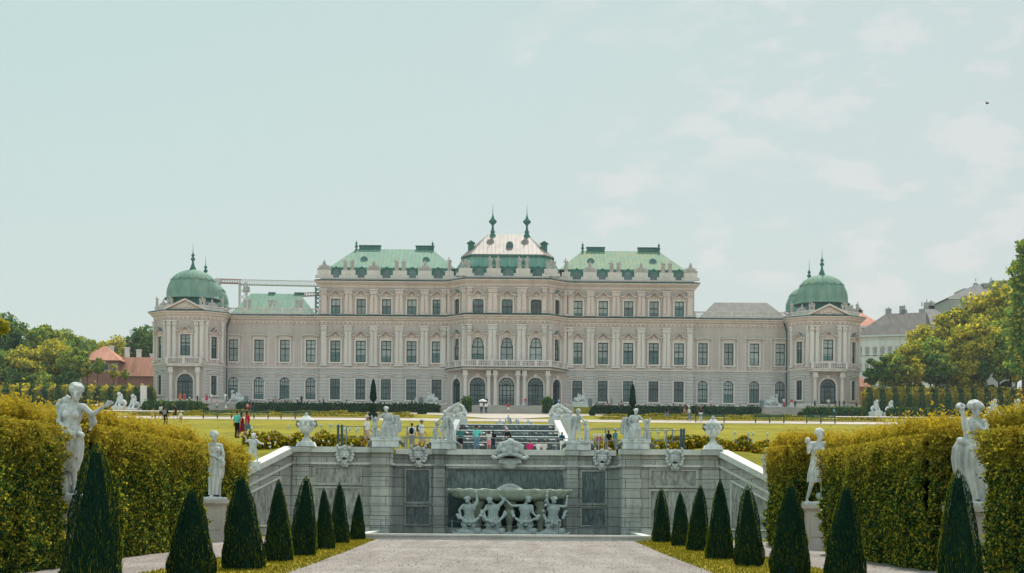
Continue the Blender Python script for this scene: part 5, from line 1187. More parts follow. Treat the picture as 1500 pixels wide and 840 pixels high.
# ---------------------------------------------------------------- cascade behind the wall
r_ = root('water_cascade', (0, 118, 5.6), 'broad stepped cascade of falling water behind the garden wall', 'cascade')
O_ = (0, 118, 5.6)
def cb(mb, name, m, smooth=False): return link(name, mb.mesh(name, O_, smooth), m, r_, (0, 0, 0))
lev = [(111.5, 5.8), (116, 6.35), (121, 6.98), (127, 7.68), (134.5, 8.5)]
for i in range(4):
    Y0, z0 = lev[i]; Y1, z1 = lev[i + 1]; xa, xb = PX(664, Y1), PX(826, Y1)
    q = MB(); q.box(xa, xb, Y1 - .0, lev[i + 2][0] if i < 3 else Y1 + 9, z0 - .7, z1 - .12); q.box(xa, xb, Y1 - .12, Y1 + .3, z1 - .12, z1); cb(q, 'step', M_COPE)
    q = MB(); n = 40; vs = []
    for k in range(n + 1):
        x = xa + (xb - xa) * k / n; vs += [(x, Y1 - .16, z1 + .02), (x, Y1 - .34 - .1 * random.random(), z1 - .2), (x, Y1 - .45 - .1 * random.random(), z0 + .02)]
    cb(q.add(vs, [(a * 3 + b, a * 3 + 3 + b, a * 3 + 4 + b, a * 3 + 1 + b) for a in range(n) for b in range(2)]), 'falling_water', M_FALL)
    q = MB()
    for k in range(9): x = random.uniform(xa, xb); q.ell((x, Y1 - .5, z0 + .02), (random.uniform(.1, .35), .12, .05), 6, 4)
    q.box(xa, xb, Y1 - .2, Y1 - .05, z1 + .005, z1 + .06)
    cb(q, 'foam', M_FOAM)
Y, z = lev[-1]; cb(MB().add([(PX(664, Y), Y + .2, z + .012), (PX(826, Y), Y + .2, z + .012), (PX(826, Y), Y + 9, z + .012), (PX(664, Y), Y + 9, z + .012)], [(0, 1, 2, 3)]), 'pool_surface', M_WATER)
q = MB(); q.box(PX(645, 145), PX(845, 145), 144.3, 144.9, 8.0, 8.95); cb(q, 'pool_kerb', M_COPE)
for sg, p0, p1 in ((-1, 650, 658), (1, 829, 838)):   # slanting side walls
    pts = [(PX(p0, 112), 112), (PX(p1, 112), 112), (PX(p1 - sg * 17, 136), 136), (PX(p0 - sg * 17, 136), 136)]
    vs = [(x, y, 5.3) for x, y in pts] + [(x, y, (6.2 if y < 120 else 9.0)) for x, y in pts]
    cb(MB().add(vs, [(0, 3, 2, 1), (4, 5, 6, 7), (0, 1, 5, 4), (1, 2, 6, 5), (2, 3, 7, 6), (3, 0, 4, 7)]), 'side_wall', M_COPE if sg > 0 else M_WALLSTONE)
# sculpture blocks beside the cascade top
def triton_block():
    mb = MB(); rr = random.Random(4)
    mb.tube([(-1.15, 0, .1), (-.95, 0, .6), (-.6, 0, 1.05), (-.2, .1, 1.25), (.3, .1, 1.6), (.75, 0, 1.25), (1.05, 0, .5)], [.28, .22, .16, .15, .13, .15, .25], 8)
    body(mb, dict(hip=(.1, 0, .7), chest=(.2, 0, 1.05), neck=(.25, 0, 1.2), head=(.3, 0, 1.35), le=(-.2, 0, 1.3), lh=(-.3, 0, 1.55), re=(.5, 0, 1.0), rh=(.6, 0, .8), ls=(.03, 0, 1.15), rs=(.38, 0, 1.15), lp=(0, 0, .65), rp=(.2, 0, .65), lk=(-.3, -.2, .5), lf=(-.5, -.1, .2), rk=(.5, -.1, .5), rf=(.7, 0, .2)), bulk=1.4)
    mb.ell((-.7, 0, .35), (.5, .35, .35)); mb.ell((.6, 0, .35), (.5, .35, .35)); mb.box(-1.1, 1.1, -.4, .4, -.05, .2)
    for k in range(24): mb.ell((rr.uniform(-1.1, 1.1), rr.uniform(-.3, .1), rr.uniform(.2, .9)), (.15, .14, .15), 6, 4)
    return fuse(mb, .04, 'figure', 1, (7, .02))
tb = triton_block()
for px, mir, lab in ((667, 1, 'pierced white sea figure group on the block left of the cascade head'), (822, -1, 'pierced white sea figure group on the block right of the cascade head')):
    Y = 139.0; s_ = F / Y; x = PX(px, Y); zb = PZ(640 if 1 else 0, Y)
    b_ = root('cascade_sculpture', (x, Y, PZ(645, Y)), lab, 'sculpture', 'sea figures beside the cascade')
    q = MB(); q.box(-1.05, 1.05, -.8, .8, 0, PZ(614, Y) - PZ(645, Y)); link('base', q.mesh('base'), M_COPE, b_, (0, 0, 0))
    f = link('figure', tb, M_MARBLE_FAR, b_, (0, 0, PZ(614, Y) - PZ(645, Y))); f.scale = (mir * .86, .9, .84)
def rocks_group(seed, n=9, w_=1.0):
    mb = MB(); rr = random.Random(seed)
    for k in range(n): x = rr.uniform(-w_, w_); h = rr.uniform(.25, .7) * (1 - .3 * abs(x) / w_); mb.ell((x, rr.uniform(-.2, .2), h / 2), (.2, .2, h)); mb.ell((x + .05, -.05, h * 1.4), (.1, .1, .11), 6, 5)
    mb.box(-w_, w_, -.3, .3, -.05, .15); return fuse(mb, .04, 'figure', 1, (8, .02))
rg = [rocks_group(k) for k in range(3)]
for i, (px, lab) in enumerate(((733, 'low white fountain sculpture at the pool edge, beside the pool centre'), (745, 'tallest white fountain sculpture in the middle of the pool'), (757, 'low white fountain sculpture, second from the right end of the pool'), (774, 'small isolated white fountain sculpture at the right of the pool'))):
    Y = 139.5; r3 = link('pool_sculpture', list(gm.values())[i % len(gm)], M_MARBLE_FAR, None, (PX(px, Y), Y, PZ(625, Y) - .0), label=lab, cat='sculpture', group='white sculptures in the upper pool'); r3.scale = (.62, .6, .5 if i != 1 else .68)
# sphinxes
def sphinx():
    mb = MB(); mb.ell((.35, 0, .75), (.95, .4, .42)); mb.ell((.95, 0, .62), (.5, .46, .5)); mb.ell((-.45, 0, .95), (.42, .4, .55)); cap(mb, (-.55, 0, 1.3), (-.6, 0, 1.62), .24, .12)
    mb.ell((-.62, 0, 1.82), (.2, .22, .27)); mb.ell((-.8, 0, 1.76), (.06, .06, .08))
    for s in (-1, 1):
        cap(mb, (-.55, s * .25, .8), (-1.0, s * .26, .28), .17, .13); cap(mb, (-1.0, s * .26, .22), (-1.35, s * .26, .18), .13, .13); cap(mb, (.8, s * .42, .6), (.3, s * .45, .22), .24, .14); mb.ell((-.6, s * .17, 1.15), (.13, .13, .14))
    curls(mb, (-.55, 0, 1.85), (.22, .24, .2), 22, .08, 3); cap(mb, (1.35, 0, .4), (1.5, .3, .2), .08, .06)
    for x, y, z in ((.15, -.1, 1.25), (.5, .05, 1.4)): mb.ell((x, y, z), (.2, .18, .28)); mb.ell((x - .04, y, z + .38), (.13, .13, .15)); cap(mb, (x - .1, y, z + .1), (x - .38, y, z + .25), .07, .05)
    mb.box(-1.4, 1.45, -.5, .5, -.05, .12); return fuse(mb, .045, 'figure', 1, (6, .02))
spx = sphinx()
SPH = [(632, 594, 262.5, 20, 8, 1), (851, 594, 262.5, 20, 8, -1), (346, 595, 262.5, 24, 6, 1), (296, 594, 262.5, 22, 75, 1), (1133, 599, 262.5, 22, 6, -1), (1184, 598, 262.5, 22, 75, -1),
       (177, 600, 246, 26, 80, 1), (197, 603, 246, 26, 80, 1), (1283, 607, 246, 22, 80, -1), (1304.5, 608, 246, 22, 80, -1), (1455, 612, 215, 28, 80, -1), (1489, 612, 215, 28, 80, -1)]
SL = ['white sphinx with children on the left end of the main steps', 'white sphinx with children on the right end of the main steps', 'white sphinx lying beside the left pavilion steps, seen sideways', 'white sphinx seen from the front by the left pavilion arch', 'white sphinx lying beside the right pavilion steps, seen sideways', 'white sphinx seen from the front by the right pavilion arch', 'white sphinx bust on the far left court, nearer the hedge', 'white sphinx bust on the far left court, nearer the palace', 'white sphinx bust by small steps on the right court', 'white sphinx bust without steps just outside the right court steps', 'white figure rising over the right hedge beside the near statue', 'white figure rising over the hedge at the right edge of the picture']
for (px, pyb, Y, hpx, rz, mir), lab in zip(SPH, SL):
    py2 = pyb - .0082 * (px - 742); x, _, z = P(px, py2, Y); s_ = (hpx / (F / Y) - .45) / 2.1
    t_ = root('stone_sphinx', (x, Y, z), lab, 'sphinx', 'white sphinxes of the upper garden', rz=R(rz) * mir)
    f = link('figure', spx, M_MARBLE_FAR, t_, (0, 0, .45)); f.scale = (s_ * mir, s_, s_)
    q = MB(); q.box(-1.5 * s_, 1.5 * s_, -.62 * s_, .62 * s_, -1.2, .3); q.box(-1.6 * s_, 1.6 * s_, -.7 * s_, .7 * s_, .3, .46); link('base', q.mesh('base'), M_MARBLE_FAR, t_, (0, 0, 0))
# roof figures
def rf_single(seed):
    rr = random.Random(seed); mb = MB(); a = rr.uniform(-.1, .1)
    body(mb, dict(le=(-.32, 0, 1.25), lh=(-.28 + a, -.1, 1.5 if seed % 2 else 1.0), re=(.3, -.05, 1.15), rh=(.2, -.15, 1.02), head=(a, -.02, 1.63)), seed % 2 == 0, bulk=1.2)
    drape(mb, [(0, 0, 1.2, .18, .15), (0, 0, .8, .22, .18), (0, 0, .35, .22, .2), (0, 0, 0, .25, .22)], 6, .15, 24, seed); curls(mb, (a, .02, 1.7), (.08, .09, .07), 10, .04, seed); return fuse(mb, .045, 'figure', 1)
def rf_trophy(seed):
    rr = random.Random(seed); mb = MB(); mb.ell((0, 0, .5), (.45, .25, .55)); mb.ell((0, -.05, 1.2), (.22, .2, .26)); mb.ell((0, 0, 1.5), (.1, .2, .16))
    for k in range(7): a = -.9 + .3 * k; mb.tube([(a * .4, 0, .3), (a * 1.0, .05, 1.1 - .35 * abs(a))], [.09, .07], 6)
    for s in (-1, 1): mb.ell((s * .5, -.02, .35), (.3, .12, .36)); mb.ell((s * .85, 0, .2), (.2, .15, .22))
    mb.box(-.7, .7, -.25, .25, -.05, .15); return fuse(mb, .05, 'figure', 1)
def rf_group():
    mb = MB(); body(mb, dict(hip=(0, 0, .7), chest=(0, 0, 1.05), neck=(0, 0, 1.2), head=(0, 0, 1.36), le=(-.4, 0, 1.3), lh=(-.55, 0, 1.5), ls=(-.18, 0, 1.15), rs=(.18, 0, 1.15), re=(.4, 0, 1.05), rh=(.65, 0, 1.15), lk=(-.25, -.1, .45), lf=(-.3, 0, .1), rk=(.2, -.1, .4), rf=(.2, 0, .05)), bulk=1.35)
    for s in (-1, 1): mb.ell((s * .5, 0, .5), (.3, .25, .5)); mb.ell((s * .62, -.05, 1.0), (.14, .14, .16)); cap(mb, (s * .6, 0, .7), (s * .9, 0, .9), .1, .06)
    mb.box(-.8, .8, -.3, .3, -.05, .2); return fuse(mb, .05, 'figure', 1)
RFM = [rf_single(1), rf_single(2)]; RFT = rf_trophy(1); RFG = rf_group()
LABR = {'trophy': 'carved stone trophy of arms standing on a parapet pier of the palace roof', 'pair': 'small robed stone figure, one of a pair on a palace parapet pier', 'single': 'lone stone figure where roof wing and middle roof meet', 'group': 'winged stone group on the front corner of the middle roof parapet'}
zp = ZT + 1.95
for px, Y, kd in SP:
    x = (px - 742) * Y / F
    if kd == 'pair':
        for k in (0, 1): o = link('roof_statue', RFM[k], M_ROOFSTATUE, None, (x + (-.55 if k == 0 else .6), Y + .3, zp), label=LABR[kd], cat='statue', group='paired figures on the palace parapet'); o.scale = (1.3, 1.2, 1.12)
    elif kd == 'single': o = link('roof_statue', RFM[0], M_ROOFSTATUE, None, (x, Y + .3, zp), label=LABR[kd], cat='statue', group='lone figures on the palace parapet'); o.scale = (1.25, 1.1, 1.3)
    else: o = link('roof_statue', RFT if kd == 'trophy' else RFG, M_ROOFSTATUE, None, (x, Y + .3, zp), label=LABR[kd], cat='statue', group='stone trophies on the palace parapet' if kd == 'trophy' else 'winged groups on the palace parapet'); o.scale = (1.15, 1.1, 1.05) if kd == 'trophy' else (.95, .95, 1.15)
# figures on the low wings and pavilions
for px, k in ((358, 0), (365, 1), (434, 0), (440, 1)):
    Y = YP + .5; q = link('roof_statue', RFM[k], M_ROOFSTATUE, None, ((px - 742) * Y / F, Y, ZC + 1.5), label='small stone figure on the balustrade before the green low roof', cat='statue', group='figures on the low green roofed wing'); q.scale = (1.1, 1, 1.0)
for px in (395, 402):
    Y = YP + .5; link('roof_urn', WC.setdefault('urn', (lambda m_: m_.mesh('roof_urn', smooth=True))(MB().lathe([(.2, 0), (.1, .25), (.3, .6), (.34, .85), (.25, .95), (.3, 1.1), (.42, 1.35)], (0, 0, 0), 10))), M_ROOFSTATUE, None, ((px - 742) * Y / F, Y, ZC + 1.5), label='flared stone urn on the balustrade of the low left wing', cat='urn', group='urns on the low left wing')
for sg in (-1, 1):
    for dx, dy, k in ((-5.3, 3.4, 0), (-2.6, .3, 'g'), (2.6, .3, 'g'), (5.3, 3.4, 1), (-3.9, 1.7, 't'), (3.9, 1.7, 't')):
        me = RFG if k == 'g' else RFT if k == 't' else RFM[k]; side_ = 'left' if sg < 0 else 'right'
        o = link('roof_statue', me, M_ROOFSTATUE, None, (sg * PCX + dx, YF + dy, ZC + 1.2), label={'g': 'stone group flanking the pediment of the %s domed pavilion', 't': 'stone trophy on the slanting parapet of the %s domed pavilion'}.get(k, 'lone stone figure on the outer parapet corner of the %s domed pavilion') % side_, cat='statue', group='parapet figures of the %s domed pavilion' % side_)
        o.scale = (.6, .7, 1.0) if k == 'g' else (.7, .7, .7) if k == 't' else (.9, .9, 1.0)
# ---------------------------------------------------------------- hedges, clipped trees, crowns
def bulge(a, b, c, k=1.0): return (math.sin(a * 1.7 * k + b) + math.sin(a * .73 * k - c * 1.1) + math.sin(c * 2.1 * k + a * .5) + .6 * math.sin(a * 4.1 * k + c * 3.3)) / 3.6
vb = np.vectorize(bulge)
def hedge(name, x0, x1, y0, y1, z0, h, dens, size, m, label, cat='hedge', group=None, amp=.18, top=True, zf=None, period=None, faces='all', base_col=True, loc=None, corem=None):
    """clipped hedge: solid dark heart plus a coat of single leaves"""
    cx, cy = (x0 + x1) / 2, (y0 + y1) / 2
    A = []; N = []
    def face(n, o, u, v, nrm):
        a = rng.random(n)[:, None]; b = rng.random(n)[:, None]; A.append(np.array(o) + a * np.array(u) + b * np.array(v)); N.append(np.tile(nrm, (n, 1)))
    Lx, Ly = x1 - x0, y1 - y0
    if 'x' in faces or faces == 'all':
        for X, s_ in ((x0, -1), (x1, 1)):
            if faces == 'all' or ('x+' in faces and s_ > 0) or ('x-' in faces and s_ < 0): face(int(dens * Ly * h), (X, y0, z0), (0, Ly, 0), (0, 0, h), (s_, 0, 0))
            else: face(int(dens * .25 * Ly * h), (X, y0, z0), (0, Ly, 0), (0, 0, h), (s_, 0, 0))
    face(int(dens * Lx * h), (x0, y0, z0), (Lx, 0, 0), (0, 0, h), (0, -1, 0)); face(int(dens * .3 * Lx * h), (x0, y1, z0), (Lx, 0, 0), (0, 0, h), (0, 1, 0))
    face(int(dens * 1.0 * Lx * Ly), (x0, y0, z0 + h), (Lx, 0, 0), (0, Ly, 0), (0, 0, 1))
    P_ = np.concatenate(A); Nn = np.concatenate(N).astype(float); n = len(P_)
    per = 1.0 if not period else 2 * PI / period
    if period: d = amp * np.cos((P_[:, 0] + P_[:, 1]) * per)
    else:
        X_, Y_, Z_ = P_.T; d = amp * vb(X_ * .9 + Y_, X_, Z_) + .075 * (np.sin(7.3 * Y_ + 3 * Z_ + 5 * X_) + np.sin(9.1 * Z_ - 5.2 * Y_ + X_) + np.sin(5.7 * Y_ - 11 * Z_ + 9 * X_)) * (amp > .2)
    up = (P_[:, 2] - z0) / h
    out = Nn * (d + rng.exponential(.05, n) * (.6 + 1.5 * up ** 3) - .03)[:, None]
    P_ = P_ + out; P_[:, 2] += (Nn[:, 2] > .5) * rng.exponential(.07, n) * (amp / .18)
    if zf is not None: P_[:, 2] += np.array([zf(a, b) for a, b in P_[:, :2]])
    v, f = leaves(P_, size, Nn, spread=1.3 if amp > .2 and not period else .75, aspect=1.8, var=.5)
    o = (cx, cy, z0); 
    r_ = root(name, o, label, cat, group)
    link('foliage', np_mesh('foliage', v - np.array(o), f), m, r_, (0, 0, 0))
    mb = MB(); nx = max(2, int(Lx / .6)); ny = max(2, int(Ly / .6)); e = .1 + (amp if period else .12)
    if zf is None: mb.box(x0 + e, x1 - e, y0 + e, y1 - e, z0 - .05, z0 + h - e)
    else:
        n_ = 16
        for k in range(n_):
            if Ly > Lx: a, b = y0 + e + (Ly - 2 * e) * k / n_, y0 + e + (Ly - 2 * e) * (k + 1) / n_; zz = zf(cx, (a + b) / 2); mb.box(x0 + e, x1 - e, a, b + .0, z0 - .5 + zz, z0 + h - e + zz - .1)
            else: a, b = x0 + e + (Lx - 2 * e) * k / n_, x0 + e + (Lx - 2 * e) * (k + 1) / n_; zz = zf((a + b) / 2, cy); mb.box(a, b + .0, y0 + e, y1 - e, z0 - .5 + zz, z0 + h - e + zz - .1)
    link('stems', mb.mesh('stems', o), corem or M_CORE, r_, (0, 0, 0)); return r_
HG = 'tall clipped hornbeam hedges along the walk'
# left run and right run; the gaps hold the statues
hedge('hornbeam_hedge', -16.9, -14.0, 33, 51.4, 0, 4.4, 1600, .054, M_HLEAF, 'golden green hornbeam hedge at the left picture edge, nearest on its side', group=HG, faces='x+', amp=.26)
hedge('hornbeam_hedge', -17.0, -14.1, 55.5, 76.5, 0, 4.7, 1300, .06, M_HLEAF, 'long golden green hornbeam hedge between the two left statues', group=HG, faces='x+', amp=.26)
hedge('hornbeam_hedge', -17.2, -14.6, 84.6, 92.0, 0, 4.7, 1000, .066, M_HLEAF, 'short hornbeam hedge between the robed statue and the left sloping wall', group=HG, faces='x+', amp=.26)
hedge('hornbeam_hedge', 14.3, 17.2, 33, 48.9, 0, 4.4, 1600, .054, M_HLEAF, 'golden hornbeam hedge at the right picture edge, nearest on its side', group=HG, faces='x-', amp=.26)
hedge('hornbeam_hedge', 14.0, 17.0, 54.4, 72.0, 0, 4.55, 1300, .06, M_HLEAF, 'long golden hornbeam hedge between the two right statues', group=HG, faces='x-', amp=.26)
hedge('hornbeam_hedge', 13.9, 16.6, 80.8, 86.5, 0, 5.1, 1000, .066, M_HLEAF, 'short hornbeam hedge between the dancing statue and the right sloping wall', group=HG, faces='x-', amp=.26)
# --- clipped yew cones
def cone_mesh(seed, n=22000):
    r_ = np.random.default_rng(seed); t_ = 1 - np.sqrt(r_.random(n)) ; t_ = np.clip(t_ * 1.02, 0, 1); a = r_.random(n) * 2 * PI
    R_ = .5 * ((1 - t_) ** (.80, .66, .74, .52)[seed] * .86 + .14 * (1 - t_ ** 6))
    R_ = R_ * (1 + .05 * np.sin(3 * a + seed) + .06 * np.sin(7 * a + 9 * t_ + seed) + .04 * np.sin(5 * a - 17 * t_)) * (1 - .10 * np.clip(1 - t_ * 12, 0, 1))
    p = np.stack([R_ * np.cos(a), R_ * np.sin(a), t_ * .985 + .01], 1); nr = np.stack([np.cos(a), np.sin(a), np.full(n, .35)], 1)
    # sprays: thin blades pointing up and out
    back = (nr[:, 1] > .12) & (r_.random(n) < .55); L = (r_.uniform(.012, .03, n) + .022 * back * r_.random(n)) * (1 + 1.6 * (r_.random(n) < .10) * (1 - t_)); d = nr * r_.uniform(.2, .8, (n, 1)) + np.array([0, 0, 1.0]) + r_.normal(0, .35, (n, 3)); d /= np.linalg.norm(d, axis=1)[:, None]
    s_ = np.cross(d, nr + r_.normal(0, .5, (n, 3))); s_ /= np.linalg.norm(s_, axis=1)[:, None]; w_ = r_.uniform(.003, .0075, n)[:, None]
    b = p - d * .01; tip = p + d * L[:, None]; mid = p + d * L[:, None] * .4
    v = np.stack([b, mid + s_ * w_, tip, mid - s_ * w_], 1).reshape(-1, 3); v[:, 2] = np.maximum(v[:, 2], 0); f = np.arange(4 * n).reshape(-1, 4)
    return np_mesh('needles', v, f, mi=(back | (r_.random(n) < .004) | (L > .05)).astype(int))  # needles on the sun side get the golden colour: painted rim light, plus stray shoots
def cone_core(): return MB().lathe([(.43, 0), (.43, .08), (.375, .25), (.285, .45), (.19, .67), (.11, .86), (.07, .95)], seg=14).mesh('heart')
cms = [cone_mesh(s_) for s_ in range(4)]; ccore = cone_core()
for me in cms: me.materials.append(M_YEW); me.materials.append(M_YEW_RIM_TIP)
cones = [(135, 652, 70, 100, 'L', 'broadest dark yew cone at the left, standing before the tall bare shouldered statue'),
         (280, 716, 53, 80, 'L', 'dark yew cone directly left of the pedestal of the robed statue'),
         (357, 696, 47, 70, 'L', 'tall yew cone directly right of the pedestal of the robed statue'),
         (408, 702, 41.5, 48, 'L', 'narrow yew cone under the left sloping wall'),
         (445, 698, 37.5, 44, 'L', 'dense tall yew cone below the left stone vase'),
         (477, 715, 33, 32, 'L', 'slim pointed yew cone with golden right edge, fourth from the basin end'),
         (498, 706, 29, 32, 'L', 'golden tipped yew cone, last but one before the basin on the left'),
         (524, 723, 26.5, 26, 'L', 'smallest yew cone by the left end of the basin kerb'),
         (970, 715, 26.5, 30, 'R', 'yew cone by the right end of the basin kerb'),
         (998, 720, 29, 32, 'R', 'blunt topped yew cone, second from the basin on the right'),
         (1023, 710, 32, 38, 'R', 'yew cone below the right stone vase, third from the basin'),
         (1056, 702, 37.5, 46, 'R', 'tall yew cone with ragged golden left side below the right sloping wall'),
         (1098, 712, 42, 48, 'R', 'yew cone with bright young shoots at its left foot'),
         (1157, 707, 48, 66, 'R', 'ragged yew cone directly left of the pedestal of the dancing statue'),
         (1237, 710, 57, 70, 'R', 'evenly clipped yew cone directly right of the pedestal of the dancing statue'),
         (1408, 690, 72, 78, 'R', 'tall blunt yew cone hiding the pedestal of the staff bearing statue')]
for i, (px, pt_, s_, wpx, sd_, lab) in enumerate(cones):
    Y = F / s_; pt2 = pt_ - .0082 * (px - 742); h = EYE + (HY - pt2) / s_; w_ = wpx * 1.0 / s_
    r_ = root('yew_cone', ((px + 1.2 - VX) / s_, Y, 0.012), lab, 'clipped tree', 'clipped yew cones beside the walk', rz=.3 * math.sin(i * 1.3))
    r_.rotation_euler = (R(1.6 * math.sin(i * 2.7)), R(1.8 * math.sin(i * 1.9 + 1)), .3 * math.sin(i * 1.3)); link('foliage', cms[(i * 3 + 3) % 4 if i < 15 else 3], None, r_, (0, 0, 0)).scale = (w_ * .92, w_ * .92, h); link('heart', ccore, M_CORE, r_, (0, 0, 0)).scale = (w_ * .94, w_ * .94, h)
# --- far clipped hedges of the upper garden
def zslope(Yb): return lambda x, y: tz(x, y) - tz(0 if False else x, Yb)
FH = 'tall far hedges of the upper garden'
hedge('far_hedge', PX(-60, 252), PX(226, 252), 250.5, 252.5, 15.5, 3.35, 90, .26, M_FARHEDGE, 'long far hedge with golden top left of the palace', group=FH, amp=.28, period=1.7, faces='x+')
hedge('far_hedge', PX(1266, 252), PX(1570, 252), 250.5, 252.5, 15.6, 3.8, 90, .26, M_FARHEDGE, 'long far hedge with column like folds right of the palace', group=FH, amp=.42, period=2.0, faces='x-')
hedge('low_hedge', PX(215, 247), PX(300, 247), 244.6, 246.2, tz(-50, 245), 1.15, 160, .2, M_SIDEHEDGE, 'low bright striped hedge before the left domed pavilion', group='low striped hedges', amp=.12, period=1.0)
hedge('low_hedge', PX(1178, 247), PX(1262, 247), 244.6, 246.2, tz(50, 245) - .1, 1.15, 160, .2, M_SIDEHEDGE, 'low bright striped hedge before the right domed pavilion', group='low striped hedges', amp=.12, period=1.0)
hedge('low_hedge', PX(1296, 247), PX(1370, 247), 243.6, 245.2, tz(50, 244) - .1, 1.1, 160, .2, M_SIDEHEDGE, 'low bright hedge on the far right court beyond the sphinxes', group='low striped hedges', amp=.12, period=1.0)
hedge('low_hedge', PX(350, 257.5), PX(643, 257.5), 255.6, 257.8, 16.1, 1.0, 130, .2, M_LOWHEDGE, 'dark low hedge under the left palace windows', group='dark low hedges under the palace', amp=.05)
hedge('low_hedge', PX(869, 257.5), PX(1112, 257.5), 255.6, 257.8, 16.1, 1.0, 130, .2, M_LOWHEDGE, 'dark low hedge under the right palace windows', group='dark low hedges under the palace', amp=.05)
# narrow flower borders of the parterre
M_BORDER = leaf('border_plants', [(.25, (.05, .09, .02)), (.5, (.20, .18, .02)), (.75, (.42, .33, .04))], trans=.35, clump=.9)
bi = 0
BORD = ['upper left', 'middle left', 'lower left', 'upper right', 'middle right', 'lower right']
for sg in (-1, 1):
    for (a, b, Y0, Y1) in ((13.5, 40, 229, 230.2), (14, 44, 223.5, 225.5), (12, 48, 207, 213)):
        x0, x1 = sorted((sg * a, sg * b)); n = int((b - a) * (Y1 - Y0) * (60 if Y1 - Y0 < 3 else 26)); pts = np.stack([rng.uniform(x0, x1, n), rng.uniform(Y0, Y1, n), np.zeros(n)], 1)
        hh = .18 + .22 * (np.sin(pts[:, 0] * 1.3) + np.sin(pts[:, 0] * .47 + bi)) * .5; pts[:, 2] = [tz(u, v_) for u, v_ in pts[:, :2]]; pts[:, 2] += rng.random(n) * np.clip(hh, .08, .5) + .08
        v, f = leaves(pts, .17); o = link('ground_cover', np_mesh('ground_cover', v, f), M_BORDER, label='%s planted border of the parterre before the palace' % BORD[bi], kind='stuff'); bi += 1
# --- topiary balls
def ball_mesh(seed, n=900):
    r_ = np.random.default_rng(seed); d = r_.normal(size=(n, 3)); d /= np.linalg.norm(d, axis=1)[:, None]; v, f = leaves(d * .5, .09, d); return v, f
v, f = ball_mesh(1); bmsh = np_mesh('box_ball', v, f); bmsh.materials.append(M_LOWHEDGE); bc = MB().ell((0, 0, 0), (.46, .46, .46), 12, 8).mesh('heart', smooth=True); bc.materials.append(M_CORE)
BL = [(287, 604, 9), (303, 604, 8), (374, 604, 8), (409, 602, 11), (515, 605, 9), (535, 603, 11), (616, 607, 10), (622, 605, 8), (868, 609, 10), (955, 607, 11), (968, 610, 8), (1084, 608, 10), (1106, 609, 9), (1173, 611, 9), (1188, 612, 9)]
BN = ['leftmost clipped box ball of all, by the striped hedge', 'clipped box ball second from the left end', 'clipped box ball between the left benches and the dark hedge', 'large clipped box ball above the third left bench', 'clipped box ball left of the left obelisk tree', 'large clipped box ball touching the left obelisk tree', 'front box ball beside the left end of the central court', 'rear box ball beside the left end of the central court', 'clipped box ball beside the right edge of the central court', 'largest clipped box ball on the right lawn', 'small box ball next to the largest right one', 'clipped box ball between the second and third right benches', 'box ball right behind the middle right bench', 'box ball by the right pavilion steps, left one of a pair', 'box ball by the right pavilion steps, right one of a pair']
for (px, py, d), lab in zip(BL, BN):
    Y = 228; py2 = py - .0082 * (px - 742); x, _, z = P(px, py2, Y); s_ = d / (F / Y)
    t_ = root('box_ball', (x, Y, tz(x, Y)), lab, 'shrub', 'clipped box balls on the parterre')
    zc = max(z - tz(x, Y), s_ * .45); link('foliage', bmsh, None, t_, (0, 0, zc)).scale = (s_,) * 3; link('heart', bc, None, t_, (0, 0, zc)).scale = (s_,) * 3
# --- obelisk trees in frames
v, f = leaves(*(lambda p, n_: (p, .11, n_))(*(lambda t_, a: (np.stack([(.02 + .5 * np.minimum(t_ * 6, 1) * (1 - t_) ** .55) * np.cos(a), (.02 + .5 * np.minimum(t_ * 6, 1) * (1 - t_) ** .55) * np.sin(a), t_ * 3.2], 1), np.stack([np.cos(a), np.sin(a), .3 + 0 * a], 1)))(rng.random(2600), rng.random(2600) * 2 * PI)))
obm = np_mesh('obelisk', v, f)
for px, lab in ((547, 'dark obelisk shaped tree above a round ball, in a pale stand, left lawn'), (927, 'dark obelisk shaped tree above a round ball, in a pale stand, right lawn')):
    Y = 197.0; x = PX(px, Y); z0 = tz(x, Y); k = F / Y; zt_ = PZ(557 if px < 742 else 561, Y); t_ = root('obelisk_tree', (x, Y, z0), lab, 'clipped tree', 'framed obelisk trees')
    H = zt_ - z0; o = link('crown', obm, M_YEW, t_, (0, 0, H - 2.75)); o.scale = (.85, .85, .86)
    q = MB().tube([(0, 0, 0), (0, 0, H - 2.6)], .08, 8); link('trunk', q.mesh('trunk'), M_BARK, t_, (0, 0, 0))
    q = MB(); q.lathe([(.02, 0), (.3, .25), (.36, 1.0), (.3, 2.0), (.05, 2.5)], (0, 0, H - 2.72), 10); link('heart', q.mesh('heart'), M_CORE, t_, (0, 0, 0))
    link('ball', bmsh, None, t_, (0, 0, H - 3.3)).scale = (1.25, 1.25, .95); link('ball_heart', bc, None, t_, (0, 0, H - 3.3)).scale = (1.22, 1.22, .92)
    link('base_shrub', bmsh, M_YEW, t_, (0, 0, .55)).scale = (1.2, 1.2, 1.5); link('base_heart', bc, None, t_, (0, 0, .55)).scale = (1.15, 1.15, 1.4)
    q = MB(); mP = plain('faded_pink_paint', (.5, .34, .32), .7); q.box(-.75, .75, -.35, .35, H - 4.05, H - 3.92)
    for sx in (-.62, .62):
        for sy in (-.3, .3): q.box(sx - .05, sx + .05, sy - .05, sy + .05, 0, H - 4.051)
    link('stand', q.mesh('stand'), mP, t_, (0, 0, 0))
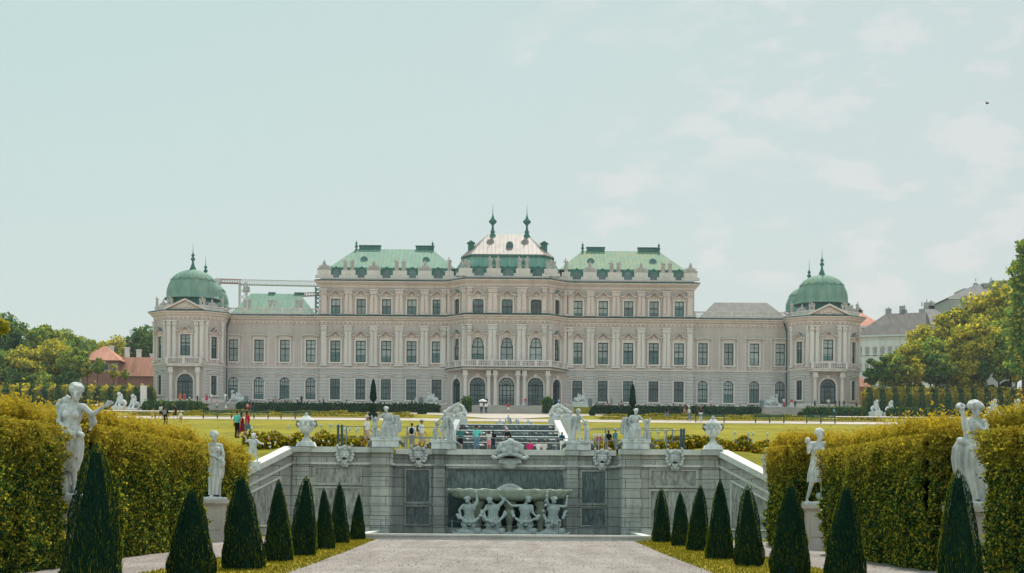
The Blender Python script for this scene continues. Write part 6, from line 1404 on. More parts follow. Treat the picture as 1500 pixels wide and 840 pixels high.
# striped small hedges beside the main steps, lone garden cone
for px, sg, lab in ((685, -1, 'short striped hedge block left of the main steps'), (801, 1, 'short striped hedge block right of the main steps')):
    x = PX(px, 250); hedge('low_hedge', x - .5, x + .5, 244, 249, 15.8, 1.75, 110, .17, M_SIDEHEDGE, lab, group='hedge blocks by the main steps', amp=.12, period=.8)
Y = 200; x = PX(1366, Y); t_ = root('yew_cone', (x, Y, tz(x, Y)), 'small distant yew cone on the right court behind the hedge', 'clipped tree'); link('foliage', cms[1], None, t_, (0, 0, 0)).scale = (1.1, 1.1, 2.2); link('heart', ccore, M_CORE, t_, (0, 0, 0)).scale = (1.1, 1.1, 2.2)
# --- trees
def crown_pts(seed, nclump, nleaf, R_, shape='round', size=.42):
    r_ = np.random.default_rng(seed); C = []
    while len(C) < nclump:
        d = r_.normal(size=3); d /= np.linalg.norm(d); q = r_.random() ** .45; p = d * q
        if shape == 'tall': p = p * np.array([.42, .42, 1.0]); 
        if p[2] < -.75: continue
        C.append(p * np.array(R_))
    P_ = []; N_ = []; n1 = nleaf // nclump
    for c in C:
        rr = r_.uniform(.2, .38) * min(R_[0], R_[2]); d = r_.normal(size=(n1, 3)); d /= np.linalg.norm(d, axis=1)[:, None]; rad = rr * r_.uniform(.55, 1.12, (n1, 1)); P_.append(c + d * rad * np.array([1.15, 1.15, .8])); N_.append(d)
    v, f = leaves(np.concatenate(P_), size, np.concatenate(N_), aspect=1.3, spread=1.2)
    return v, f, C
def tree_proto(seed, R_, nclump, nleaf, shape='round', size=.42):
    v, f, C = crown_pts(seed, nclump, nleaf, R_, shape, size); cm_ = np_mesh('crown', v, f)
    q = MB(); h0 = R_[2] * 1.5; q.tube([(0, 0, -h0), (.05, 0, -h0 * .6), (.0, .05, -R_[2] * .3), (0, 0, R_[2] * .35)], [.30, .24, .16, .05] if R_[2] > 3 else [.13, .11, .08, .03], 8)
    for c in C[:14]: q.tube([(0, 0, -R_[2] * .6 + .3 * c[2]), (c[0] * .5, c[1] * .5, c[2] * .5 - .1 * R_[2]), tuple(c)], [.12, .07, .02], 5)
    return cm_, q.mesh('trunk'), h0
TP = {'broad': tree_proto(1, (4.6, 4.2, 4.4), 85, 15000), 'broad2': tree_proto(2, (4.2, 4.0, 5.0), 80, 15000), 'small': tree_proto(3, (1.5, 1.5, 1.9), 26, 2600, size=.27), 'small2': tree_proto(5, (1.4, 1.4, 2.1), 22, 2600, size=.27), 'poplar': tree_proto(4, (3.2, 3.2, 9.0), 90, 9000, 'tall', .36)}
def tree(kind, px, pyt, Y, wpx, m, label, group, seed, zb=None, name='tree', hmul=1.0):
    cm_, tm, h0 = TP[kind]; s_ = F / Y; R0 = {'broad': 4.9, 'broad2': 4.5, 'small': 1.7, 'small2': 1.6, 'poplar': 1.9}[kind]; k = wpx / s_ / 2 / R0
    zt_ = PZ(pyt - .0082 * (px - 742), Y); Rz = {'broad': 4.9, 'broad2': 5.5, 'small': 2.1, 'small2': 2.3, 'poplar': 9.4}[kind] * k * hmul
    x = PX(px, Y); zb = 17.3 if zb is None else zb; t_ = root(name, (x, Y, zb), label, 'tree', group, rz=seed * 1.7)
    zc = zt_ - Rz - zb; c = link('crown', cm_, None, t_, (0, 0, zc)); c.scale = (k, k, k * hmul)
    if not cm_.materials: cm_.materials.append(M_TREE_G)
    c.material_slots[0].link = 'OBJECT'; c.material_slots[0].material = m
    tr = link('trunk', tm, M_BARK, t_, (0, 0, zc)); tr.scale = (k, k, min(k * 1.25, max(.3, zc / h0))); return t_
G_, D_, M_ = M_TREE_G, M_TREE_D, M_TREE_M
RT = [(1462, 418, 272, 100, 'broad', G_, 'tallest golden tree right of the palace'), (1398, 449, 275, 84, 'broad2', G_, 'broad golden tree beside the tallest one, hiding the white house'), (1354, 477, 278, 60, 'broad', G_, 'golden tree before the white apartment house'), (1502, 438, 262, 90, 'broad2', M_, 'green tree cut by the right picture edge'), (1430, 468, 258, 78, 'broad', G_, 'golden tree in front of the tallest one'), (1313, 512, 268, 50, 'broad2', M_, 'smallest broad tree nearest the right dome'), (1372, 492, 262, 66, 'broad2', M_, 'green tree in the middle of the right grove'), (1480, 484, 256, 74, 'broad', M_, 'low green tree under the tallest golden one'), (1334, 500, 262, 50, 'broad', G_, 'golden tree low in the right grove beside the smallest tree'), (1415, 508, 257, 60, 'broad2', G_, 'golden tree low in the middle of the right grove'), (1516, 500, 257, 70, 'broad', M_, 'low green tree under the dark poplar at the right edge')]
for i, (px, py, Y, w_, k, m, lab) in enumerate(RT): tree(k, px, py, Y, w_, m, lab, 'grove right of the palace', i)
tree('poplar', 1500, 333, 236, 50, M_, 'dark poplar rising above everything at the right edge', 'grove right of the palace', 3)
PR = [1277, 1297, 1318, 1340, 1363, 1387, 1412, 1438, 1463, 1489]; ON = ['first', 'second', 'third', 'fourth', 'fifth', 'sixth', 'seventh', 'eighth', 'ninth', 'last']
for i, px in enumerate(PR): tree('small' if i % 2 else 'small2', px, 524 - (i % 3) * 3, 254.5, 33, (G_, D_, M_)[i % 3] if i else D_, 'small clipped tree above the right far hedge, %s in the row from the palace' % ON[i], 'row of small trees behind the right far hedge', i)
LT = [(6, 463, 268, 80, 'broad', D_, 'dark tree cut by the left picture edge'), (62, 474, 275, 74, 'broad2', M_, 'green tree left of the middle of the left grove'), (98, 484, 290, 60, 'broad', M_, 'pale green tree above the hedge near the red roofs'), (135, 497, 330, 62, 'broad2', M_, 'hazy low tree far behind the red pyramid roof'), (168, 494, 318, 58, 'broad', G_, 'golden tree right behind the red pyramid roof'), (212, 479, 305, 60, 'broad', D_, 'dark tall tree touching the left domed pavilion'), (36, 505, 259, 60, 'broad2', G_, 'golden tree in front of the dark left one'), (78, 500, 262, 60, 'broad', G_, 'golden tree in the middle of the left grove'), (108, 508, 258, 44, 'broad2', M_, 'mid green tree beside the red house'), (28, 540, 255.5, 56, 'broad', D_, 'low dark tree behind the left far hedge'), (66, 543, 255.5, 50, 'broad2', M_, 'low green tree behind the left far hedge'), (98, 545, 255.5, 44, 'broad', D_, 'low dark tree left of the red house wall'), (190, 503, 312, 40, 'broad2', G_, 'golden tree between red roof and domed pavilion'), (-14, 505, 258, 70, 'broad2', M_, 'green tree mostly outside the left picture edge')]
for i, (px, py, Y, w_, k, m, lab) in enumerate(LT): tree(k, px, py, Y, w_, m, lab, 'grove left of the palace', i + 4)
for i, (px, py, w_) in enumerate(((128, 528, 20), (143, 523, 22), (166, 533, 18), (184, 540, 14))): tree('small' if i % 2 else 'small2', px, py, 256, w_, M_ if i % 2 else G_, 'slender young tree before the red house, %s from the left' % ON[i], 'young trees before the red house', i + 2)
tree('broad', 0, 466, 120, 26, G_, 'bright yellow tree leaning into the left edge above the hedge', None, 2, zb=5.0)
M_UNDER = leaf('undergrowth_leaves', [(.25, (.015, .06, .04)), (.5, (.04, .10, .045)), (.75, (.16, .17, .04))], (.5, .4, .05), 19.5, 22.5, .4, .35, .7)
for a, b, hh, lab in ((-60, 112, 3.6, 'dense mass of shrubs under the left grove'), (1284, 1600, 3.3, 'dense mass of shrubs under the right grove')):
    X0, X1 = PX(a, 262), PX(b, 262); n = 24000; pts = np.stack([rng.uniform(X0, X1, n), 259 + 3 * rng.random(n), rng.random(n)], 1); top = hh * (1 + .28 * np.sin(pts[:, 0] * .9) + .2 * np.sin(pts[:, 0] * 2.3 + 1)); pts[:, 2] = 17.3 + pts[:, 2] * top; pts[:, 1] -= .8 * np.sin(pts[:, 0] * 1.7)
    v, f = leaves(pts, .42); link('undergrowth', np_mesh('undergrowth', v, f), M_UNDER, label=lab, kind='stuff')
# --- flower beds on the terrace
def flower_bed(x0, x1, y0, y1, h, petals, label, seed, clumps=14):
    r_ = np.random.default_rng(seed); C = [(r_.uniform(x0, x1), r_.uniform(y0, y1), r_.uniform(.35, 1) * h) for _ in range(clumps)]; P_ = []; Q_ = []
    for cx, cy, hh in C:
        n = 420; d = r_.normal(size=(n, 3)); d /= np.linalg.norm(d, axis=1)[:, None]; d[:, 2] = abs(d[:, 2]); rr = r_.uniform(.4, .75); p = np.array([cx, cy, 0]) + d * np.array([rr, rr * .8, hh]) * r_.uniform(.6, 1.05, (n, 1)); p[:, 2] += np.array([tz(a, b) for a, b in p[:, :2]]); P_.append(p); Q_.append(p[:26] + d[:26] * .06)
    v, f = leaves(np.concatenate(P_), .13); o = ((x0 + x1) / 2, (y0 + y1) / 2, tz((x0 + x1) / 2, (y0 + y1) / 2)); t_ = root('flower_bed', o, label, 'flower bed')
    link('foliage', np_mesh('foliage', v - np.array(o), f), M_BORDER, t_, (0, 0, 0))
    Q_ = np.concatenate(Q_); n = len(Q_); v, f = leaves(Q_, .15, np.tile([0, -1., .4], (n, 1)), 1.0, .4); me = np_mesh('blooms', v - np.array(o), f, mi=r_.integers(0, len(petals), n))
    for c in petals: me.materials.append(c)
    link('blooms', me, None, t_, (0, 0, 0), kind='stuff'); q = MB()
    for k in range(9): x, y = r_.uniform(x0, x1), r_.uniform(y0, y1); z = tz(x, y); q.tube([(x, y, z), (x + .05, y, z + h * 1.3)], .018, 5); q.ell((x + .05, y, z + h * 1.3), (.09, .09, .13), 6, 5)
    link('tall_stalks', q.mesh('tall_stalks', o), plain('pale_flower_heads', (.55, .6, .5), .8), t_, (0, 0, 0), kind='stuff')
FO, FY_, FW, FR_, FP, FB = (plain(n_, c, .8) for n_, c in (('orange_petals', (.8, .25, .01)), ('yellow_petals', (.75, .55, .03)), ('white_petals', (.75, .75, .72)), ('red_petals', (.55, .03, .02)), ('pink_petals', (.75, .25, .28)), ('violet_petals', (.12, .13, .35))))
flower_bed(-17.6, -11.2, 110.6, 113.6, 1.0, (FW, FY_, FY_, FP), 'flower bed of white roses and yellow plants left of the terrace railing', 1, 30)
flower_bed(-11.0, -8.4, 108.6, 111.0, .9, (FY_, FO, FY_), 'small yellow flower bed inside the left terrace railing', 2, 11)
flower_bed(-5.9, -4.6, 109.2, 110.2, .6, (FY_, FW), 'low pale yellow plants beside the standing stone pair', 3, 4)
flower_bed(5.4, 7.2, 109.0, 110.6, .9, (FO, FY_), 'orange lilies beside the seated group right of the cascade', 4, 9)
flower_bed(8.6, 11.0, 108.8, 111.0, .95, (FO, FY_, FW), 'orange and white flower bed inside the right terrace railing', 5, 12)
flower_bed(11.3, 18.6, 110.6, 113.4, .85, (FO, FO, FY_, FB), 'long marigold bed right of the terrace railing', 6, 34)
# ---------------------------------------------------------------- people
PEOPLE_MESH = {}
def garment(kind, j, female):
    J = {k: Vector(v) for k, v in dict(REST, **j).items()}; mb = MB(); b_ = 1.0
    if kind == 'shirt':
        mb.ell(tuple(J['hip'] + Vector((0, .01, .06))), (.18, .14, .12), 12, 8); cap(mb, J['hip'] + Vector((0, 0, .05)), J['chest'], .145, .155, seg=12); mb.ell(tuple(J['chest']), (.19, .135, .18), 12, 8); cap(mb, J['ls'], J['rs'], .075, .075)
        for s, e in (('ls', 'le'), ('rs', 're')): cap(mb, J[s], J[s].lerp(J[e], .75), .07, .068)
    if kind in ('trousers', 'shorts'):
        mb.ell(tuple(J['hip'] + Vector((0, .01, -.02))), (.185, .145, .14), 12, 8)
        for p_, k, f in (('lp', 'lk', 'lf'), ('rp', 'rk', 'rf')):
            cap(mb, J[p_], J[k] if kind == 'trousers' else J[p_].lerp(J[k], .85), .105, .082 if kind == 'trousers' else .1)
            if kind == 'trousers': cap(mb, J[k], J[f] + Vector((0, 0, .04)), .078, .062)
    if kind == 'dress': drape(mb, [(J['chest'].x, 0, J['chest'].z + .12, .17, .125), (J['chest'].x, 0, J['chest'].z - .05, .175, .14), (J['hip'].x, 0, J['hip'].z + .12, .16, .14), (J['hip'].x, 0, J['hip'].z - .1, .22, .18), (J['hip'].x, -.02, J['hip'].z - .45, .27, .24)], 7, .08, 28)
    if kind == 'skirt': drape(mb, [(J['hip'].x, 0, J['hip'].z + .1, .17, .14), (J['hip'].x, 0, J['hip'].z - .1, .22, .18), (J['hip'].x, -.02, J['hip'].z - .4, .26, .24)], 7, .08, 28)
    return fuse(mb, .032, kind, 1)
POSES = {
 'stand': dict(le=(-.25, .03, 1.13), lh=(-.24, -.06, .89), re=(.25, .03, 1.13), rh=(.22, -.08, .9)),
 'walk': dict(lk=(-.09, -.22, .52), lf=(-.09, -.2, .1), rk=(.09, .06, .49), rf=(.09, .32, .14), le=(-.24, .12, 1.16), lh=(-.24, .12, .9), re=(.24, -.06, 1.14), rh=(.22, -.2, .96)),
 'photo': dict(le=(-.22, -.12, 1.2), lh=(-.06, -.32, 1.42), re=(.22, -.12, 1.2), rh=(.06, -.32, 1.42)),
 'lean': dict(chest=(0, -.12, 1.26), neck=(0, -.2, 1.41), head=(0, -.27, 1.54), ls=(-.18, -.16, 1.36), rs=(.18, -.16, 1.36), le=(-.26, -.22, 1.1), lh=(-.22, -.4, 1.0), re=(.26, -.22, 1.1), rh=(.22, -.4, 1.0)),
 'hip': dict(le=(-.38, .02, 1.18), lh=(-.19, -.06, 1.02), re=(.25, .02, 1.14), rh=(.24, -.12, .95)),
 'sit': dict(hip=(0, .05, .5), chest=(0, .02, .86), neck=(0, 0, 1.03), head=(0, -.03, 1.18), ls=(-.18, 0, .97), rs=(.18, 0, .97), le=(-.24, -.08, .72), lh=(-.14, -.3, .62), re=(.24, -.08, .72), rh=(.14, -.3, .62), lp=(-.09, .02, .48), rp=(.09, .02, .48), lk=(-.11, -.4, .48), rk=(.11, -.4, .48), lf=(-.11, -.42, .08), rf=(.11, -.42, .08))}
def pmesh(kind, pose, fem=False):
    k = (kind, pose, fem)
    if k in PEOPLE_MESH: return PEOPLE_MESH[k]
    j = POSES[pose]; J = dict(REST, **j); h = Vector(J['head'])
    if kind == 'body': mb = MB(); body(mb, j, fem, True); me = fuse(mb, .024, 'person', 1)
    elif kind == 'hair':
        mb = MB(); mb.ell(tuple(h + Vector((0, .03, .045))), (.09, .1, .098), 12, 8)
        if fem: mb.ell(tuple(h + Vector((0, .07, -.06))), (.085, .055, .14), 10, 7)
        me = fuse(mb, .02, 'hair', 1)
    elif kind == 'cap_': mb = MB(); mb.lathe([(.1, 0), (.102, .04), (.085, .085), (.02, .105)], tuple(h + Vector((0, .01, .055))), 14); mb.box(h.x - .06, h.x + .06, h.y - .18, h.y - .08, h.z + .055, h.z + .07); me = mb.mesh('hat', smooth=False)
    elif kind == 'hat': mb = MB(); mb.lathe([(.2, -.01), (.2, .0), (.105, .02), (.1, .08), (.06, .12), (.01, .125)], tuple(h + Vector((0, .01, .05))), 16); me = mb.mesh('hat')
    elif kind == 'backpack': mb = MB(); c = Vector(J['chest']); mb.ell(tuple(c + Vector((0, .2, -.05))), (.15, .1, .22), 10, 8); mb.box(-.13, .13, c.y + .1, c.y + .28, c.z - .24, c.z + .1); me = fuse(mb, .03, 'backpack', 1)
    elif kind == 'bag': mb = MB(); mb.ell((.28, -.02, .88), (.05, .12, .13), 8, 6); mb.tube([(.27, -.02, 1.0), (.18, -.06, 1.3), (-.05, -.1, 1.42)], .012, 5); me = mb.mesh('bag', smooth=True)
    elif kind == 'shoes': 
        mb = MB()
        for f in ('lf', 'rf'): v = Vector(J[f]); cap(mb, v + Vector((0, .04, -.035)), v + Vector((0, -.14, -.045)), .042, .037)
        me = mb.mesh('shoes', smooth=True)
    else: me = garment(kind, j, fem)
    PEOPLE_MESH[k] = me; return me
CM = {}
COLS = dict(white=(.72, .74, .74), offwhite=(.55, .54, .5), grey=(.25, .27, .28), lightblue=(.4, .55, .62), turquoise=(.12, .55, .5), teal=(.04, .16, .16), navy=(.02, .04, .08), blue=(.08, .22, .32), black=(.012, .014, .018), red=(.5, .02, .03), magenta=(.6, .03, .16), pink=(.6, .25, .28), beige=(.45, .36, .3), khaki=(.28, .24, .15), orange=(.7, .2, .03), green=(.03, .22, .15), denim=(.1, .2, .3), darkred=(.25, .02, .04), skin=(.46, .25, .18), tan=(.36, .18, .12), brownhair=(.06, .03, .02), blond=(.38, .25, .1), greyhair=(.5, .5, .5), yellow=(.75, .45, .03))
def cmat(c):
    if c not in CM: CM[c] = plain({'skin': 'skin', 'tan': 'tanned_skin'}.get(c, c + '_cloth'), COLS[c], .85, .1, 6)
    return CM[c]
def person(px, pf, hpx, Y, rz, pose, top, topc, bot, botc, label, fem=False, hair='brownhair', hat=None, extra=(), skin='skin', z=None, group=None, bare=False):
    x = PX(px, Y); py = pf - .0082 * (px - 742)
    z = PZ(py, Y) if z is None else z
    r_ = root('person', (x, Y, z), label, 'person', group, rz=R(rz)); s_ = hpx / (F / Y) / (1.76 if pose != 'sit' else 1.30)
    r_.scale = (s_,) * 3
    def part(nm, kind, col, f=fem):
        o = link(nm, pmesh(kind, pose, f), None, r_, (0, 0, 0))
        if not o.data.materials: o.data.materials.append(cmat(col))
        o.material_slots[0].link = 'OBJECT'; o.material_slots[0].material = cmat(col)
    part('body', 'body', skin)
    if top: part(top, 'shirt' if top != 'dress' else 'dress', topc, False)
    if bot: part(bot, bot, botc, False)
    part('hair', 'hair', hair)
    if hat: part('hat', hat[0], hat[1], False)
    part('shoes', 'shoes', 'black' if botc != 'white' else 'grey', False)
    for e, c in extra: part(e, e, c, False)
    return r_
zt = 5.56
# terrace behind the wall: rz 0 faces the camera, 180 turns the back, 90 faces right, -90 faces left
person(538, 657, 48, 106.2, 90, 'walk', 'shirt', 'white', 'shorts', 'beige', 'man in white cap and white shirt striding right along the left railing', hat=('cap_', 'offwhite'), hair='greyhair', skin='tan', z=5.58)
person(604, 657, 40, 109.0, 175, 'stand', 'shirt', 'white', 'trousers', 'grey', 'person seen from behind with black backpack beside the striding man in blue cap', extra=(('backpack', 'black'),), z=5.56)
person(618, 657, 45, 108.4, 80, 'walk', 'shirt', 'white', 'shorts', 'beige', 'man in light blue cap and beige shorts walking right behind the wall', hat=('cap_', 'lightblue'), extra=(('backpack', 'navy'),), skin='tan', z=5.56)
person(675, 658, 37, 109.4, 185, 'lean', 'shirt', 'teal', 'shorts', 'black', 'stout man in dark teal shirt watching the cascade', z=5.56)
person(699, 658, 37, 109.3, 180, 'hip', 'shirt', 'turquoise', 'trousers', 'denim', 'man in turquoise shirt and blue trousers watching the cascade', hat=('cap_', 'black'), z=5.56)
person(717, 658, 30, 109.2, 180, 'photo', 'shirt', 'offwhite', 'shorts', 'pink', 'woman in pale top and pink shorts filming the cascade', fem=True, z=5.56)
person(723, 658, 31, 109.9, 170, 'stand', 'shirt', 'black', 'trousers', 'navy', 'dark clothed person close behind the woman filming', fem=True, z=5.56)
person(747.5, 662, 40, 109.0, -60, 'lean', 'shirt', 'black', 'trousers', 'black', 'grey haired man in black shirt above the bearded grotesque', hair='greyhair', z=5.4)
person(777, 667, 24, 109.4, 180, 'sit', 'shirt', 'magenta', 'shorts', 'black', 'person in magenta shirt sitting low before the cascade', z=5.2)
person(790, 667, 24, 109.6, 150, 'sit', 'shirt', 'white', 'shorts', 'pink', 'person in white sitting left of a white shirted neighbour by the water', z=5.2)
person(798, 667, 24, 109.4, 190, 'sit', 'shirt', 'offwhite', 'shorts', 'grey', 'person in off white shirt sitting nearest the woman with the dark top', z=5.2)
person(824, 658, 29, 109.4, 178, 'stand', 'shirt', 'teal', 'trousers', 'white', 'woman in dark sleeveless top and white trousers at the right side of the cascade', fem=True, extra=(('backpack', 'navy'),), z=5.56)
person(877, 658, 28, 109.6, 150, 'lean', 'shirt', 'red', 'shorts', 'grey', 'person in red shirt behind the right mask, leftmost of three', z=5.56)
person(892, 658, 32, 109.3, 185, 'stand', 'shirt', 'black', 'trousers', 'magenta', 'person in black top and pink leggings carrying a backpack', fem=True, extra=(('backpack', 'black'),), z=5.56)
person(902, 658, 34, 109.1, 120, 'stand', 'shirt', 'blue', 'trousers', 'grey', 'person in blue top and light blue cap beside the pink leggings', hat=('hat', 'lightblue'), z=5.56)
person(348, 641, 40, 113.5, 150, 'stand', 'shirt', 'turquoise', 'trousers', 'black', 'man in turquoise shirt with yellow bag behind the left hedge', extra=(('bag', 'yellow'),))
person(355, 642, 38, 113.2, 100, 'walk', 'dress', 'darkred', None, None, 'person in dark red dress between the turquoise man and the red topped woman', fem=True)
person(363, 642, 41, 112.6, 120, 'walk', 'shirt', 'red', 'shorts', 'denim', 'woman in red top and blue shorts with grey bag, above the single stone child', fem=True, extra=(('bag', 'grey'),))
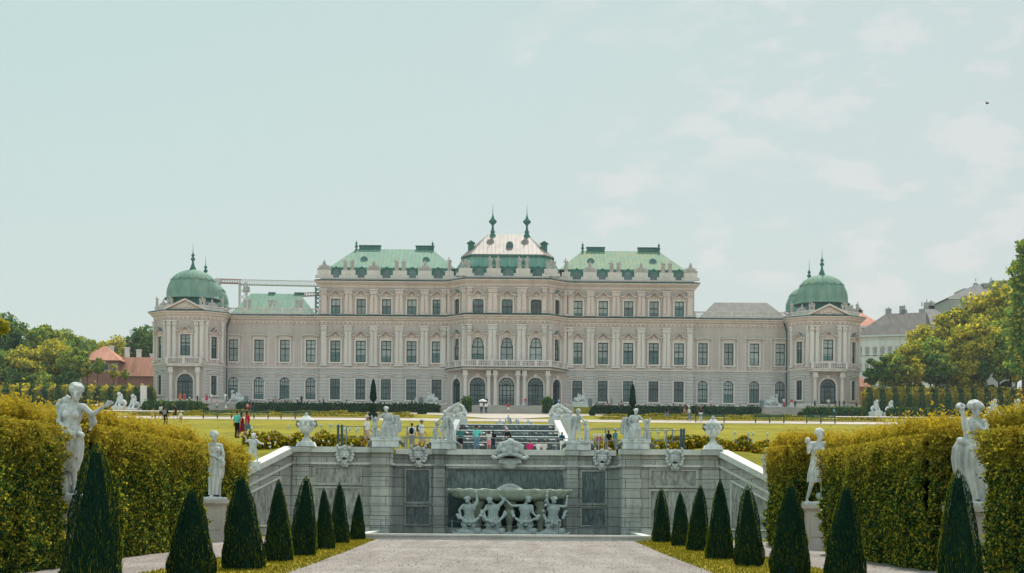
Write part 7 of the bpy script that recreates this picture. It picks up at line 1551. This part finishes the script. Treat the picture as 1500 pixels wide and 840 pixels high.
for px, pf, h, Y, rz, pose, top, tc, bot, bc_, lab, fem, hat, ex in [
 (243, 626, 30, 150, 170, 'stand', 'shirt', 'black', 'trousers', 'black', 'large dark clothed person just above the left hedge', False, None, (('backpack', 'grey'),)),
 (236, 614, 22, 190, 160, 'walk', 'shirt', 'offwhite', 'shorts', 'black', 'blond walker behind the large dark clothed person', True, None, ()),
 (257.5, 614, 22, 190, -90, 'walk', 'shirt', 'black', 'shorts', 'black', 'walker in black top with bare legs on the left path', False, None, ()),
 (228, 616, 14, 188, 0, 'stand', 'shirt', 'khaki', 'trousers', 'khaki', 'child with orange cap at the left end of the path', False, ('cap_', 'orange'), ()),
 (265, 622, 18, 165, 180, 'walk', 'shirt', 'white', 'shorts', 'pink', 'child in white top behind the large dark clothed person', True, None, ()),
 (264, 590.5, 16, 259, 0, 'stand', 'dress', 'orange', None, None, 'woman in orange dress at the left pavilion arch', True, None, ()),
 (270.5, 590.5, 14, 259, 20, 'stand', 'dress', 'magenta', None, None, 'woman in magenta dress at the left pavilion arch', True, None, ()),
 (278, 590.5, 10, 259.5, 180, 'stand', 'shirt', 'white', 'trousers', 'black', 'person in white under the left pavilion arch', False, None, ()),
 (303, 589, 13, 258.6, 0, 'stand', 'dress', 'red', None, None, 'woman in long red dress right of the front facing left sphinx', True, None, ()),
 (310, 589, 14, 258.6, 30, 'walk', 'shirt', 'white', 'shorts', 'pink', 'man in white shirt next to the woman in the long red dress', False, None, ()),
 (318, 598, 13, 256.8, 90, 'walk', 'shirt', 'white', 'skirt', 'green', 'woman in white top and green skirt on the left steps', True, None, ()),
 (330, 590, 15, 258.6, 0, 'stand', 'shirt', 'white', 'trousers', 'offwhite', 'person all in white at the top of the left steps', False, None, ()),
 (331.5, 599, 11, 256.8, 0, 'stand', 'dress', 'white', None, None, 'child in white dress at the foot of the left steps', True, None, ()),
 (226.5, 589, 12, 259.3, 90, 'stand', 'shirt', 'white', 'shorts', 'pink', 'person in white by the outer corner of the left pavilion', False, None, ()),
 (289.5, 590, 11, 259.3, 0, 'hip', 'shirt', 'navy', 'trousers', 'black', 'person in dark clothes left of the front facing left sphinx', False, None, ()),
 (363, 604, 13, 238, 30, 'stand', 'shirt', 'pink', 'trousers', 'darkred', 'person in pink top behind the left benches', True, None, ()),
 (367, 604, 12, 238, -20, 'hip', 'shirt', 'darkred', 'shorts', 'black', 'person in dark red behind the left benches', False, None, ()),
 (400.5, 592, 11, 262.5, 90, 'walk', 'shirt', 'offwhite', 'trousers', 'black', 'stroller in pale shirt under the third low window of the left wing', False, None, ()),
 (404, 592, 11, 262.5, 90, 'walk', 'dress', 'pink', None, None, 'stroller in pink dress under the third low window of the left wing', True, None, ()),
 (418, 592, 11, 262.5, -90, 'walk', 'shirt', 'lightblue', 'trousers', 'black', 'stroller in pale blue shirt below the left wing', False, None, ()),
 (422, 592, 11, 262.5, -90, 'walk', 'shirt', 'lightblue', 'shorts', 'grey', 'stroller in pale blue shirt and grey shorts below the left wing', False, None, ()),
 (436, 592, 12, 262.5, 0, 'stand', 'shirt', 'white', 'trousers', 'black', 'person in white shirt and black trousers below the arched windows', False, None, ()),
 (442, 592, 13, 262.5, 20, 'stand', 'shirt', 'black', 'trousers', 'black', 'person all in black below the arched windows', False, None, ()),
 (469, 592, 11, 262.5, 90, 'walk', 'shirt', 'white', 'trousers', 'grey', 'stroller in white at the left corner of the tall middle', False, None, ()),
 (474, 592, 11, 262.5, 90, 'walk', 'shirt', 'khaki', 'trousers', 'black', 'stroller in khaki at the left corner of the tall middle', False, None, ()),
 (603.5, 592, 12, 262.5, 90, 'walk', 'shirt', 'teal', 'trousers', 'black', 'stroller in teal left of the left step sphinx', False, None, ()),
 (608.5, 592, 12, 262.5, 90, 'walk', 'shirt', 'lightblue', 'trousers', 'grey', 'stroller in pale blue left of the left step sphinx', False, None, ()),
 (705.5, 607.5, 18, 242, 180, 'walk', 'shirt', 'white', 'trousers', 'navy', 'person in white shirt walking under the white umbrella', False, None, ()),
 (712.5, 607.5, 17, 242, 180, 'walk', 'shirt', 'white', 'trousers', 'navy', 'person in white shirt walking beside the white umbrella', True, None, ()),
 (745, 605.5, 16, 250, 0, 'stand', 'shirt', 'red', 'shorts', 'white', 'woman in red top and white shorts in front of the main steps', True, None, ()),
 (770, 595, 12, 260, 0, 'stand', 'shirt', 'magenta', 'trousers', 'grey', 'person in magenta before the right main door', False, None, ()),
 (685, 593, 10, 260.3, 0, 'stand', 'shirt', 'khaki', 'trousers', 'black', 'person in khaki at the left end of the main steps', False, None, ()),
 (713, 593, 12, 260.3, 0, 'stand', 'shirt', 'navy', 'trousers', 'black', 'person in navy behind the white umbrella', False, None, ()),
 (804, 593, 12, 260.3, 0, 'stand', 'shirt', 'darkred', 'trousers', 'grey', 'person in dark red at the right end of the main steps', False, None, ()),
 (810, 593, 11, 260.3, 0, 'stand', 'shirt', 'grey', 'trousers', 'black', 'person in grey at the right end of the main steps', False, None, ()),
 (819, 593, 11, 260.3, 0, 'stand', 'shirt', 'lightblue', 'trousers', 'denim', 'person in pale blue between main steps and right step sphinx', False, None, ()),
 (875, 594, 12, 262.5, 90, 'walk', 'shirt', 'turquoise', 'trousers', 'grey', 'stroller in turquoise right of the right step sphinx', False, None, ()),
 (890, 594, 12, 262.5, -90, 'walk', 'shirt', 'teal', 'trousers', 'pink', 'stroller in teal top and pink trousers right of the right step sphinx', False, None, ()),
 (896, 594, 12, 262.5, -90, 'walk', 'shirt', 'magenta', 'shorts', 'pink', 'stroller in magenta top right of the right step sphinx', True, None, ()),
 (911, 594, 11, 262.5, 90, 'walk', 'shirt', 'navy', 'shorts', 'pink', 'stroller in navy left of the right obelisk tree', False, None, ()),
 (977, 620, 21, 200, 160, 'walk', 'shirt', 'black', 'shorts', 'denim', 'woman in black top and denim shorts on the path left of the right benches', True, None, ()),
 (1003, 606, 17, 236, 100, 'walk', 'shirt', 'darkred', 'shorts', 'pink', 'walker in dark red top in front of the right dark hedge', True, None, ()),
 (1010, 620, 21, 200, 60, 'walk', 'shirt', 'offwhite', 'trousers', 'denim', 'man in beige shirt and jeans left of the first right bench', False, ('hat', 'offwhite'), ()),
 (1027, 621, 23, 199, 0, 'stand', 'shirt', 'black', 'trousers', 'white', 'blond woman in black top and white trousers behind the first right bench', True, None, ()),
 (1042, 596, 12, 262.5, 0, 'stand', 'shirt', 'white', 'shorts', 'pink', 'person in white below the arched windows of the right wing', False, None, ()),
 (1148.5, 597, 14, 258.6, 0, 'photo', 'shirt', 'white', 'trousers', 'red', 'person in white top and red trousers at the right side steps', True, None, ()),
 (1160, 597, 13, 258.6, 0, 'stand', 'shirt', 'red', 'trousers', 'white', 'person in red top and white trousers at the right side steps', True, None, ()),
 (1165, 597, 11, 258.8, 0, 'stand', 'shirt', 'navy', 'trousers', 'black', 'person in navy at the right side steps', False, None, ()),
 (1194, 597, 12, 259, 0, 'stand', 'shirt', 'teal', 'trousers', 'black', 'person in teal left of the right pavilion arch', False, None, ()),
 (1214, 597, 14, 259, 0, 'hip', 'shirt', 'white', 'trousers', 'grey', 'person in white before the right pavilion arch', False, None, ()),
 (1224, 598, 12, 259, 0, 'stand', 'shirt', 'black', 'trousers', 'black', 'leftmost black clothed person right of the right arch', False, None, ()),
 (1230, 598, 11, 259, 40, 'stand', 'shirt', 'navy', 'trousers', 'black', 'person in navy between two black clothed ones at the right arch', False, None, ()),
 (1236.5, 598, 11, 259, 0, 'hip', 'shirt', 'black', 'trousers', 'grey', 'person in black top and grey trousers right of the right arch', False, None, ()),
 (1255, 599, 12, 259, 0, 'stand', 'shirt', 'grey', 'trousers', 'navy', 'person in grey at the outer corner of the right pavilion', False, None, ()),
 (1222, 613, 13, 236, 90, 'walk', 'shirt', 'turquoise', 'trousers', 'navy', 'person in turquoise passing behind the last right bench', False, None, (('backpack', 'navy'),)),
 (161, 589, 13, 248, 0, 'stand', 'shirt', 'black', 'trousers', 'black', 'person in black in front of the left far hedge, left one of a pair', False, None, ()),
 (167, 589, 13, 248, 0, 'stand', 'shirt', 'navy', 'trousers', 'navy', 'person in navy in front of the left far hedge, right one of a pair', False, None, ()),
 (213, 589, 11, 249, 0, 'stand', 'shirt', 'navy', 'trousers', 'black', 'person in navy at the right end of the left far hedge', False, None, ()),
 (205, 590, 9, 249, 0, 'sit', 'shirt', 'red', 'trousers', 'grey', 'person in red sitting at the right end of the left far hedge', False, None, ()),
 (142, 590, 11, 248.2, 0, 'sit', 'shirt', 'white', 'trousers', 'black', 'person in white sitting before the left far hedge, left one', False, None, ()),
 (149.5, 590, 13, 248.2, 0, 'sit', 'shirt', 'white', 'trousers', 'red', 'person in white and red sitting before the left far hedge, right one', True, None, ())]:
    x = PX(px, Y); z = tz(x, Y) + .1 if Y < 262 else 17.6
    if 257 < Y < 262: z = max(17.5 if abs(Y - 256.8) > .3 else 16.2, tz(x, Y))
    if Y > 258.5 and Y < 261: z = 17.5
    if Y == 256.8: z = 16.15
    person(px, pf, h, Y, rz, pose, top, tc, bot, bc_, lab, fem, hat=hat, extra=ex, hair=random.choice(['brownhair', 'blond', 'brownhair', 'black']), z=z, skin=random.choice(['skin', 'tan']))
# umbrella
x = PX(707.5, 241.8); r_ = root('umbrella', (x, 241.8, tz(x, 241.8)), 'open white umbrella held over the walking pair in white', 'umbrella')
q = MB(); q.lathe([(.62, 1.85), (.5, 2.02), (.28, 2.14), (.01, 2.2)], seg=8); link('canopy', q.mesh('canopy'), cmat('white'), r_, (0, 0, 0)); link('shaft', MB().tube([(0, 0, 1.1), (0, 0, 2.25)], .02, 5).mesh('shaft'), M_METAL_D, r_, (0, 0, 0))
# ---------------------------------------------------------------- benches
def bench_parts():
    q = MB()
    for y, z in ((-.24, .45), (-.08, .46), (.08, .46)): q.box(-1.8, 1.8, y, y + .13, z, z + .04)
    s_ = q.mesh('seat'); s_.materials.append(plain('light_green_paint', (.10, .22, .17), .5)); q = MB(); q.box(-1.8, 1.8, .24, .28, .72, .86); q.box(-1.8, 1.8, .25, .29, .9, 1.0); b = q.mesh('backrest'); b.materials.append(M_BENCH)
    q = MB(); q.box(-.04, .04, -.24, -.17, 0, .44); q.box(-.04, .04, .18, .24, 0, 1.0); q.box(-.04, .04, -.169, .179, .38, .44); l = q.mesh('leg'); l.materials.append(M_BENCH); return s_, b, l
bs, bb, bl = bench_parts()
r0 = None
for px, py, lab in ((319, 622, 'long green bench farthest left on the lawn edge'), (372.5, 622, 'long green bench beside the red topped woman'), (433, 622, 'long green bench behind the left stone vase'), (1040.5, 622, 'long green bench behind the right stone vase'), (1128, 624, 'long green bench in the middle of the right lawn edge'), (1203, 626, 'long green bench farthest right on the lawn edge')):
    Y = 196.8; x = PX(px, Y); loc = (x, Y, tz(x, Y) + .03)
    if r0 is None:
        r0 = root('garden_bench', loc, lab, 'bench', 'long green benches on the lawn edge'); link('seat', bs, None, r0, (0, 0, 0)); link('backrest', bb, None, r0, (0, 0, 0))
        for u in (-1.7, 0, 1.7): link('leg', bl, None, r0, (u, 0, 0))
    else: dup(r0, loc, None, lab)
for px, lab in ((74, 'small dark bench by the left far hedge, farthest left'), (105, 'small dark bench by the left far hedge, left of the seated pair'), (187, 'small dark bench by the left far hedge behind the sphinx busts'), (1357, 'small dark bench by the right far hedge, left one'), (1373, 'small dark bench by the right far hedge, right one')):
    Y = 247.4; x = PX(px, Y); dup(r0, (x, Y, tz(x, Y) + .13), 0, lab, group='small benches by the far hedges', sc_=(.45, 1, 1))
# ---------------------------------------------------------------- terrace railings
def railing(label, x0, x1, Y, zs, posts, thick=(), xr=None):
    z0 = zu(Y); r_ = root('railing', ((x0 + x1) / 2, Y, z0), label, 'railing'); o = (x0 + x1) / 2
    for h in zs: link('rail', MB().tube([(x0 - o, 0, h), (x1 - o, 0, h)], .028, 6).mesh('rail'), M_METAL, r_, (0, 0, 0))
    for x in posts: link('post', MB().box(x - o - .035, x - o + .035, -.03, .03, 0, max(zs)).mesh('post'), M_METAL, r_, (0, 0, 0))
    for x in thick: link('gate_post', MB().box(x - o - .07, x - o + .07, -.07, .07, 0, max(zs) + .12).mesh('gate_post'), M_METAL_D, r_, (0, 0, 0))
railing('grey metal railing with two dark posts left of the cascade', PX(497, 107.5), PX(655, 107.5), 107.5, (.78, 1.5), [PX(p_, 107.5) for p_ in (508, 597, 640)], [PX(496, 107.5), PX(501.5, 107.5)])
railing('grey metal railing with two dark posts right of the cascade', PX(845, 107.5), PX(1003, 107.5), 107.5, (.72, 1.42), [PX(p_, 107.5) for p_ in (888, 917, 977)], [PX(998.5, 107.5), PX(1002.5, 107.5)])
railing('second slightly lower railing behind the right one', PX(870, 110), PX(988, 110), 111.6, (.5, 1.3), [PX(p_, 111) for p_ in (888, 930, 987)])
railing('long thin railing in front of the cascade', -6.7, 6.7, 108.2, (.82,), [-6.7, -3.3, 3.3, 6.7])
# ---------------------------------------------------------------- buildings behind, crane, stele, bird
M_WHITEW = facade('white_house_plaster', (.74, .74, .73)); M_GREYW = facade('grey_house_plaster', (.36, .37, .37)); M_REDW = facade('dull_red_plaster', (.33, .16, .14))
ZB = 17.4
M_BROWNROOF = copper('brown_grey_roof', (.13, .12, .115), (.18, .165, .155), (.10, .095, .095), .8)
def house(name, label, px0, px1, pyt, Y, depth, m, rows, cols, roof=None, wz=(.9, 1.5)):
    x0, x1 = PX(px0, Y), PX(px1, Y); zt_ = PZ(pyt, Y); o = ((x0 + x1) / 2, Y, ZB); r_ = root(name, o, label, 'house')
    fc = seg_face((x0, Y), (x1, Y)); ops = []
    for c in range(cols):
        u = -fc.hw + (c + .5) * 2 * fc.hw / cols
        for rw in range(rows): ops.append((u, zt_ - 1.3 - (rw + 1) * 2.9 + .4, wz[0], wz[1]))
    q = MB()
    for rw in range(rows):
        za, zb_ = zt_ - .6 - (rw + 1) * 2.9, zt_ - .6 - rw * 2.9; wall(fc, za, zb_, [(u, z, w_, h, 'rect') for u, z, w_, h in ops if za < z < zb_], q)
    fz = zt_ - .6 - rows * 2.9; q.box(x0, x1, Y, Y + .3, ZB - 1, fz); q.box(x0, x1, Y + .45, Y + depth, ZB - 1, zt_ - .01); q.box(x0, x1, Y, Y + .449, zt_ - .6, zt_ - .011); link('wall', q.mesh('wall', o), m, r_, (0, 0, 0))
    for u, z, w_, h in ops:
        f = MB(fc.M); ring_bar(f, [(u - w_ / 2, z), (u + w_ / 2, z), (u + w_ / 2, z + h), (u - w_ / 2, z + h)], .07, .15, .3); f.box(u - .03, u + .03, .17, .3, z, z + h); wd = link('window', f.mesh('window', o), M_GREYW, r_, (0, 0, 0))
        g = MB(fc.M); g.add([(u - w_ / 2, .28, z), (u + w_ / 2, .28, z), (u + w_ / 2, .28, z + h), (u - w_ / 2, .28, z + h)], [(0, 1, 2, 3)]); link('pane', g.mesh('pane', o), M_GLASS_D, wd, (0, 0, 0))
    q = MB(); 
    for k in range(rows): q.box(x0 - .1, x1 + .1, Y - .15, Y - .002, zt_ - .72 - k * 2.9, zt_ - .58 - k * 2.9)
    q.box(x0 - .3, x1 + .3, Y - .45, Y - .003, zt_ - .2, zt_ + .1); link('cornice', q.mesh('cornice', o), M_WHITEW, r_, (0, 0, 0))
    if roof:
        pr, mr, inset = roof; zr = PZ(pr, Y + depth / 2); q = MB(); q.loft([(rect(x0 - .4, x1 + .4, Y - .4, Y + depth), zt_), (rect(x0 - .4, x1 + .4, Y - .4, Y + depth), zt_ + .15), (rect(x0 + inset[0], x1 - inset[1], Y + depth * .45, Y + depth * .55), zr)]); rf = link('roof', q.mesh('roof', o), mr, r_, (0, 0, 0))
        rr = random.Random(px0); q = MB()
        for k in range(4): xx = x0 + inset[0] + (x1 - x0 - inset[0] - inset[1]) * rr.random(); q.box(xx - .5, xx + .5, Y + depth * .5, Y + depth * .5 + 1, zr - 1, zr + .5 + rr.random()); q.lathe([(.12, 0), (.1, .8)], (xx, Y + depth * .5 + .5, zr + .4 + rr.random()), 6)
        link('chimney', q.mesh('chimney', o), M_GREYW, rf, (0, 0, 0))
    return r_
house('apartment_house', 'white apartment house with grey roof right of the right dome', 1254, 1352, 486, 304, 14, M_WHITEW, 4, 9, (455, M_BROWNROOF, (4.5, .5)), (.78, 1.75)).rotation_euler[2] = -.38
house('apartment_house', 'narrow house with dull red roof peeping beside the right dome', 1244, 1292, 474, 322, 12, M_GREYW, 3, 4, (454, M_REDROOF, (.5, 3)))
house('apartment_house', 'grey gabled house above the golden trees', 1352, 1394, 468, 335, 14, M_GREYW, 3, 4, (447, M_SLATE, (2, 2)))
house('apartment_house', 'high grey house with cluttered roof behind the tallest golden tree', 1390, 1490, 431, 390, 16, M_GREYW, 4, 9, (412, M_SLATE, (8, 1)))
for i, (a, b, t_) in enumerate(((1412, 1440, 419), (1440, 1455, 411), (1460, 1492, 407))):
    Y = 396; q = MB(); q.box(PX(a, Y), PX(b, Y), Y, Y + 8, 40, PZ(t_, Y)); q.box(PX(a, Y) - .3, PX(b, Y) + .3, Y - .3, Y + 8.2, PZ(t_, Y), PZ(t_, Y) + .4)
    q.build('roof_hut', M_GREYW, label='flat grey roof structure on the high house, %s from the left' % ON[i], cat='roof hut')
# low pink wall behind the right hedge
q = MB(); q.box(PX(1290, 254), PX(1520, 254), 253.4, 253.9, 16.5, 20.0); q.build('garden_boundary_wall', M_REDROOF, label='low salmon coloured wall behind the right far hedge', cat='wall')
q = MB(); q.box(PX(1258, 275), PX(1276, 275), 275, 280, 17.4, PZ(562, 275)); q.loft([(rect(PX(1256, 275), PX(1278, 275), 274.6, 280.4), PZ(562, 275)), (rect(PX(1258, 275), PX(1264, 275), 277, 277.2), PZ(545, 275))]); q.build('garden_shed', M_REDROOF, label='small salmon roofed shed touching the right domed pavilion', cat='shed')
# red house left
Y = 290; o = (PX(145, Y), Y, ZB); r_ = root('red_roofed_house', o, 'low house with red pyramid roof and long red wing left of the palace', 'house')
x0, x1 = PX(118, Y), PX(175, Y); q = MB(); q.box(x0 + .4, x1 - .4, Y, Y + 7, ZB - 1, PZ(532, Y)); q.box(x1 - .39, PX(232, Y), Y + 2, Y + 7, ZB - 1, PZ(552, Y)); link('wall', q.mesh('wall', o), M_REDW, r_, (0, 0, 0))
q = MB(); q.loft([(rect(x0 - .2, x1 + .3, Y - .5, Y + 7.5), PZ(533, Y)), (rect(x0 - .2, x1 + .3, Y - .5, Y + 7.5), PZ(532, Y)), (rect(PX(146, Y), PX(147, Y), Y + 3.5, Y + 3.6), PZ(511, Y + 3.5))]); rf = link('roof', q.mesh('roof', o), M_REDROOF, r_, (0, 0, 0))
q = MB(); q.loft([(rect(x1 - .6, PX(236, Y), Y + 1.5, Y + 7.5), PZ(554, Y)), (rect(x1 - .6, PX(236, Y), Y + 4.4, Y + 4.6), PZ(527, Y + 4))]); link('wing_roof', q.mesh('wing_roof', o), M_REDROOF, r_, (0, 0, 0))
for px, pt_ in ((117, 511), (157, 516), (164, 513), (187, 515), (204, 518), (224, 524)):
    q = MB(); x = PX(px, Y + 6); q.box(x - .35, x + .35, Y + 5, Y + 6, ZB + 3, PZ(pt_, Y + 6)); q.box(x - .45, x + .45, Y + 4.9, Y + 6.1, PZ(pt_, Y + 6), PZ(pt_, Y + 6) + .2); link('chimney', q.mesh('chimney', o), M_WHITEW, rf, (0, 0, 0))
for px in (130, 142, 156, 168):
    q = MB(); x = PX(px, Y); z = PZ(542, Y); ring_bar(q, [(x - .45, z - .6), (x + .45, z - .6), (x + .45, z + .6), (x - .45, z + .6)], .08, Y - .06, Y - .003); wd = link('window', q.mesh('window', o), M_WHITEW, r_, (0, 0, 0)); g = MB().add([(x - .4, Y - .03, z - .55), (x + .4, Y - .03, z - .55), (x + .4, Y - .03, z + .55), (x - .4, Y - .03, z + .55)], [(0, 1, 2, 3)]); link('pane', g.mesh('pane', o), M_GLASS_D, wd, (0, 0, 0))
q = MB(); x = PX(218.5, 252); q.box(x - .45, x + .45, 248, 248.4, 16.3, PZ(570, 250)); q.build('stone_stele', M_TRIM, label='plain upright stone slab left of the left pavilion', cat='stone slab')
# tower crane far behind
Y = 420; cz = lambda p_: PZ(p_, Y); X_ = lambda p_: PX(p_, Y); o = (X_(355), Y, 17.4); r_ = root('tower_crane', o, 'white and grey tower crane behind the green low roof', 'crane'); MW = plain('pale_crane_paint', (.5, .5, .5), .6); MR = plain('reddish_crane_paint', (.35, .2, .2), .6)
def lattice(p0, p1, w_, n, m, nm, thin=.09):
    q = MB(); a, b = Vector(p0), Vector(p1); vert = abs((b - a).z) > abs((b - a).x); off = [Vector((-w_, -w_, 0)), Vector((w_, -w_, 0)), Vector((w_, w_, 0)), Vector((-w_, w_, 0))] if vert else [Vector((0, -w_, 0)), Vector((0, w_, 0)), Vector((0, 0, w_ * 2))]
    for f in off: q.tube([a + f, b + f], thin, 4)
    for i in range(n):
        c, d = a.lerp(b, i / n), a.lerp(b, (i + 1) / n)
        for k in range(len(off)): q.tube([c + off[k], d + off[(k + 1) % len(off)]], thin * .6, 4)
    return link(nm, q.mesh(nm, o), m, r_, (0, 0, 0))
lattice((X_(355), Y, 17.4), (X_(355), Y, cz(416)), .9, 26, MW, 'mast', .16); lattice((X_(352), Y, cz(419.5)), (X_(471), Y, cz(421)), .65, 34, MW, 'jib', .13); lattice((X_(315), Y, cz(417)), (X_(352), Y, cz(418)), .5, 10, MR, 'counter_jib', .16)
link('counterweight', MB().box(X_(313), X_(322), Y - 1, Y + 1, cz(420), cz(412)).mesh('counterweight', o), MW, r_, (0, 0, 0)); link('cab', MB().box(X_(356), X_(364), Y - 1, Y + 1, cz(430), cz(423)).mesh('cab', o), M_GREYW, r_, (0, 0, 0))
o = (X_(466), Y - 20, 17.4); r_ = root('tower_crane', o, 'dark green lattice crane mast beside the tall left wing', 'crane'); lattice((PX(465.5, Y - 20), Y - 20, 17.4), (PX(465.5, Y - 20), Y - 20, PZ(423, Y - 20)), .65, 34, M_COPPER_D, 'mast', .2); lattice((PX(440, Y - 20), Y - 20, PZ(436, Y - 20)), (PX(480, Y - 20), Y - 20, PZ(434, Y - 20)), .4, 10, MR, 'jib', .12)
Y = 180; x, _, z = P(1443, 145, Y); q = MB(); q.ell((0, 0, 0), (.09, .25, .08)); q.add([(0, .1, .02), (-.33, 0, .14), (-.3, -.08, .14), (0, -.08, .02)], [(0, 1, 2, 3)]); q.add([(0, .1, .02), (.33, 0, .14), (.3, -.08, .14), (0, -.08, .02)], [(0, 1, 2, 3)])
link('bird', q.mesh('bird'), cmat('black'), None, (x, Y, z), rz=.6, label='tiny dark bird flying in the right sky', cat='bird')
# waste bins along the palace foot
for px, lab in ((361, 'small grey bin beside the left lying sphinx'), (617, 'small grey bin beside the left step sphinx'), (865, 'small grey bin beside the right step sphinx'), (1116, 'small grey bin beside the right lying sphinx')):
    Y = 259.5; q = MB(); q.lathe([(.3, 0), (.36, .95), (.38, 1.0), (.3, 1.02)], seg=12); q.lathe([(.32, 1.02), (.1, 1.3), (.01, 1.32)], seg=12); link('waste_bin', q.mesh('waste_bin'), M_METAL, None, (PX(px, Y), Y, 17.5), label=lab, cat='bin', group='bins along the palace front')
